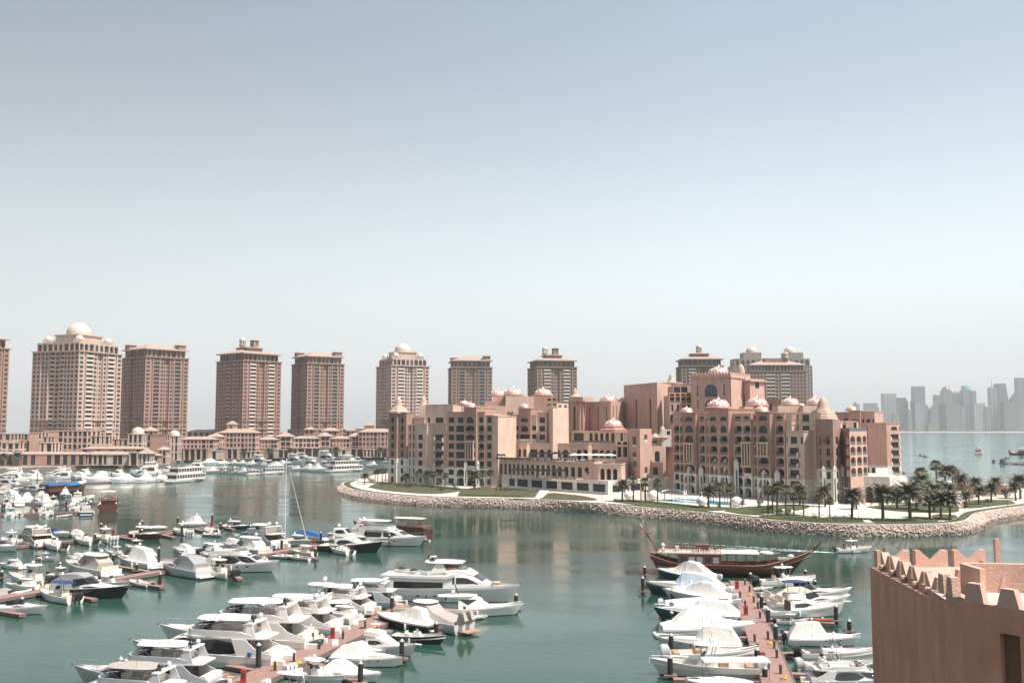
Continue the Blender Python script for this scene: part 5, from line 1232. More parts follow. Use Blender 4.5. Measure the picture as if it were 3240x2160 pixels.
 x0 = G(3110, 1815, Z2).xy; s = MB(); s.add([(x0.x, x0.y, Z2-.5), (x0.x+1.2, x0.y-.3, Z2-.5), (x0.x+1.2, x0.y-.3, Z2+.15), (x0.x, x0.y, Z2+.75), (x0.x, x0.y+.45, Z2-.5), (x0.x+1.2, x0.y+.15, Z2-.5), (x0.x+1.2, x0.y+.15, Z2+.15), (x0.x, x0.y+.45, Z2+.75)], [(0, 1, 2, 3), (1, 5, 6, 2), (3, 2, 6, 7), (4, 0, 3, 7), (5, 4, 7, 6)], lt); s.build('buttress', t)
 x0 = G(3180, 1846, Z2).xy; trap(x0+Vector((-.35, 0)), Vector((1, 0)), 1.2, .68, .95, .42, Z2-.45)
 x0 = G(3030, 1830, Z2).xy; trap(x0+Vector((-.1, 0)), Vector((1, 0)), .95, .62, .95, .42, Z2-.45)
 po = MB(); x = XY(3157, 60, 21); po.box(x-.14, x+.14, 60, 60.28, 17.5, ZY(1704, 60), lt); po.build('pole', t)
castle()
# ================================================================== PALMS AND SHRUBS
def palm_mesh(kind, h, seed):
 rnd = random.Random(seed); tr = MB(); cr = MB(); bend = rnd.uniform(-.4, .4)
 if kind == 'd':
  tr.tube([(bend*(k/6)**2, 0, h*k/6) for k in range(7)], .34, 'trunk', 8, r2=.27)
  for k in range(14): a = k*2.4; z = h-.25-.055*k; tr.box(bend+.26*math.cos(a)-.09, bend+.26*math.cos(a)+.09, .26*math.sin(a)-.09, .26*math.sin(a)+.09, z-.1, z+.16, 'trunk')
  n = 54
  for i in range(n):
   az = i*2.39996+rnd.uniform(-.15, .15); el = R(84)-(i/n)**1.0*R(108)+rnd.uniform(-.1, .1); L = rnd.uniform(2.9, 3.7)
   pts = []; p = Vector((bend, 0, h)); e = el
   for k in range(8):
    pts.append(p.copy()); p = p+Vector((math.cos(az)*math.cos(e), math.sin(az)*math.cos(e), math.sin(e)))*L/7; e -= .155+rnd.uniform(-.02, .03)
   side = Vector((-math.sin(az), math.cos(az), 0)); m = 'frondd' if i % 6 else 'frond'
   cr.tube(pts, .05, m, 3, r2=.015, cap=False)
   for k in range(1, 15):
    f = k/15*7; j = min(6, int(f)); q = pts[j].lerp(pts[j+1], f-j); d = (pts[j+1]-pts[j]).normalized(); ll = .72*math.sin(math.pi*min(1, .18+.8*k/15))+.12
    up = side.cross(d)
    for s in (-1, 1):
     tip = q+side*s*ll*.85+d*ll*.55-Vector((0, 0, .22*ll))+up*rnd.uniform(-.1, .15)
     cr.add([q-d*.13, q+d*.13, tip], [(0, 1, 2)], m)
 else:
  tr.tube([(bend*(k/6)**2*.6, 0, h*k/6) for k in range(7)], .25, 'trunk', 8, r2=.17)
  bx = bend*.6
  for i in range(40):
   az = i*2.39996; el = R(78)-(i/40)*R(135)+rnd.uniform(-.12, .12); L = rnd.uniform(.7, 1.05)
   d = Vector((math.cos(az)*math.cos(el), math.sin(az)*math.cos(el), math.sin(el))); p0 = Vector((bx, 0, h)); p1 = p0+d*L
   side = Vector((-math.sin(az), math.cos(az), 0)); up = side.cross(d); m = 'frond' if el >-.5 else 'frondd'
   cr.tube([p0, p1], .03, m, 3, cap=False); r = rnd.uniform(.75, .95)
   for k in range(9):
    a = R(-95)+R(190)*k/8; a2 = a+R(11); a0 = a-R(11)
    def dd(x): return d*math.cos(x)+side*math.sin(x)
    tip = p1+dd(a)*r*(1-.15*abs(a))-Vector((0, 0, .28*r))+up*rnd.uniform(-.06, .06)
    cr.add([p1, p1+dd(a0)*r*.5, tip, p1+dd(a2)*r*.5], [(0, 1, 2, 3)], m)
 return tr.mesh('trunk'), cr.mesh('crown')
PM = {'d': [palm_mesh('d', 5.2, s) for s in (1, 2, 3, 4)], 'f': [palm_mesh('f', 5.6, s) for s in (5, 6, 7)]}
HREF = {'d': 8.2, 'f': 7.3}
pr = random.Random(11)
def palm(px, py, hp, k, label, z=ZI, group=None):
 p = G(px, py, z); H_ = hp*1.01/3150*p.y; s = H_/HREF[k]
 t = thing('palm_tree', label, 'palm tree', (p.x, p.y, z), pr.uniform(0, 6.28), group)
 tr, cr = pr.choice(PM[k])
 for nme, me, q in (('trunk', tr, 1), ('crown', cr, 1.22)): place_mesh(nme, me, t, Matrix.Diagonal((s*q, s*q, s, 1)))
PL = [('d', 2696, 1638, 102, 'date palm standing before the sand court edge, in front of the sunlit end pavilion'), ('d', 2710, 1611, 73, 'smaller date palm just behind the one at the sand court edge'),
 ('d', 2794, 1645, 122, 'tall date palm with drooping fronds in front of the white garden pavilion'), ('d', 2839, 1610, 77, 'slim date palm at the right corner of the white garden pavilion'),
 ('d', 2880, 1647, 132, 'tallest date palm at the front left of the dense grove'), ('d', 2942, 1638, 100, 'date palm with a leaning stem in the front of the grove'),
 ('d', 2956, 1619, 96, 'date palm at the centre of the grove, behind the leaning one'), ('d', 2977, 1643, 98, 'front date palm of the grove, beside the small brown bed'), ('d', 3006, 1644, 96, 'last front date palm of the grove, next to the curving path'),
 ('d', 2910, 1593, 104, 'date palm at the back left of the grove'), ('f', 2918, 1570, 96, 'round-headed fan palm rising out of the back of the grove'), ('d', 2930, 1600, 88, 'date palm hidden in the middle of the grove, back row'),
 ('d', 2984, 1588, 74, 'short date palm at the back of the grove near the path'), ('d', 2998, 1604, 84, 'date palm at the right back of the grove'), ('d', 2900, 1612, 96, 'date palm in the left half of the grove, second row'),
 ('f', 2965, 1545, 92, 'tall slender fan palm against the sea, leftmost of the four'), ('d', 2991, 1543, 80, 'tall palm with a heavy head against the sea, second of the four'), ('f', 3015, 1543, 72, 'thin fan palm against the sea, third of the four'), ('d', 3023, 1541, 66, 'tall date palm against the sea, rightmost of the four'),
 ('d', 3045, 1562, 70, 'date palm by the moored boats right of the four tall palms'), ('d', 3058, 1606, 58, 'low date palm at the left edge of the eastern lawn'), ('d', 3097, 1596, 64, 'date palm before the brown-roofed pool house'), ('d', 3091, 1572, 68, 'date palm behind the roof of the pool house'),
 ('d', 3137, 1590, 68, 'date palm in front of the dark pool house opening'), ('d', 3150, 1568, 64, 'date palm behind the right half of the pool house'), ('d', 3214, 1583, 64, 'low bushy date palm near the right edge of the photo'), ('d', 3229, 1577, 82, 'big date palm at the extreme right edge'),
 ('d', 2242, 1606, 80, 'date palm beside the pool, left of the two fan palms'), ('f', 2278, 1606, 82, 'fan palm beside the pool pergola, left one'), ('f', 2312, 1606, 80, 'fan palm beside the pool pergola, right one'),
 ('f', 2431, 1614, 84, 'fan palm at the left of the big clump in front of the east wing'), ('f', 2460, 1631, 110, 'tallest fan palm of the clump in front of the east wing'), ('f', 2445, 1622, 88, 'fan palm squeezed in the middle of the clump before the east wing'), ('f', 2487, 1625, 96, 'fan palm at the right of the clump before the east wing'),
 ('f', 2512, 1628, 74, 'short fan palm at the left end of the sand court'), ('d', 2531, 1600, 74, 'thin-leaved date palm behind the sand court, near the balconies'), ('f', 2543, 1631, 80, 'fan palm in front of the sand court, third along'),
 ('f', 2592, 1635, 76, 'fan palm in front of the dark corner tower, left one'), ('d', 2611, 1603, 74, 'thin-leaved date palm at the foot of the dark corner tower'), ('f', 2626, 1639, 70, 'fan palm in front of the dark corner tower, right one'),
 ('d', 1969, 1586, 76, 'date palm at the corner of the white podium'), ('f', 2004, 1587, 82, 'fan palm right of the podium corner, first of three'), ('f', 2043, 1589, 82, 'fan palm beside the wooden kiosk, middle of three'), ('f', 2081, 1590, 78, 'fan palm by the white sail awning, last of three'),
 ('d', 1153, 1532, 40, 'lone small palm in the round bed at the island tip'), ('f', 1195, 1527, 44, 'fan palm at the left of the cluster near the island tip'), ('f', 1209, 1529, 50, 'largest fan palm of the cluster near the island tip'), ('f', 1220, 1524, 44, 'fan palm of the tip cluster nearest the hotel corner'), ('f', 1187, 1523, 38, 'smallest fan palm of the cluster near the island tip'),
 ('d', 1284, 1540, 50, 'palm in front of the paired windows of the west wing'), ('f', 1319, 1537, 50, 'fan palm before the white base of the west wing, left one'), ('d', 1352, 1533, 48, 'thin palm against the slit window of the west wing'), ('f', 1373, 1540, 52, 'fan palm below the west wing balconies'), ('f', 1408, 1549, 57, 'fan palm on the lawn just right of the west wing balconies'),
 ('d', 1502, 1547, 66, 'tall thin-leaved palm before the white arches of the west wing'), ('f', 1527, 1544, 60, 'fan palm right of the white arches of the west wing'), ('f', 1551, 1541, 58, 'fan palm at the right end of the west wing'), ('d', 1578, 1535, 56, 'thin palm at the left end of the long podium'), ('f', 2757, 1518, 64, 'fan palm behind the sunlit end pavilion, beside the service building')]
for k, px, py, hp, lab in PL: palm(px, py, hp, k, lab, group='palms in the hotel gardens')
PW = [(11, 1474, 44), (51, 1474, 48), (141, 1468, 34), (253, 1464, 34), (402, 1466, 38), (478, 1465, 42), (555, 1456, 42), (623, 1452, 36), (701, 1450, 38), (774, 1450, 36), (851, 1450, 36), (918, 1450, 36), (1063, 1448, 38), (1203, 1447, 36)]
PWL = ['leftmost promenade palm at the photo edge', 'bushy promenade palm near the left edge', 'promenade palm left of the orange parasols', 'promenade palm before the apartment block', 'promenade palm left of the maroon gate', 'bushy promenade palm right of the gate house', 'promenade palm at the domed corner tower', 'promenade palm before the four round arches', 'promenade palm beside the pale portal', 'promenade palm under the middle five-storey block', 'promenade palm left of the whitish portal', 'promenade palm right of the whitish portal', 'promenade palm beside the sand coloured portal', 'last promenade palm near the hotel corner']
for (px, py, hp), lab in zip(PW, PWL): palm(px, py, hp, 'd', lab, z=2.0, group='palms along the far promenade')
def shrub_mesh(seed, m='leaf', n=260):
 rnd = random.Random(seed); mb = MB()
 cl = [(rnd.uniform(-.6, .6), rnd.uniform(-.6, .6), rnd.uniform(.25, .9), rnd.uniform(.3, .55)) for _ in range(7)]
 for i in range(n):
  c = rnd.choice(cl); v = Vector((rnd.gauss(0, 1), rnd.gauss(0, 1), rnd.gauss(0, 1))).normalized()*c[3]*rnd.uniform(.55, 1)
  p = Vector((c[0]+v.x, c[1]+v.y, max(.03, c[2]+v.z))); a = Vector((rnd.gauss(0, 1), rnd.gauss(0, 1), rnd.gauss(0, .6))).normalized(); b = a.cross(v.normalized()).normalized(); s = rnd.uniform(.07, .14)
  mb.add([p-a*s, p+b*s*.6, p+a*s, p-b*s*.6], [(0, 1, 2, 3)], m)
 return mb.mesh('foliage')
SM = [shrub_mesh(s, 'leaf') for s in (1, 2, 3)]+[shrub_mesh(4, 'frond')]
def shrub(px, py, wpx, hpx, label, z=ZI, k=None):
 p = G(px, py, z); s = p.y/3150; t = thing('shrub', label, 'shrub', (p.x, p.y, z), pr.uniform(0, 6), 'shrubs of the hotel gardens')
 st = MB();
 for a in (0, 2.1, 4.2): st.tube([(0, 0, 0), (.25*math.cos(a), .25*math.sin(a), hpx*s*.6)], .05, 'trunk', 4)
 st.build('stem', t); place_mesh('foliage', SM[k if k is not None else pr.randrange(4)], t, Matrix.Diagonal((wpx*s/1.9, wpx*s/1.9, hpx*s/1.25, 1)))
for a in [(1175, 1527, 22, 16, 'rounded shrub between the lone palm and the palm cluster at the tip'), (1210, 1534, 26, 12, 'low dark shrub under the palm cluster near the tip'), (1238, 1533, 34, 12, 'dark shrub at the foot of the brown corner tower'), (1262, 1535, 26, 10, 'low shrub right of the corner tower foot'),
 (1303, 1541, 36, 12, 'long low shrub on the first lawn below the west wing'), (1340, 1541, 28, 14, 'shrub on the first lawn left of the balconies'), (1362, 1543, 24, 12, 'small shrub under the west wing balconies'), (1388, 1541, 26, 28, 'tall bush beside the fan palm under the balconies'), (1393, 1552, 26, 10, 'flat dark shrub on the lower part of the first lawn'),
 (1440, 1545, 24, 18, 'round bush left of the white arches'), (1464, 1536, 24, 20, 'bush growing inside the left white arch'), (1498, 1541, 16, 14, 'small bush between white arches of the west wing'), (1528, 1541, 14, 18, 'narrow bush at the last white arch'),
 (1570, 1553, 9, 14, 'clipped dark shrub on the second lawn, left of three'), (1584, 1554, 9, 14, 'clipped dark shrub on the second lawn, middle of three'), (1599, 1555, 10, 15, 'clipped dark shrub on the second lawn, right of three'),
 (1948, 1584, 16, 8, 'low shrub at the corner of the podium'), (2240, 1599, 12, 8, 'small shrub by the white globe near the pool'), (2275, 1603, 18, 14, 'shrub with bluish leaves between pool palms'), (2350, 1603, 24, 28, 'loose bush at the right end of the pool pergola'), (2400, 1606, 28, 30, 'airy olive bush between pool and palm clump'),
 (2428, 1628, 34, 34, 'dense dark bush under the left of the palm clump'), (2470, 1634, 30, 30, 'dense bush under the middle of the palm clump'), (2495, 1632, 24, 26, 'thin tree-like bush beside the palm clump'), (2578, 1640, 24, 12, 'low bush before the sand court loungers'), (2640, 1643, 18, 8, 'tiny bush on the front lawn'),
 (2752, 1505, 44, 30, 'broad leafy tree mass behind the white pavilion roof, left'), (2800, 1512, 60, 36, 'broad leafy tree mass behind the white pavilion roof, middle'), (2840, 1512, 40, 26, 'broad leafy tree mass behind the white pavilion roof, right'),
 (2878, 1570, 34, 40, 'thick bush at the back left foot of the grove'), (2930, 1560, 40, 40, 'thick bush filling the back of the grove'), (2968, 1560, 30, 34, 'thick bush at the back right of the grove'), (3180, 1575, 36, 34, 'leafy tree right of the pool house'), (3125, 1588, 18, 14, 'small shrub before the pool house wall'), (2915, 1643, 16, 10, 'little shrub on the front strip by the grove'), (3055, 1603, 20, 20, 'shrub under the low palm at the eastern lawn edge')]: shrub(*a)
def hedge(name, pts, h, label, z=ZI):
 P = [G(x, y, z) for x, y in pts]; rnd = random.Random(len(label)); mb = MB()
 line = resample(smooth_line(P, 3), max(4, int(sum((P[i+1]-P[i]).length for i in range(len(P)-1))*7)))
 for p in line:
  for _ in range(5):
   q = Vector((p.x+rnd.uniform(-.7, .7), p.y+rnd.uniform(-.7, .7), z+rnd.uniform(.1, h))); s = rnd.uniform(.1, .2); a = Vector((rnd.gauss(0, 1), rnd.gauss(0, 1), rnd.gauss(0, 1))).normalized(); b = a.orthogonal().normalized()
   mb.add([q-a*s, q+b*s, q+a*s, q-b*s], [(0, 1, 2, 3)], 'hedge')
 o = mb.build(name); tag(o, label, 'hedge')
hedge('hedge', [(1945, 1586), (2040, 1590), (2130, 1600), (2200, 1606)], .8, 'long clipped hedge along the pool side lawn edge')
hedge('hedge', [(2480, 1641), (2560, 1646), (2650, 1650), (2745, 1650)], .9, 'clipped hedge along the shore below the sand court')
hedge('hedge', [(2772, 1650), (2850, 1651), (2900, 1649)], .9, 'clipped hedge right of the shore steps')
hedge('hedge', [(1250, 1534), (1330, 1538), (1400, 1544), (1450, 1550)], .9, 'uneven planting strip along the top of the first lawn')
hedge('hedge', [(1650, 1571), (1560, 1570), (1460, 1568)], .6, 'brown-green planting on the second lawn slope')
# ================================================================== GARDEN AND TERRACE FURNITURE
def parasol(px, py, Y, z, r, m, label, open_=True, h=2.7, group=None):
 x = XY(px, Y, z); t = thing('parasol', label, 'parasol', (x, Y, z), pr.uniform(0, 1), group)
 p = MB(); p.tube([(0, 0, 0), (0, 0, h)], .05, 'steel', 6); p.box(-.3, .3,-.3, .3, 0, .1, 'frame'); p.build('pole', t); c = MB()
 if open_: c.lathe([(r, h-.55), (r*.98, h-.42), (r*.5, h-.1), (.05, h+.25)], m, n=4, smooth=False); c.lathe([(r, h-.56), (0.05, h-.15)], m, n=4, smooth=False)
 else: c.lathe([(.05, .9), (.28, 1.1), (.2, 2.0), (.05, h+.2)], m, n=8)
 c.build('canopy', t)
zt_ = ZY(1456, 405)
PNAMES = ['leftmost', 'second', 'third', 'fourth', 'fifth', 'rightmost']
for i, px in enumerate((1818, 1845, 1866, 1886, 1905, 1929)): parasol(px, 0, 404-i*1.2, zt_, 3.0, 'awn', '%s of the six white square parasols on the upper terrace' % PNAMES[i], group='white terrace parasols')
def canopy(px0, px1, Y, z, h, dep, label, m='dawn', post='wood', slats=0):
 x0, x1 = XY(px0, Y, z), XY(px1, Y, z); t = thing('pergola', label, 'pergola', (x0, Y, z)); W = x1-x0; n = max(2, int(W/3.5)); p = MB()
 for i in range(n+1):
  for y in (.2, dep-.2): q = MB(); x = .15+(W-.3)*i/n; q.box(x-.12, x+.12, y-.12, y+.12, 0, h-.02, post); q.build('post', t)
 c = MB()
 if slats:
  c.box(0, W, 0, .15, h, h+.22, post); c.box(0, W, dep-.15, dep, h, h+.22, post)
  for i in range(int(W/.8)): c.box(i*.8+.1, i*.8+.3,-.4, dep+.4, h+.225, h+.36, post)
 else:
  k = max(2, int(W/4))
  for i in range(k): a = W*i/k; b = W*(i+.96)/k; c.add([(a, 0, h), (b, 0, h), (b, dep, h+.25), (a, dep, h+.25), ((a+b)/2, dep/2, h+.6)], [(0, 1, 4), (1, 2, 4), (2, 3, 4), (3, 0, 4)], m)
  c.box(0, W,-.05, .1, h-.25, h-.01, post)
 c.build('canopy', t)
canopy(1676, 1745, 407, zt_, 2.8, 5, 'dark canopy row on the upper terrace, left of the white parasols', post='frame')
canopy(1746, 1804, 405, zt_, 2.8, 5, 'dark canopy row on the upper terrace touching the white parasols', post='frame')
canopy(1616, 1700, 396, 7.8, 3.2, 7, 'large dark pergola on the podium roof, left half', post='frame'); canopy(1701, 1792, 390, 7.8, 3.2, 7, 'large dark pergola on the podium roof, right half', post='frame')
canopy(1572, 1600, 415, zt_-.6, 2.4, 4, 'small dark canopy at the left end of the upper terrace', post='frame')
canopy(2257, 2350, YG(1592), ZI, 2.6, 5, 'long brown timber pergola beside the pool', slats=1)
canopy(2030, 2056, YG(1582), ZI, 3.0, 4, 'reddish wooden kiosk at the left of the pool', slats=1)
def table(x, y, z, label, g):
 t = thing('table_set', label, 'table', (x, y, z), pr.uniform(0, 3), g); a = MB(); a.lathe([(0, .72), (.5, .72), (.5, .76), (0, .76)], 'awn', n=10); a.tube([(0, 0, 0), (0, 0, .72)], .05, 'frame', 5); a.build('table_top', t)
 for k in range(3): c = MB(); q = 2.1*k; cx, cy = .85*math.cos(q), .85*math.sin(q); c.box(cx-.22, cx+.22, cy-.22, cy+.22, .38, .46, 'rail'); c.box(cx-.22, cx+.22, cy+.18, cy+.22, .46, .9, 'rail'); c.build('chair_seat', t)
for i in range(12):
 px = 1690+i*22; table(XY(px, 400-i*.6, zt_), 399.5-i*1.0, zt_, '%s cafe table from the left along the upper terrace edge' % ORD[i], 'cafe tables on the upper terrace')
tb = MB(); a, b, c = V2(1668, 402), V2(1760, 396.5), V2(1880, 387)
g = MB()
for p, q in ((V2(1568, 421), V2(1660, 410)), (V2(1660, 410), V2(1760, 401.5)), (V2(1760, 400), V2(1880, 391))): g.quad((p.x, p.y, zt_+.02), (q.x, q.y, zt_+.02), (q.x, q.y, zt_+.9), (p.x, p.y, zt_+.9), 'grail')
tag(g.build('glass_railing'), 'glass railing along the edge of the upper cafe terrace', 'railing')
def planter(px, Y, z, label):
 t = thing('planter', label, 'planter', (XY(px, Y, z), Y, z), 0, 'terrace planters'); b = MB(); b.box(-.9, .9,-.3, .3, 0, .6, 'creamtrim'); b.build('box', t); place_mesh('plant', SM[3], t, Matrix.Translation((0, 0, .55)) @ Matrix.Diagonal((.95, .4, .9, 1)))
for i in range(6): planter(1752+i*13, 377-i*2.0+3, 7.82, '%s planter with yellowish plants from the left on the podium roof edge' % ORD[i])
for i, (px, py, r) in enumerate(((1990, 1581, 1.7), (2068, 1583, 1.9), (2221, 1600, 1.75), (2331, 1602, 1.7))):
 p = G(px, py, ZI); t = thing('garden_pod', ['white spherical pod left of the kiosk, by the podium corner', 'white spherical pod at the left end of the pool', 'white spherical pod between the pool and the date palm', 'white spherical pod at the right end of the pergola'][i], 'pod', (p.x, p.y, ZI+.05), i, 'white spherical pods')
 b = MB(); b.lathe([(r*math.sin(math.pi*k/12), r*.9*(1-math.cos(math.pi*k/12))) for k in range(12)]+[(0, r*1.85)], 'awn', n=16); b.build('shell', t)
 b = MB(); b.lathe([(.5, 0), (.5, .06), (0, .07)], 'seat', (0,-r*.82, r*.75), 10); b.build('opening_cushion', t)
def sail():
 Y = YG(1583); t = thing('sail_awning', 'white four-point sail awning on slim posts beside the pool', 'awning', (XY(2126, Y), Y, ZI)); pts = [(-3.6, 0, 3.1), (3.4,-1, 3.6), (4.6, 3.5, 2.6), (-3.0, 3.5, 3.4)]
 for p in ((-2.6, .6, 3.6), (2.2, .2, 3.7), (1.4, 3, 3.7), (-2, 3.2, 3.5)): b = MB(); b.tube([(p[0], p[1], 0), p], .1, 'pilecap', 6); b.build('post', t)
 b = MB(); n = 8; vs = []
 for i in range(n+1):
  for j in range(n+1):
   u, v = i/n, j/n; p = Vector(pts[0]).lerp(Vector(pts[1]), u).lerp(Vector(pts[3]).lerp(Vector(pts[2]), u), v); e = (abs(u-.5)**2*4*.9)*-.9; vs.append((p.x, p.y, p.z+.5+e))
 b.add(vs, [(i*(n+1)+j, (i+1)*(n+1)+j, (i+1)*(n+1)+j+1, i*(n+1)+j+1) for i in range(n) for j in range(n)], 'awn', True); b.build('canopy', t)
sail()
def lounger_mesh():
 a, b = MB(), MB(); a.box(-.35, .35, 0, 1.3, .28, .4, 'awn'); a.add([(-.35, 1.3, .3), (.35, 1.3, .3), (.35, 1.9, .8), (-.35, 1.9, .8)], [(0, 1, 2, 3)], 'awn')
 for x in (-.3, .3):
  for y in (.1, 1.2): b.box(x-.03, x+.03, y-.03, y+.03, 0, .28, 'steel')
 return a.mesh('cushion'), b.mesh('frame')
LM = lounger_mesh()
def lounger(px, py, label, g): p = G(px, py, ZI); t = thing('sun_lounger', label, 'sun lounger', (p.x, p.y, ZI+.05), pr.uniform(-.3, .3), g); place_mesh('cushion', LM[0], t, Matrix()); place_mesh('frame', LM[1], t, Matrix())
for i in range(11): lounger(2140+i*6.5, 1577+i*.55, '%s white lounger from the left along the far pool edge' % ORD[i], 'loungers by the pool')
for i in range(10): lounger(2490+i*23, 1621+i*1.6+(i % 2), '%s white lounger from the left below the sand court' % ORD[i], 'loungers below the sand court')
for i, (px, py) in enumerate(((2165, 1573), (2171, 1573), (2220, 1577))): parasol(px, 0, YG(py), ZI, 1, 'awn', ['closed white parasol by the pool, leftmost', 'closed white parasol by the pool, next to the leftmost', 'closed white parasol standing alone behind the loungers'][i], False, group='closed white parasols')
LP = [(1095, 1528, 34, 'lamp post at the water side of the island tip'), (1117, 1543, 36, 'thin lamp post on the path at the island tip'), (1130, 1545, 40, 'tall thin lamp post right of the tip path'), (1205, 1556, 32, 'lamp post beside the path under the first lawn'), (1366, 1567, 24, 'lamp post beside the path mid first lawn'), (1905, 1589, 24, 'lamp post before the right part of the podium'), (2125, 1603, 42, 'lamp post in front of the sail awning'), (2373, 1629, 42, 'lamp post by the green lawn right of the pool'), (2411, 1636, 34, 'lamp post before the palm clump'), (2572, 1634, 44, 'tall lamp post before the sand court'), (2717, 1652, 50, 'lamp post near the shore steps'), (2977, 1650, 44, 'lamp post at the small brown bed'), (3006, 1648, 30, 'short lamp post by the bend of the path'), (3053, 1628, 40, 'lamp post at the outer corner of the path'), (3126, 1608, 30, 'lamp post on the eastern lawn'), (3187, 1602, 26, 'last lamp post near the right photo edge')]
for px, py, hp, lab in LP:
 p = G(px, py, ZI); h = hp/3150*p.y; t = thing('lamp_post', lab, 'lamp post', (p.x, p.y, ZI), 0, 'garden lamp posts'); b = MB(); b.tube([(0, 0, 0), (0, 0, h)], .07, 'lamp', 6, r2=.05); b.build('post', t); b = MB(); b.box(-.12, .55,-.1, .1, h, h+.1, 'lamp'); b.build('lamp_head', t)
def poolhouse():
 Y = 372; X0, X1 = XY(3068, Y), XY(3185, Y); t = thing('pool_house', 'low dark pool house with a flat brownish roof at the right of the grove', 'building', (X0, Y, ZI)); W = X1-X0; mb = MB(); w = []
 block(mb, (0, 0), (W, 0), 7, 0, 3.2, M['pink'], front=([(1.2, '.'), (4, 'c'), (1.2, '.')], [(3.0, None)]), wins=w, parapet=0); mb.build('wall', t); windows(t, w)
 r = MB(); r.box(-1.2, W+.8,-1.2, 8, 3.25, 3.5, 'roof'); r.build('roof', t)
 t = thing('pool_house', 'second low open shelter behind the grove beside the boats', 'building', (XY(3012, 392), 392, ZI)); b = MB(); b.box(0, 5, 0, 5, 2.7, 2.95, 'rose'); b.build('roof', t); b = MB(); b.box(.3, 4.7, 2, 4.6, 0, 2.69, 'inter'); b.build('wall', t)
 s = MB(); a = G(2752, 1654, ZI)
 for i in range(6): s.box(a.x-1.0, a.x+1.0, a.y-.1+i*.5, a.y+.4+i*.5, ZI+.05, ZI+.1+i*.09, 'path_') if False else s.box(a.x-1.0, a.x+1.0, a.y+i*.5, a.y+.48+i*.5, ZI, ZI+.1+i*.09, path)
 o = s.build('shore_steps'); o['kind'] = 'structure'
poolhouse()
# parasols and people-less cafe spots on the far promenade
for i, (px, py, m, lab, r) in enumerate(((168, 1463, 'orange', 'orange and cream parasol on the left promenade, left one', 2.9), (200, 1462, 'orange', 'orange parasol on the left promenade, right one', 3.4), (519, 1463, 'teal', 'pale teal parasol at the promenade bend', 3.2), (470, 1464, 'canvc', 'small cream parasol by the kiosk house, left one', 1.9), (488, 1464, 'canvc', 'small cream parasol by the kiosk house, right one', 1.9), (1062, 1438, 'canvc', 'cream parasol behind the far yachts', 2.6), (668, 1447, 'canvc', 'cream parasol before the pale portal', 2.4), (724, 1447, 'canvc', 'cream parasol before the tall dark arch', 2.2))):
 parasol(px, 0, YG(py, 2), 2.0, r, m, lab, h=3.2)
# ================================================================== BOATS  (local x: stern 0 -> bow L, z 0 = waterline)
def lerp(a, b, t): return a+(b-a)*t
class Hull:
 def __init__(s, L, B, fs, fb, rake=.10, full=2.4, bul=.28, flare=.9, sheer=1.7):
  s.L, s.B, s.fs, s.fb, s.rake, s.full, s.bul, s.flare, s.sheer = L, B, fs, fb, rake, full, bul, flare, sheer
 def b(s, t): return max(.02, s.B/2*(.90+.10*min(1, t/.35))*(1 if t < .42 else 1-((t-.42)/.58)**s.full))
 def h(s, t): return s.fs+(s.fb-s.fs)*t**s.sheer
 def mesh(s, parent, top='hullw', low=None, boot='boot', stripe=None, deck='deckw', n=18, transom=True):
  mb = MB(); L = s.L
  def ring(t):
   b, h = s.b(t), s.h(t); xr = lambda z: L*t-L*s.rake*(t**4)*(1-max(0, z)/h)
   bw = b*(.86 if t < .5 else lerp(.86, .30, ((t-.5)/.5)**1.3)); bc = b*lerp(.95, .72, max(0, t-.4)/.6)
   return [(xr(-.4), 0,-.45), (xr(-.1), bw*.9,-.12), (xr(.1), bw, .12), (xr(h*.5), bc, h*.48), (xr(h*.84), b*.985, h*.84), (xr(h), b, h), (xr(h), b-.07, h+.02), (xr(h), b-.10, h-s.bul)]
  rings = [ring(i/n) for i in range(n+1)]
  for sg in (1,-1):
   for k in range(7):
    m = boot if k < 2 else (low or top) if k in (2, 3) else top if k > 4 else (stripe or low or top)
    a = [(r[k][0], sg*r[k][1], r[k][2]) for r in rings]; c = [(r[k+1][0], sg*r[k+1][1], r[k+1][2]) for r in rings]
    mb.loft([a, c] if sg > 0 else [c, a], m)
  r = rings[0]
  if transom: mb.add([(0, p[1], p[2]) for p in r[:6]]+[(0,-p[1], p[2]) for p in reversed(r[:6])], [tuple(range(12))], low or top)
  o = mb.build('hull', parent); d = MB(); e = []
  for q in rings: e.append([(q[7][0], q[7][1], q[7][2]), (q[7][0], 0, q[7][2]+.04), (q[7][0],-q[7][1], q[7][2])])
  d.loft(e, deck); d.build('deck', parent)
  return o
 def dz(s, t): return s.h(t)-s.bul
def shell(st, m, mb=None, crown=.06, mtop=None, capa=True, capb=True, inset=.16):
 """superstructure: stations (x, half width, z0, z1)"""
 mb = mb or MB(); rings = []
 for (x, w, z0, z1) in st:
  i = min(inset*max(.05, (z1-z0))/1.0, w*.5); hh = z1-z0
  rings.append([(x, w, z0), (x, w-i*.75, z0+hh*.72), (x, w-i, z1-hh*.06), (x, w-i-min(.12, w*.2), z1), (x, 0, z1+crown)]+[(x,-(w-i-min(.12, w*.2)), z1), (x,-(w-i), z1-hh*.06), (x,-(w-i*.75), z0+hh*.72), (x,-w, z0)])
 mb.loft(rings, m)
 if capa: mb.add(rings[0], [tuple(range(9))], m)
 if capb: mb.add(rings[-1], [tuple(reversed(range(9)))], m)
 return mb
def st_at(st, x):
 for a, b in zip(st, st[1:]):
  if a[0] <= x <= b[0] or a[0] >= x >= b[0]:
   t = (x-a[0])/(b[0]-a[0]) if b[0] != a[0] else 0; return tuple(lerp(a[k], b[k], t) for k in range(4))
 return st[-1] if x > st[-1][0] else st[0]
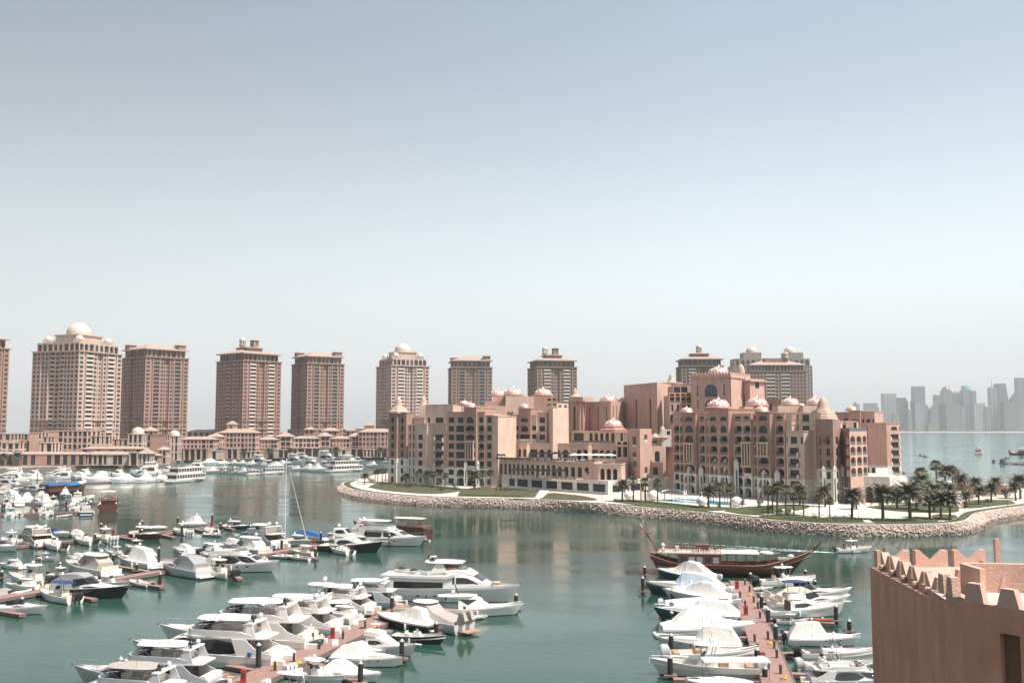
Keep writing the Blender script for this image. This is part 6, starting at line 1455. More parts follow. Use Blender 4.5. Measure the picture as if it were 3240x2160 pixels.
def side_glass(parent, st, prof, m='bglas', name='side_window', inset=.16, off=.02, n=10):
 """prof: (x, low, high) fractions of the height; both sides, each its own part"""
 for sg in (1,-1):
  mb = MB(); vs = []
  xs = [lerp(prof[0][0], prof[-1][0], k/n) for k in range(n+1)]
  for x in xs:
   for a, b in zip(prof, prof[1:]):
    if a[0] <= x <= b[0]+1e-6: t = (x-a[0])/max(1e-6, b[0]-a[0]); lo, hi = lerp(a[1], b[1], t), lerp(a[2], b[2], t); break
   X, w, z0, z1 = st_at(st, x); hh = z1-z0; i = min(inset*max(.05, hh), w*.5)
   for f in (lo, max(hi, lo+.004)):
    y = w-i*.75*f/.72 if f <= .72 else w-i*(.75+.25*(f-.72)/.22); vs.append((x, sg*(y+off), z0+hh*f))
  fs = [(2*k, 2*k+2, 2*k+3, 2*k+1) for k in range(n)]; mb.add(vs, fs, m, True); mb.build(name, parent)
def top_glass(parent, st, x0, x1, fw=.86, m='bglas', name='windscreen', inset=.16, off=.03):
 mb = MB(); rows = []
 for x in (x0, (x0+x1)/2, x1):
  X, w, z0, z1 = st_at(st, x); i = min(inset*max(.05, z1-z0), w*.5); ww = (w-i-.1)*fw
  rows.append([(x+off, ww, z1+off), (x+off, 0, z1+.06+off), (x+off,-ww, z1+off)])
 mb.loft(rows, m); mb.build(name, parent)
def outboard(parent, x, y, z, m='motor', s=1.0):
 mb = MB(); T = lambda pts: [(x+a*s, y+b*s, z+c*s) for a, b, c in pts]
 r = []
 for (dx, w, zz, l) in ((-.35, .13, .0, .22), (-.38, .22, .25, .34), (-.40, .26, .55, .40), (-.42, .24, .85, .38), (-.40, .14, 1.0, .25)):
  r.append(T([(dx-l,-w, zz), (dx-l*1.0, w, zz), (dx+l, w*.8, zz), (dx+l,-w*.8, zz)]))
 mb.loft(r, m, closed=True, cap1=True, cap0=True); mb.loft([T([(-.5,-.09, .1), (-.5, .09, .1), (-.2, .07, .1), (-.2,-.07, .1)]), T([(-.62,-.05,-.9), (-.62, .05,-.9), (-.38, .04,-.9), (-.38,-.04,-.9)])], m, closed=True, cap1=True)
 mb.box(x-.25*s, x+.12*s, y-.1*s, y+.1*s, z-.1*s, z+.25*s, m); mb.build('outboard_motor', parent)
def rail(parent, hull, t0, t1, h=.65, m='steel', n=9, name='bow_rail'):
 mb = MB()
 for sg in (1,-1):
  pts = []
  for k in range(n+1):
   t = lerp(t0, t1, k/n); z = hull.h(t); p = (hull.L*t*(1 if t < .99 else .995), sg*max(.04, hull.b(t)-.12), z+h); pts.append(p)
   mb.tube([(p[0]-.0, p[1], z), p], .013, m, 3, cap=False)
  mb.tube(pts, .018, m, 4)
 mb.build(name, parent)
def dome_(parent, x, y, z, r, m='motorw', name='radar_dome', ped=.25):
 mb = MB(); mb.lathe([(r*.35, 0), (r*.3, ped), (r*.8, ped+.05), (r, ped+r*.5), (r*.92, ped+r*1.05), (r*.55, ped+r*1.5), (0, ped+r*1.65)], m, (x, y, z), 12); mb.build(name, parent)
def hardtop(parent, x0, x1, w, z, m='hullw', th=.12, crown=.12, name='hardtop', legs=None, rr=.25, bow_in=.0):
 mb = MB(); n = 8; rows = []
 for k in range(n+1):
  t = k/n; x = lerp(x0, x1, t); e = math.sin(math.pi*min(1, max(0, t*.94+.03)))**.25; ww = w*e*(1-bow_in*t*t)
  zz = z+crown*.6*math.sin(math.pi*t); rows.append([(x, ww, zz), (x, ww*.96, zz+th*.7), (x, ww*.5, zz+th+crown*.7), (x, 0, zz+th+crown), (x,-ww*.5, zz+th+crown*.7), (x,-ww*.96, zz+th*.7), (x,-ww, zz), (x, 0, zz-.02)])
 mb.loft(rows, m, closed=True, cap0=True, cap1=True); mb.build(name, parent)
 if legs:
  for (xa, xb, zb) in legs:
   for sg in (1,-1): l = MB(); l.tube([(xa, sg*w*.86, zb), (xb, sg*w*.84, z+.02)], .045, 'steel', 5); l.build('roof_leg', parent)
def fender(parent, x, y, z, m='motorw'):
 mb = MB(); mb.lathe([(0,-.45), (.16,-.38), (.18, 0), (.16, .3), (.04, .42), (0, .44)], m, (x, y, z), 8); mb.build('fender', parent)
def cover(parent, st, m='canvw', name='canvas_cover', wr=.05, seed=1):
 """stretched canvas: stations (x, half width at gunwale, z gunwale, z ridge, ridge half width)"""
 rnd = random.Random(seed); mb = MB(); rows = []; N = []
 for a, b in zip(st, st[1:]):
  for k in range(5): N.append(tuple(lerp(a[i], b[i], k/4) for i in range(5)))
 N.append(st[-1])
 for j, (x, w, z0, z1, rw) in enumerate(N):
  s = wr*.55*(1 if j % 2 else -.6); r = []
  for f in (0, .12, .3, .5, .7, .9, 1.0):
   y = lerp(w, rw, f**.8); z = lerp(z0-.18, z1, f)-.10*math.sin(math.pi*f)*(z1-z0); q = s*math.sin(math.pi*f)+rnd.uniform(-wr, wr)*.5*(1 if 0 < f < 1 else 0)
   r.append((x, y+q, z+q*.5))
  r.append((x, 0, z1+.03+s*.3)); rows.append(r+[(p[0],-p[1], p[2]) for p in reversed(r[:-1])])
 mb.loft(rows, m); mb.add(rows[0], [tuple(range(15))], m); mb.add(rows[-1], [tuple(reversed(range(15)))], m); mb.build(name, parent)
def seats(parent, x0, x1, w, z, m='seat', name='cockpit_seat', back=True):
 mb = MB(); mb.box(x0, x0+.55,-w, w, z, z+.42, m)
 if back: mb.box(x0-.12, x0+.003,-w, w, z, z+.8, m)
 mb.box(x0+.56, x1,-w,-w+.5, z, z+.4, m); mb.build(name, parent)
def cleat_gear(parent, hull):
 mb = MB(); L = hull.L; z = hull.h(1)
 mb.tube([(L*.93, 0, z-.1), (L*1.012, 0, z+.05)], .06, 'steel', 5); mb.blob((L*1.01, 0, z-.05), .13, 'steel', 6); mb.build('anchor', parent)
def flybridge(L=17, B=4.8, top='bimini', hullm='hullw', low=None, cab='hullw', canvas='canvw', radar='motor', fly_cover=None, tender=False, lab='', name='flybridge_yacht', group=None, dark_arch=True, curved=True, oval=False):
 t = thing(name, lab, 'yacht', group=group); s = L/17
 H = Hull(L, B, 1.32*s, 2.2*s, .09, 2.3); H.mesh(t, hullm, low)
 z = H.dz(.3)+.1; c = 1.8*s
 st = [(L*.17, B*.40, z-.2, z+c), (L*.40, B*.42, z-.2, z+c), (L*.60, B*.40, z-.05, z+c), (L*.66, B*.37, z, z+c*.9), (L*.76, B*.30, z+.25, z+c*.45), (L*.86, B*.17, z+.5, z+c*.24+.28)]
 shell(st, cab).build('saloon', t)
 if curved:
  side_glass(t, st, [(L*.19, .46, .50), (L*.26, .22, .78), (L*.38, .16, .92), (L*.47, .22, .84), (L*.54, .48, .54)])
  side_glass(t, st, [(L*.50, .80, .84), (L*.57, .42, .95), (L*.66, .28, .92), (L*.77, .55, .60)], name='forward_window')
 else:
  side_glass(t, st, [(L*.20, .30, .80), (L*.46, .30, .80)]); side_glass(t, st, [(L*.49, .34, .80), (L*.60, .38, .84), (L*.66, .60, .66)], name='forward_window')
 top_glass(t, st, L*.605, L*.745, .95)
 d = MB(); d.box(L*.155, L*.168,-B*.30, B*.30, z-.15, z+c*.86, 'bglas'); d.build('saloon_door', t)
 for sg in (1,-1):
  q = MB()
  for k in (.40, .52, .64): q.blob((L*k, sg*(H.b(k)*(.985 if k < .5 else .94)+.0), H.h(k)*.62), .16, 'bglas', 8, (1.6, .2, .8))
  q.build('porthole', t)
 zf = z+c
 fl = MB(); r = []
 for (x, w) in ((L*.045, B*.36), (L*.10, B*.43), (L*.35, B*.44), (L*.52, B*.40), (L*.60, B*.28)): r.append([(x, w, zf), (x, w, zf+.16), (x,-w, zf+.16), (x,-w, zf)])
 fl.loft(r, 'hullw', closed=True, cap0=True, cap1=True, smooth=False); fl.build('flybridge_deck', t)
 co = MB()
 for sg in (1,-1):
  a = []
  for (x, w, h) in ((L*.13, B*.42, .25), (L*.22, B*.43, .62), (L*.42, B*.43, .66), (L*.54, B*.35, .62), (L*.585, B*.16, .60), (L*.59, 0, .60)): a.append([(x, sg*w, zf+.16), (x, sg*w, zf+.16+h*s), (x-.12, sg*(max(0, w-.12)), zf+.16+h*s), (x-.12, sg*max(0, w-.14), zf+.16)])
  co.loft(a, cab)
 co.build('flybridge_coaming', t)
 w_ = MB(); w_.loft([[(L*.50, B*.37, zf+.8*s), (L*.565, B*.2, zf+.8*s), (L*.575, 0, zf+.8*s), (L*.565,-B*.2, zf+.8*s), (L*.50,-B*.37, zf+.8*s)], [(L*.47, B*.34, zf+1.15*s), (L*.535, B*.18, zf+1.15*s), (L*.54, 0, zf+1.15*s), (L*.535,-B*.18, zf+1.15*s), (L*.47,-B*.34, zf+1.15*s)]], 'grail'); w_.build('flybridge_screen', t)
 seats(t, L*.20, L*.34, B*.34, zf+.17, 'seat', 'flybridge_seat'); q = MB(); q.box(L*.42, L*.46,-B*.3,-B*.05, zf+.17, zf+.95, 'seat'); q.box(L*.47, L*.50,-B*.32, 0, zf+.17, zf+.9, 'rubber'); q.build('helm_station', t)
 if top == 'bimini': hardtop(t, L*.18, L*.52, B*.40, zf+1.78*s, canvas, .05, .16, 'bimini_top', [(L*.25, L*.20, zf+.7), (L*.40, L*.50, zf+.8)])
 if top == 'hard': hardtop(t, L*.16, L*.52, B*.38, zf+1.72*s, 'hullw', .14, .1, 'hardtop', [(L*.22, L*.24, zf+.7), (L*.47, L*.45, zf+.9)])
 if top in ('bimini', 'arch', 'hard', 'none') and dark_arch:
  for sg in (1,-1):
   a = MB(); a.loft([[(L*.10, sg*B*.42, zf+.15), (L*.17, sg*B*.42, zf+.15), (L*.17, sg*B*.40, zf+.15), (L*.10, sg*B*.40, zf+.15)], [(L*.135, sg*B*.39, zf+1.45*s), (L*.17, sg*B*.39, zf+1.45*s), (L*.17, sg*B*.37, zf+1.45*s), (L*.135, sg*B*.37, zf+1.45*s)]], cab, closed=True, cap1=True); a.build('radar_arch_leg', t)
  a = MB(); a.box(L*.13, L*.175,-B*.40, B*.40, zf+1.45*s+.003, zf+1.6*s, 'hullw'); a.build('radar_arch', t)
  dome_(t, L*.15, B*.18, zf+1.6*s, .36, radar); dome_(t, L*.15,-B*.2, zf+1.6*s, .28, 'motorw')
 if top == 'arch': hardtop(t, L*.28, L*.50, B*.36, zf+1.6*s, canvas, .05, .12, 'bimini_top', [(L*.30, L*.30, zf+.7), (L*.46, L*.49, zf+.8)])
 for sg in (1,-1):
  q = MB(); pr_ = [(L*.17, zf), (L*.26, zf), (L*.22, z-.1), (0, z-.1), (-.1, z+.35), (L*.05, z+.62), (L*.11, z+1.0)]; y = sg*B*.455
  q.add([(a, y, b) for a, b in pr_]+[(a, y-sg*.12, b) for a, b in pr_], [tuple(range(7)), tuple(range(13, 6,-1))]+[(i, (i+1) % 7, 7+(i+1) % 7, 7+i) for i in range(7)], cab); q.build('cockpit_wing', t)
  q = MB(); q.box(-L*.07, L*.01, sg*B*.30-.3, sg*B*.30+.3, .43, 1.0, 'deckw'); q.build('stern_steps', t)
 p = MB(); p.box(-L*.075,-.002,-B*.40, B*.40, .28, .42, 'teak'); p.build('swim_platform', t)
 k = MB(); k.box(L*.02, L*.06,-B*.36, B*.36, z-.2, z+.62, 'seat'); k.box(L*.005, L*.019,-B*.42, B*.42, z-.2, z+.55, 'hullw'); k.build('cockpit_seat', t)
 if tender: q = MB(); q.loft([[(-L*.07+.3,-B*.3, .7), (-L*.07+.3,-B*.3, 1.0), (-L*.03,-B*.3, 1.0), (-L*.03,-B*.3, .7)], [(-L*.07, B*.2, .5), (-L*.07, B*.2, 1.1), (-.05, B*.2, 1.1), (-.05, B*.2, .5)]], 'rubber', closed=True, cap0=True, cap1=True); q.build('tender_boat', t)
 cu = MB(); cu.box(L*.74, L*.80,-B*.13, B*.13, z+.78*s, z+.86*s, 'seat'); cu.build('sun_pad', t)
 rail(t, H, .62, .985); cleat_gear(t, H)
 for k in (.15, .45): fender(t, L*k,-(H.b(k)+.12), .75)
 fp = MB(); fp.tube([(L*.30, B*.3, zf+.2), (L*.29, B*.3, zf+3.6*s)], .02, 'steel', 4); fp.build('antenna', t)
 return t
def express(L=11.5, B=3.5, canvas='canvg', hullm='hullw', low=None, hard=False, lab='', name='cabin_cruiser', group=None, aft='canvw', boards=None, stripe=None):
 t = thing(name, lab, 'motorboat', group=group); s = L/11.5
 H = Hull(L, B, 1.05*s, 1.65*s, .10, 2.2); H.mesh(t, hullm, low, stripe=stripe)
 z = H.dz(.5)
 st = [(L*.46, B*.40, z-.1, z+.75*s), (L*.58, B*.38, z, z+.70*s), (L*.74, B*.28, z+.1, z+.48*s), (L*.90, B*.13, z+.28*s, z+.36*s)]
 shell(st, 'hullw').build('foredeck_cabin', t); side_glass(t, st, [(L*.50, .45, .6), (L*.60, .4, .74), (L*.72, .55, .6)], name='side_window')
 wz = z+.7*s; w_ = MB()
 w_.loft([[(L*.40, B*.42, wz-.2), (L*.56, B*.33, wz), (L*.62, 0, wz+.02), (L*.56,-B*.33, wz), (L*.40,-B*.42, wz-.2)], [(L*.38, B*.37, wz+.55*s), (L*.49, B*.28, wz+.72*s), (L*.53, 0, wz+.75*s), (L*.49,-B*.28, wz+.72*s), (L*.38,-B*.37, wz+.55*s)]], 'bglas'); w_.build('windscreen', t)
 if hard:
  hardtop(t, L*.16, L*.54, B*.36, wz+1.05*s, 'hullw', .14, .12, 'hardtop', [(L*.50, L*.44, wz), (L*.22, L*.2, wz-.3)]); dome_(t, L*.22, 0, wz+1.3*s, .28)
 if canvas:
  x0 = L*.10 if not hard else L*.12
  cover(t, [(x0, B*.40, z+.15, z+.9*s, B*.30), (L*.25, B*.44, z+.2, wz+1.1*s, B*.28), (L*.42, B*.43, z+.3, wz+1.15*s, B*.28), (L*.50, B*.36, wz, wz+.78*s, B*.26)], canvas, 'cockpit_canopy', .04, int(L*10))
 seats(t, L*.04, L*.14, B*.36, z-.25, 'seat')
 p = MB(); p.box(-L*.07,-.002,-B*.38, B*.38, .25, .38, 'deckw'); p.build('swim_platform', t)
 rail(t, H, .55, .985, .5); cleat_gear(t, H); fender(t, L*.3,-(H.b(.3)+.12), .6)
 return t
def covered(L=10.5, B=3.3, canvas='canvw', hullm='hullw', low=None, full=True, lab='', name='covered_boat', group=None, motors=0, peak=.42, hgt=1.7, radar=False, rv=False, stripe=None, seed=1, mcol='motorw'):
 t = thing(name, lab, 'motorboat', group=group); s = L/10.5
 H = Hull(L, B, 1.0*s, 1.5*s, .10, 2.1); H.mesh(t, hullm, low, stripe=stripe); z = H.h
 P = lambda f, h, rw: (L*f, H.b(f)*1.01, z(f), z(f)+h*s, rw*B)
 if full: st = [P(.0, .25, .34), P(.12, .55, .30), P(peak-.14, hgt*.92, .20), P(peak, hgt, .17), P(peak+.10, hgt*.80, .14), P(peak+.24, .62, .05), P(.82, .25, .02), P(.97, .08, .01)]
 else: st = [P(.02, .3, .34), P(peak-.22, hgt*.9, .22), P(peak, hgt, .20), P(peak+.10, hgt*.95, .18), P(peak+.20, .45, .16)]
 cover(t, st, canvas, seed=seed, wr=.06)
 if not full:
  sh = [(L*(peak+.12), B*.36, z(.6)-.2, z(.6)+.42*s), (L*.72, B*.27, z(.7)-.2, z(.7)+.3*s), (L*.88, B*.12, z(.85)-.15, z(.85)+.12)]
  shell(sh, 'hullw').build('foredeck_cabin', t); q = MB()
  for sg in (1,-1):
   for k in (.5, .58, .7): q.blob((L*k, sg*H.b(k)*.97, z(k)*.78), .13, 'bglas', 6, (1.5, .25, .8))
  q.build('porthole', t)
 if radar: dome_(t, L*(peak), 0, z(.4)+hgt*s, .22, 'motorw')
 for k in range(motors): outboard(t, 0, (k-(motors-1)/2)*.75, z(0)-.35, mcol, s*.95)
 if not motors: p = MB(); p.box(-L*.07,-.002,-B*.36, B*.36, .22, .34, 'deckw'); p.build('swim_platform', t)
 rail(t, H, .6, .985, .35); cleat_gear(t, H); fender(t, L*.35, H.b(.35)+.12, .55); return t
def console(L=8.5, B=2.6, top='hard', hullm='hullw', low=None, motors=2, mcol='motor', seatm='seat', lab='', name='open_motorboat', group=None, topm='hullw', people=0, stripe=None, long_top=False):
 t = thing(name, lab, 'motorboat', group=group); s = L/8.5
 H = Hull(L, B, .85*s, 1.35*s, .10, 2.2, bul=.45*s); H.mesh(t, hullm, low, stripe=stripe); z = H.dz(.3)+.04
 c = MB(); c.loft([[(L*.40,-.42*s, z), (L*.40, .42*s, z), (L*.58, .34*s, z), (L*.58,-.34*s, z)], [(L*.42,-.38*s, z+1.05*s), (L*.42, .38*s, z+1.05*s), (L*.52, .3*s, z+1.0*s), (L*.52,-.3*s, z+1.0*s)]], 'hullw', closed=True, cap1=True, smooth=False); c.build('console', t)
 w = MB(); w.loft([[(L*.50,-.34*s, z+1.0*s), (L*.525, 0, z+1.0*s), (L*.50, .34*s, z+1.0*s)], [(L*.465,-.3*s, z+1.45*s), (L*.49, 0, z+1.45*s), (L*.465, .3*s, z+1.45*s)]], 'grail'); w.build('windscreen', t)
 q = MB(); q.box(L*.28, L*.35,-.5*s, .5*s, z, z+.65*s, seatm); q.box(L*.265, L*.278,-.5*s, .5*s, z+.3, z+1.0*s, seatm); q.build('helm_seat', t)
 q = MB(); q.box(L*.04, L*.10,-B*.36, B*.36, z, z+.45*s, seatm); q.build('stern_seat', t)
 q = MB(); q.add([(L*.66,-B*.30, z+.35), (L*.66, B*.30, z+.35), (L*.86, B*.12, z+.5), (L*.86,-B*.12, z+.5)], [(0, 1, 2, 3)], seatm); q.build('bow_cushion', t)
 if top == 'hard': hardtop(t, L*(.16 if long_top else .28), L*.58, B*.36, z+2.0*s, topm, .07, .06, 't_top', [(L*.42, L*.38, z+.9), (L*.50, L*.52, z+.9)]); dome_(t, L*.42, 0, z+2.15*s, .22, 'motorw', 'radar_dome', .1)
 if top == 'bimini': hardtop(t, L*.18, L*.56, B*.42, z+1.9*s, topm, .04, .14, 'bimini_top', [(L*.22, L*.2, z+.2), (L*.5, L*.54, z+.2)])
 for k in range(motors): outboard(t, 0, (k-(motors-1)/2)*.62*s, H.h(0)-.4, mcol, s)
 rail(t, H, .62, .98, .25); fender(t, L*.4,-(H.b(.4)+.1), .5)
 return t
def dinghy(L=4.5, B=1.8, m='hullw', inner='seat', lab='', name='dinghy', group=None, motor='motor', rib=False):
 t = thing(name, lab, 'small boat', group=group); H = Hull(L, B, .45, .65, .12, 2.4, bul=.28)
 H.mesh(t, m, deck=inner if inner in M else 'deckw')
 q = MB(); q.box(L*.35, L*.42,-B*.38, B*.38, .3, .42, inner); q.box(L*.5, L*.62,-.25, .25, .22, .8, 'hullw'); q.build('thwart', t)
 if motor: outboard(t, 0, 0, .15, motor, .6)
 return t
def jetski(lab, group=None):
 t = thing('jet_ski', lab, 'jet ski', group=group); H = Hull(3.2, 1.15, .5, .6, .2, 2.0); H.mesh(t, 'hullw', deck='rubber'); q = MB(); q.loft([[(.5, .25, .5), (.5,-.25, .5)], [(1.0, .22, .85), (1.0,-.22, .85)], [(1.7, .2, .85), (1.7,-.2, .85)]], 'rubber'); q.blob((2.1, 0, .75), .4, 'hullw', 8, (1.6, .8, .8)); q.tube([(1.8,-.35, 1.15), (1.9, 0, 1.05), (1.8, .35, 1.15)], .04, 'rubber', 5); q.build('saddle', t); return t
def sportfish(L=13, B=4.3, hullm='hullw', low=None, tower_=False, lab='', name='sport_fishing_boat', group=None, shade=True, fly=True, enclosed=False):
 t = thing(name, lab, 'motorboat', group=group); s = L/13; H = Hull(L, B, 1.05*s, 2.2*s, .10, 2.3, sheer=1.4); H.mesh(t, hullm, low); z = H.dz(.4)
 st = [(L*.27, B*.37, z-.4, z+1.65*s), (L*.44, B*.38, z-.3, z+1.7*s), (L*.50, B*.36, z, z+1.6*s), (L*.66, B*.26, z+.2, z+.75*s), (L*.80, B*.12, z+.6, z+.72*s)]
 shell(st, 'hullw').build('deckhouse', t); side_glass(t, st, [(L*.30, .45, .48), (L*.34, .30, .72), (L*.46, .34, .74), (L*.60, .5, .55)]) if enclosed else side_glass(t, st, [(L*.32, .42, .7), (L*.46, .42, .74), (L*.54, .55, .6)])
 zf = z+1.7*s; st2 = [(L*.24, B*.30, zf, zf+.75*s), (L*.40, B*.31, zf, zf+.8*s), (L*.47, B*.24, zf, zf+.6*s)]
 if enclosed:
  st2 = [(L*.24, B*.31, zf, zf+1.5*s), (L*.40, B*.31, zf, zf+1.5*s), (L*.50, B*.22, zf, zf+.3*s)]; shell(st2, 'hullw').build('flybridge', t); side_glass(t, st2, [(L*.26, .6, .64), (L*.30, .42, .86), (L*.40, .44, .86), (L*.43, .6, .66)]); top_glass(t, st2, L*.405, L*.47); dome_(t, L*.28, 0, zf+1.55*s, .35)
 else: shell(st2, 'hullw', capa=False).build('flybridge', t); seats(t, L*.26, L*.36, B*.2, zf+.05, 'seat', 'flybridge_seat')
 if shade: hardtop(t, L*.05, L*.27, B*.36, zf-.1, 'hullw', .05, .03, 'cockpit_shade'); hardtop(t, L*.22, L*.45, B*.30, zf+1.9*s, 'hullw', .08, .06, 'hardtop', [(L*.26, L*.25, zf+.6), (L*.42, L*.42, zf+.6)]);
 if tower_: dome_(t, L*.3, 0, zf+2.1*s, .3)
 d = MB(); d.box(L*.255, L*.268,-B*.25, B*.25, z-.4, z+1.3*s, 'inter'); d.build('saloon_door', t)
 q = MB(); q.box(L*.02, L*.05,-B*.4, B*.4, z-.7, z+.1, 'seat'); q.build('cockpit_seat', t)
 for sg in (1,-1): o = MB(); o.tube([(L*.3, sg*B*.4, z+.4), (L*.12, sg*B*.5, z+6.5*s)], .035, 'steel', 4, r2=.012); o.build('outrigger', t)
 p = MB(); p.box(L*.96, L*1.06,-.28, .28, H.h(1)-.05, H.h(1)+.05, 'hullw'); p.build('bow_pulpit', t)
 rail(t, H, .55, .985, .6); fender(t, L*.35,-(H.b(.35)+.1), .7); return t
def big_yacht():
 L, B = 24.5, 6.0; t = thing('motor_yacht', 'largest white motor yacht with raised pilothouse and a long black saloon window, centre front', 'yacht'); H = Hull(L, B, 2.3, 3.5, .09, 2.5, bul=.35, sheer=1.2); H.mesh(t, 'hullw'); z = 2.15
 st = [(L*.03, B*.46, z, z+2.35), (L*.30, B*.47, z, z+2.35), (L*.50, B*.46, z, z+2.35), (L*.54, B*.44, z, z+2.35)]
 shell(st, 'hullw', inset=.08).build('saloon', t); side_glass(t, st, [(L*.12, .18, .72), (L*.475, .18, .72)], inset=.08, n=14)
 s2 = [(L*.50, B*.45, z+.2, z+3.3), (L*.60, B*.43, z+.5, z+3.3), (L*.68, B*.40, z+.8, z+2.9), (L*.76, B*.33, z+1.0, z+1.7), (L*.80, B*.28, z+1.1, z+1.35)]
 shell(s2, 'hullw', inset=.12).build('pilothouse', t); side_glass(t, s2, [(L*.515, .40, .44), (L*.545, .38, .76), (L*.555, .38, .78)], inset=.12, name='pilothouse_window'); side_glass(t, s2, [(L*.565, .38, .78), (L*.64, .36, .80), (L*.72, .40, .50)], inset=.12, name='pilothouse_window'); top_glass(t, s2, L*.685, L*.745, inset=.12)
 f = MB(); f.loft([[(L*x, B*w, zz), (L*x, B*w, zz+.5), (L*x,-B*w, zz+.5), (L*x,-B*w, zz)] for x, w, zz in ((.02, .44, z+2.36), (.3, .48, z+2.36), (.5, .47, z+2.38), (.56, .44, z+2.9))], 'hullw', closed=True, cap0=True, cap1=True); f.build('boat_deck', t)
 c = [(L*.36, B*.42, z+2.8, z+3.7), (L*.46, B*.42, z+2.8, z+3.9), (L*.58, B*.38, z+3.0, z+4.2), (L*.64, B*.34, z+3.2, z+3.9), (L*.69, B*.28, z+3.0, z+3.1)]
 shell(c, 'hullw', inset=.12).build('flybridge_coaming', t); g = MB(); g.box(L*.44, L*.56,-B*.34, B*.34, z+3.95, z+4.5, 'tan'); g.build('flybridge_seat', t)
 w = MB(); w.loft([[(L*.60, B*.34, z+4.1), (L*.635, 0, z+4.1), (L*.60,-B*.34, z+4.1)], [(L*.575, B*.3, z+4.7), (L*.60, 0, z+4.7), (L*.575,-B*.3, z+4.7)]], 'grail'); w.build('flybridge_screen', t)
 for sg in (1,-1):
  q = MB(); q.loft([[(L*.38, sg*B*.42, z+3.3), (L*.50, sg*B*.42, z+3.6), (L*.50, sg*B*.38, z+3.6), (L*.38, sg*B*.38, z+3.3)], [(L*.42, sg*B*.36, z+5.3), (L*.47, sg*B*.36, z+5.3), (L*.47, sg*B*.33, z+5.3), (L*.42, sg*B*.33, z+5.3)]], 'hullw', closed=True); q.build('roof_pylon', t)
 hardtop(t, L*.33, L*.60, B*.42, z+5.3, 'hullw', .22, .15); dome_(t, L*.34, B*.2, z+5.4, .5, 'motor'); dome_(t, L*.39,-B*.22, z+5.5, .45, 'motor')
 q = MB(); q.box(L*.36, L*.39,-1.2, 1.2, z+6.1, z+6.35, 'motorw'); q.tube([(L*.375, 0, z+5.4), (L*.375, 0, z+6.1)], .08, 'motorw', 5); q.build('radar_bar', t)
 for x, y in ((.14, .6), (.24,-.7)):
  q = MB(); q.loft([[(L*x-1.6, y, z+3.1), (L*x-1.5, y+.4, z+3.4), (L*x-1.5, y-.4, z+3.4)], [(L*x, y, z+3.0), (L*x, y+.75, z+3.55), (L*x, y-.75, z+3.55)], [(L*x+1.8, y, z+3.5), (L*x+1.8, y+.1, z+3.7), (L*x+1.8, y-.1, z+3.7)]], 'hullw', closed=True, cap0=True); q.blob((L*x+.1, y, z+3.65), .5, 'rubber', 8, (1.6, .7, .7)); q.build('tender_craft', t)
 q = MB(); q.box(L*.80, L*.86,-.9, .9, 3.45, 3.75, 'tan'); q.box(L*.82, L*.85,-.6, .6, 3.751, 3.8, 'awn'); q.build('bow_seat', t)
 q = MB()
 for k in (.3, .42, .74): q.blob((L*k,-H.b(k)*.97, 1.2), .2, 'bglas', 8, (1.6, .3, .8))
 q.box(L*.80, L*.83,-B*.33,-B*.20, .5, 1.4, 'bglas') if False else None
 q.build('porthole', t); rail(t, H, .55, .985, .7); cleat_gear(t, H); p = MB(); p.box(-1.5,-.002,-B*.38, B*.38, .5, .68, 'teak'); p.build('swim_platform', t)
 for k in (.1, .36, .5): fender(t, L*k,-(H.b(k)+.15), .9, 'rubber')
 return t
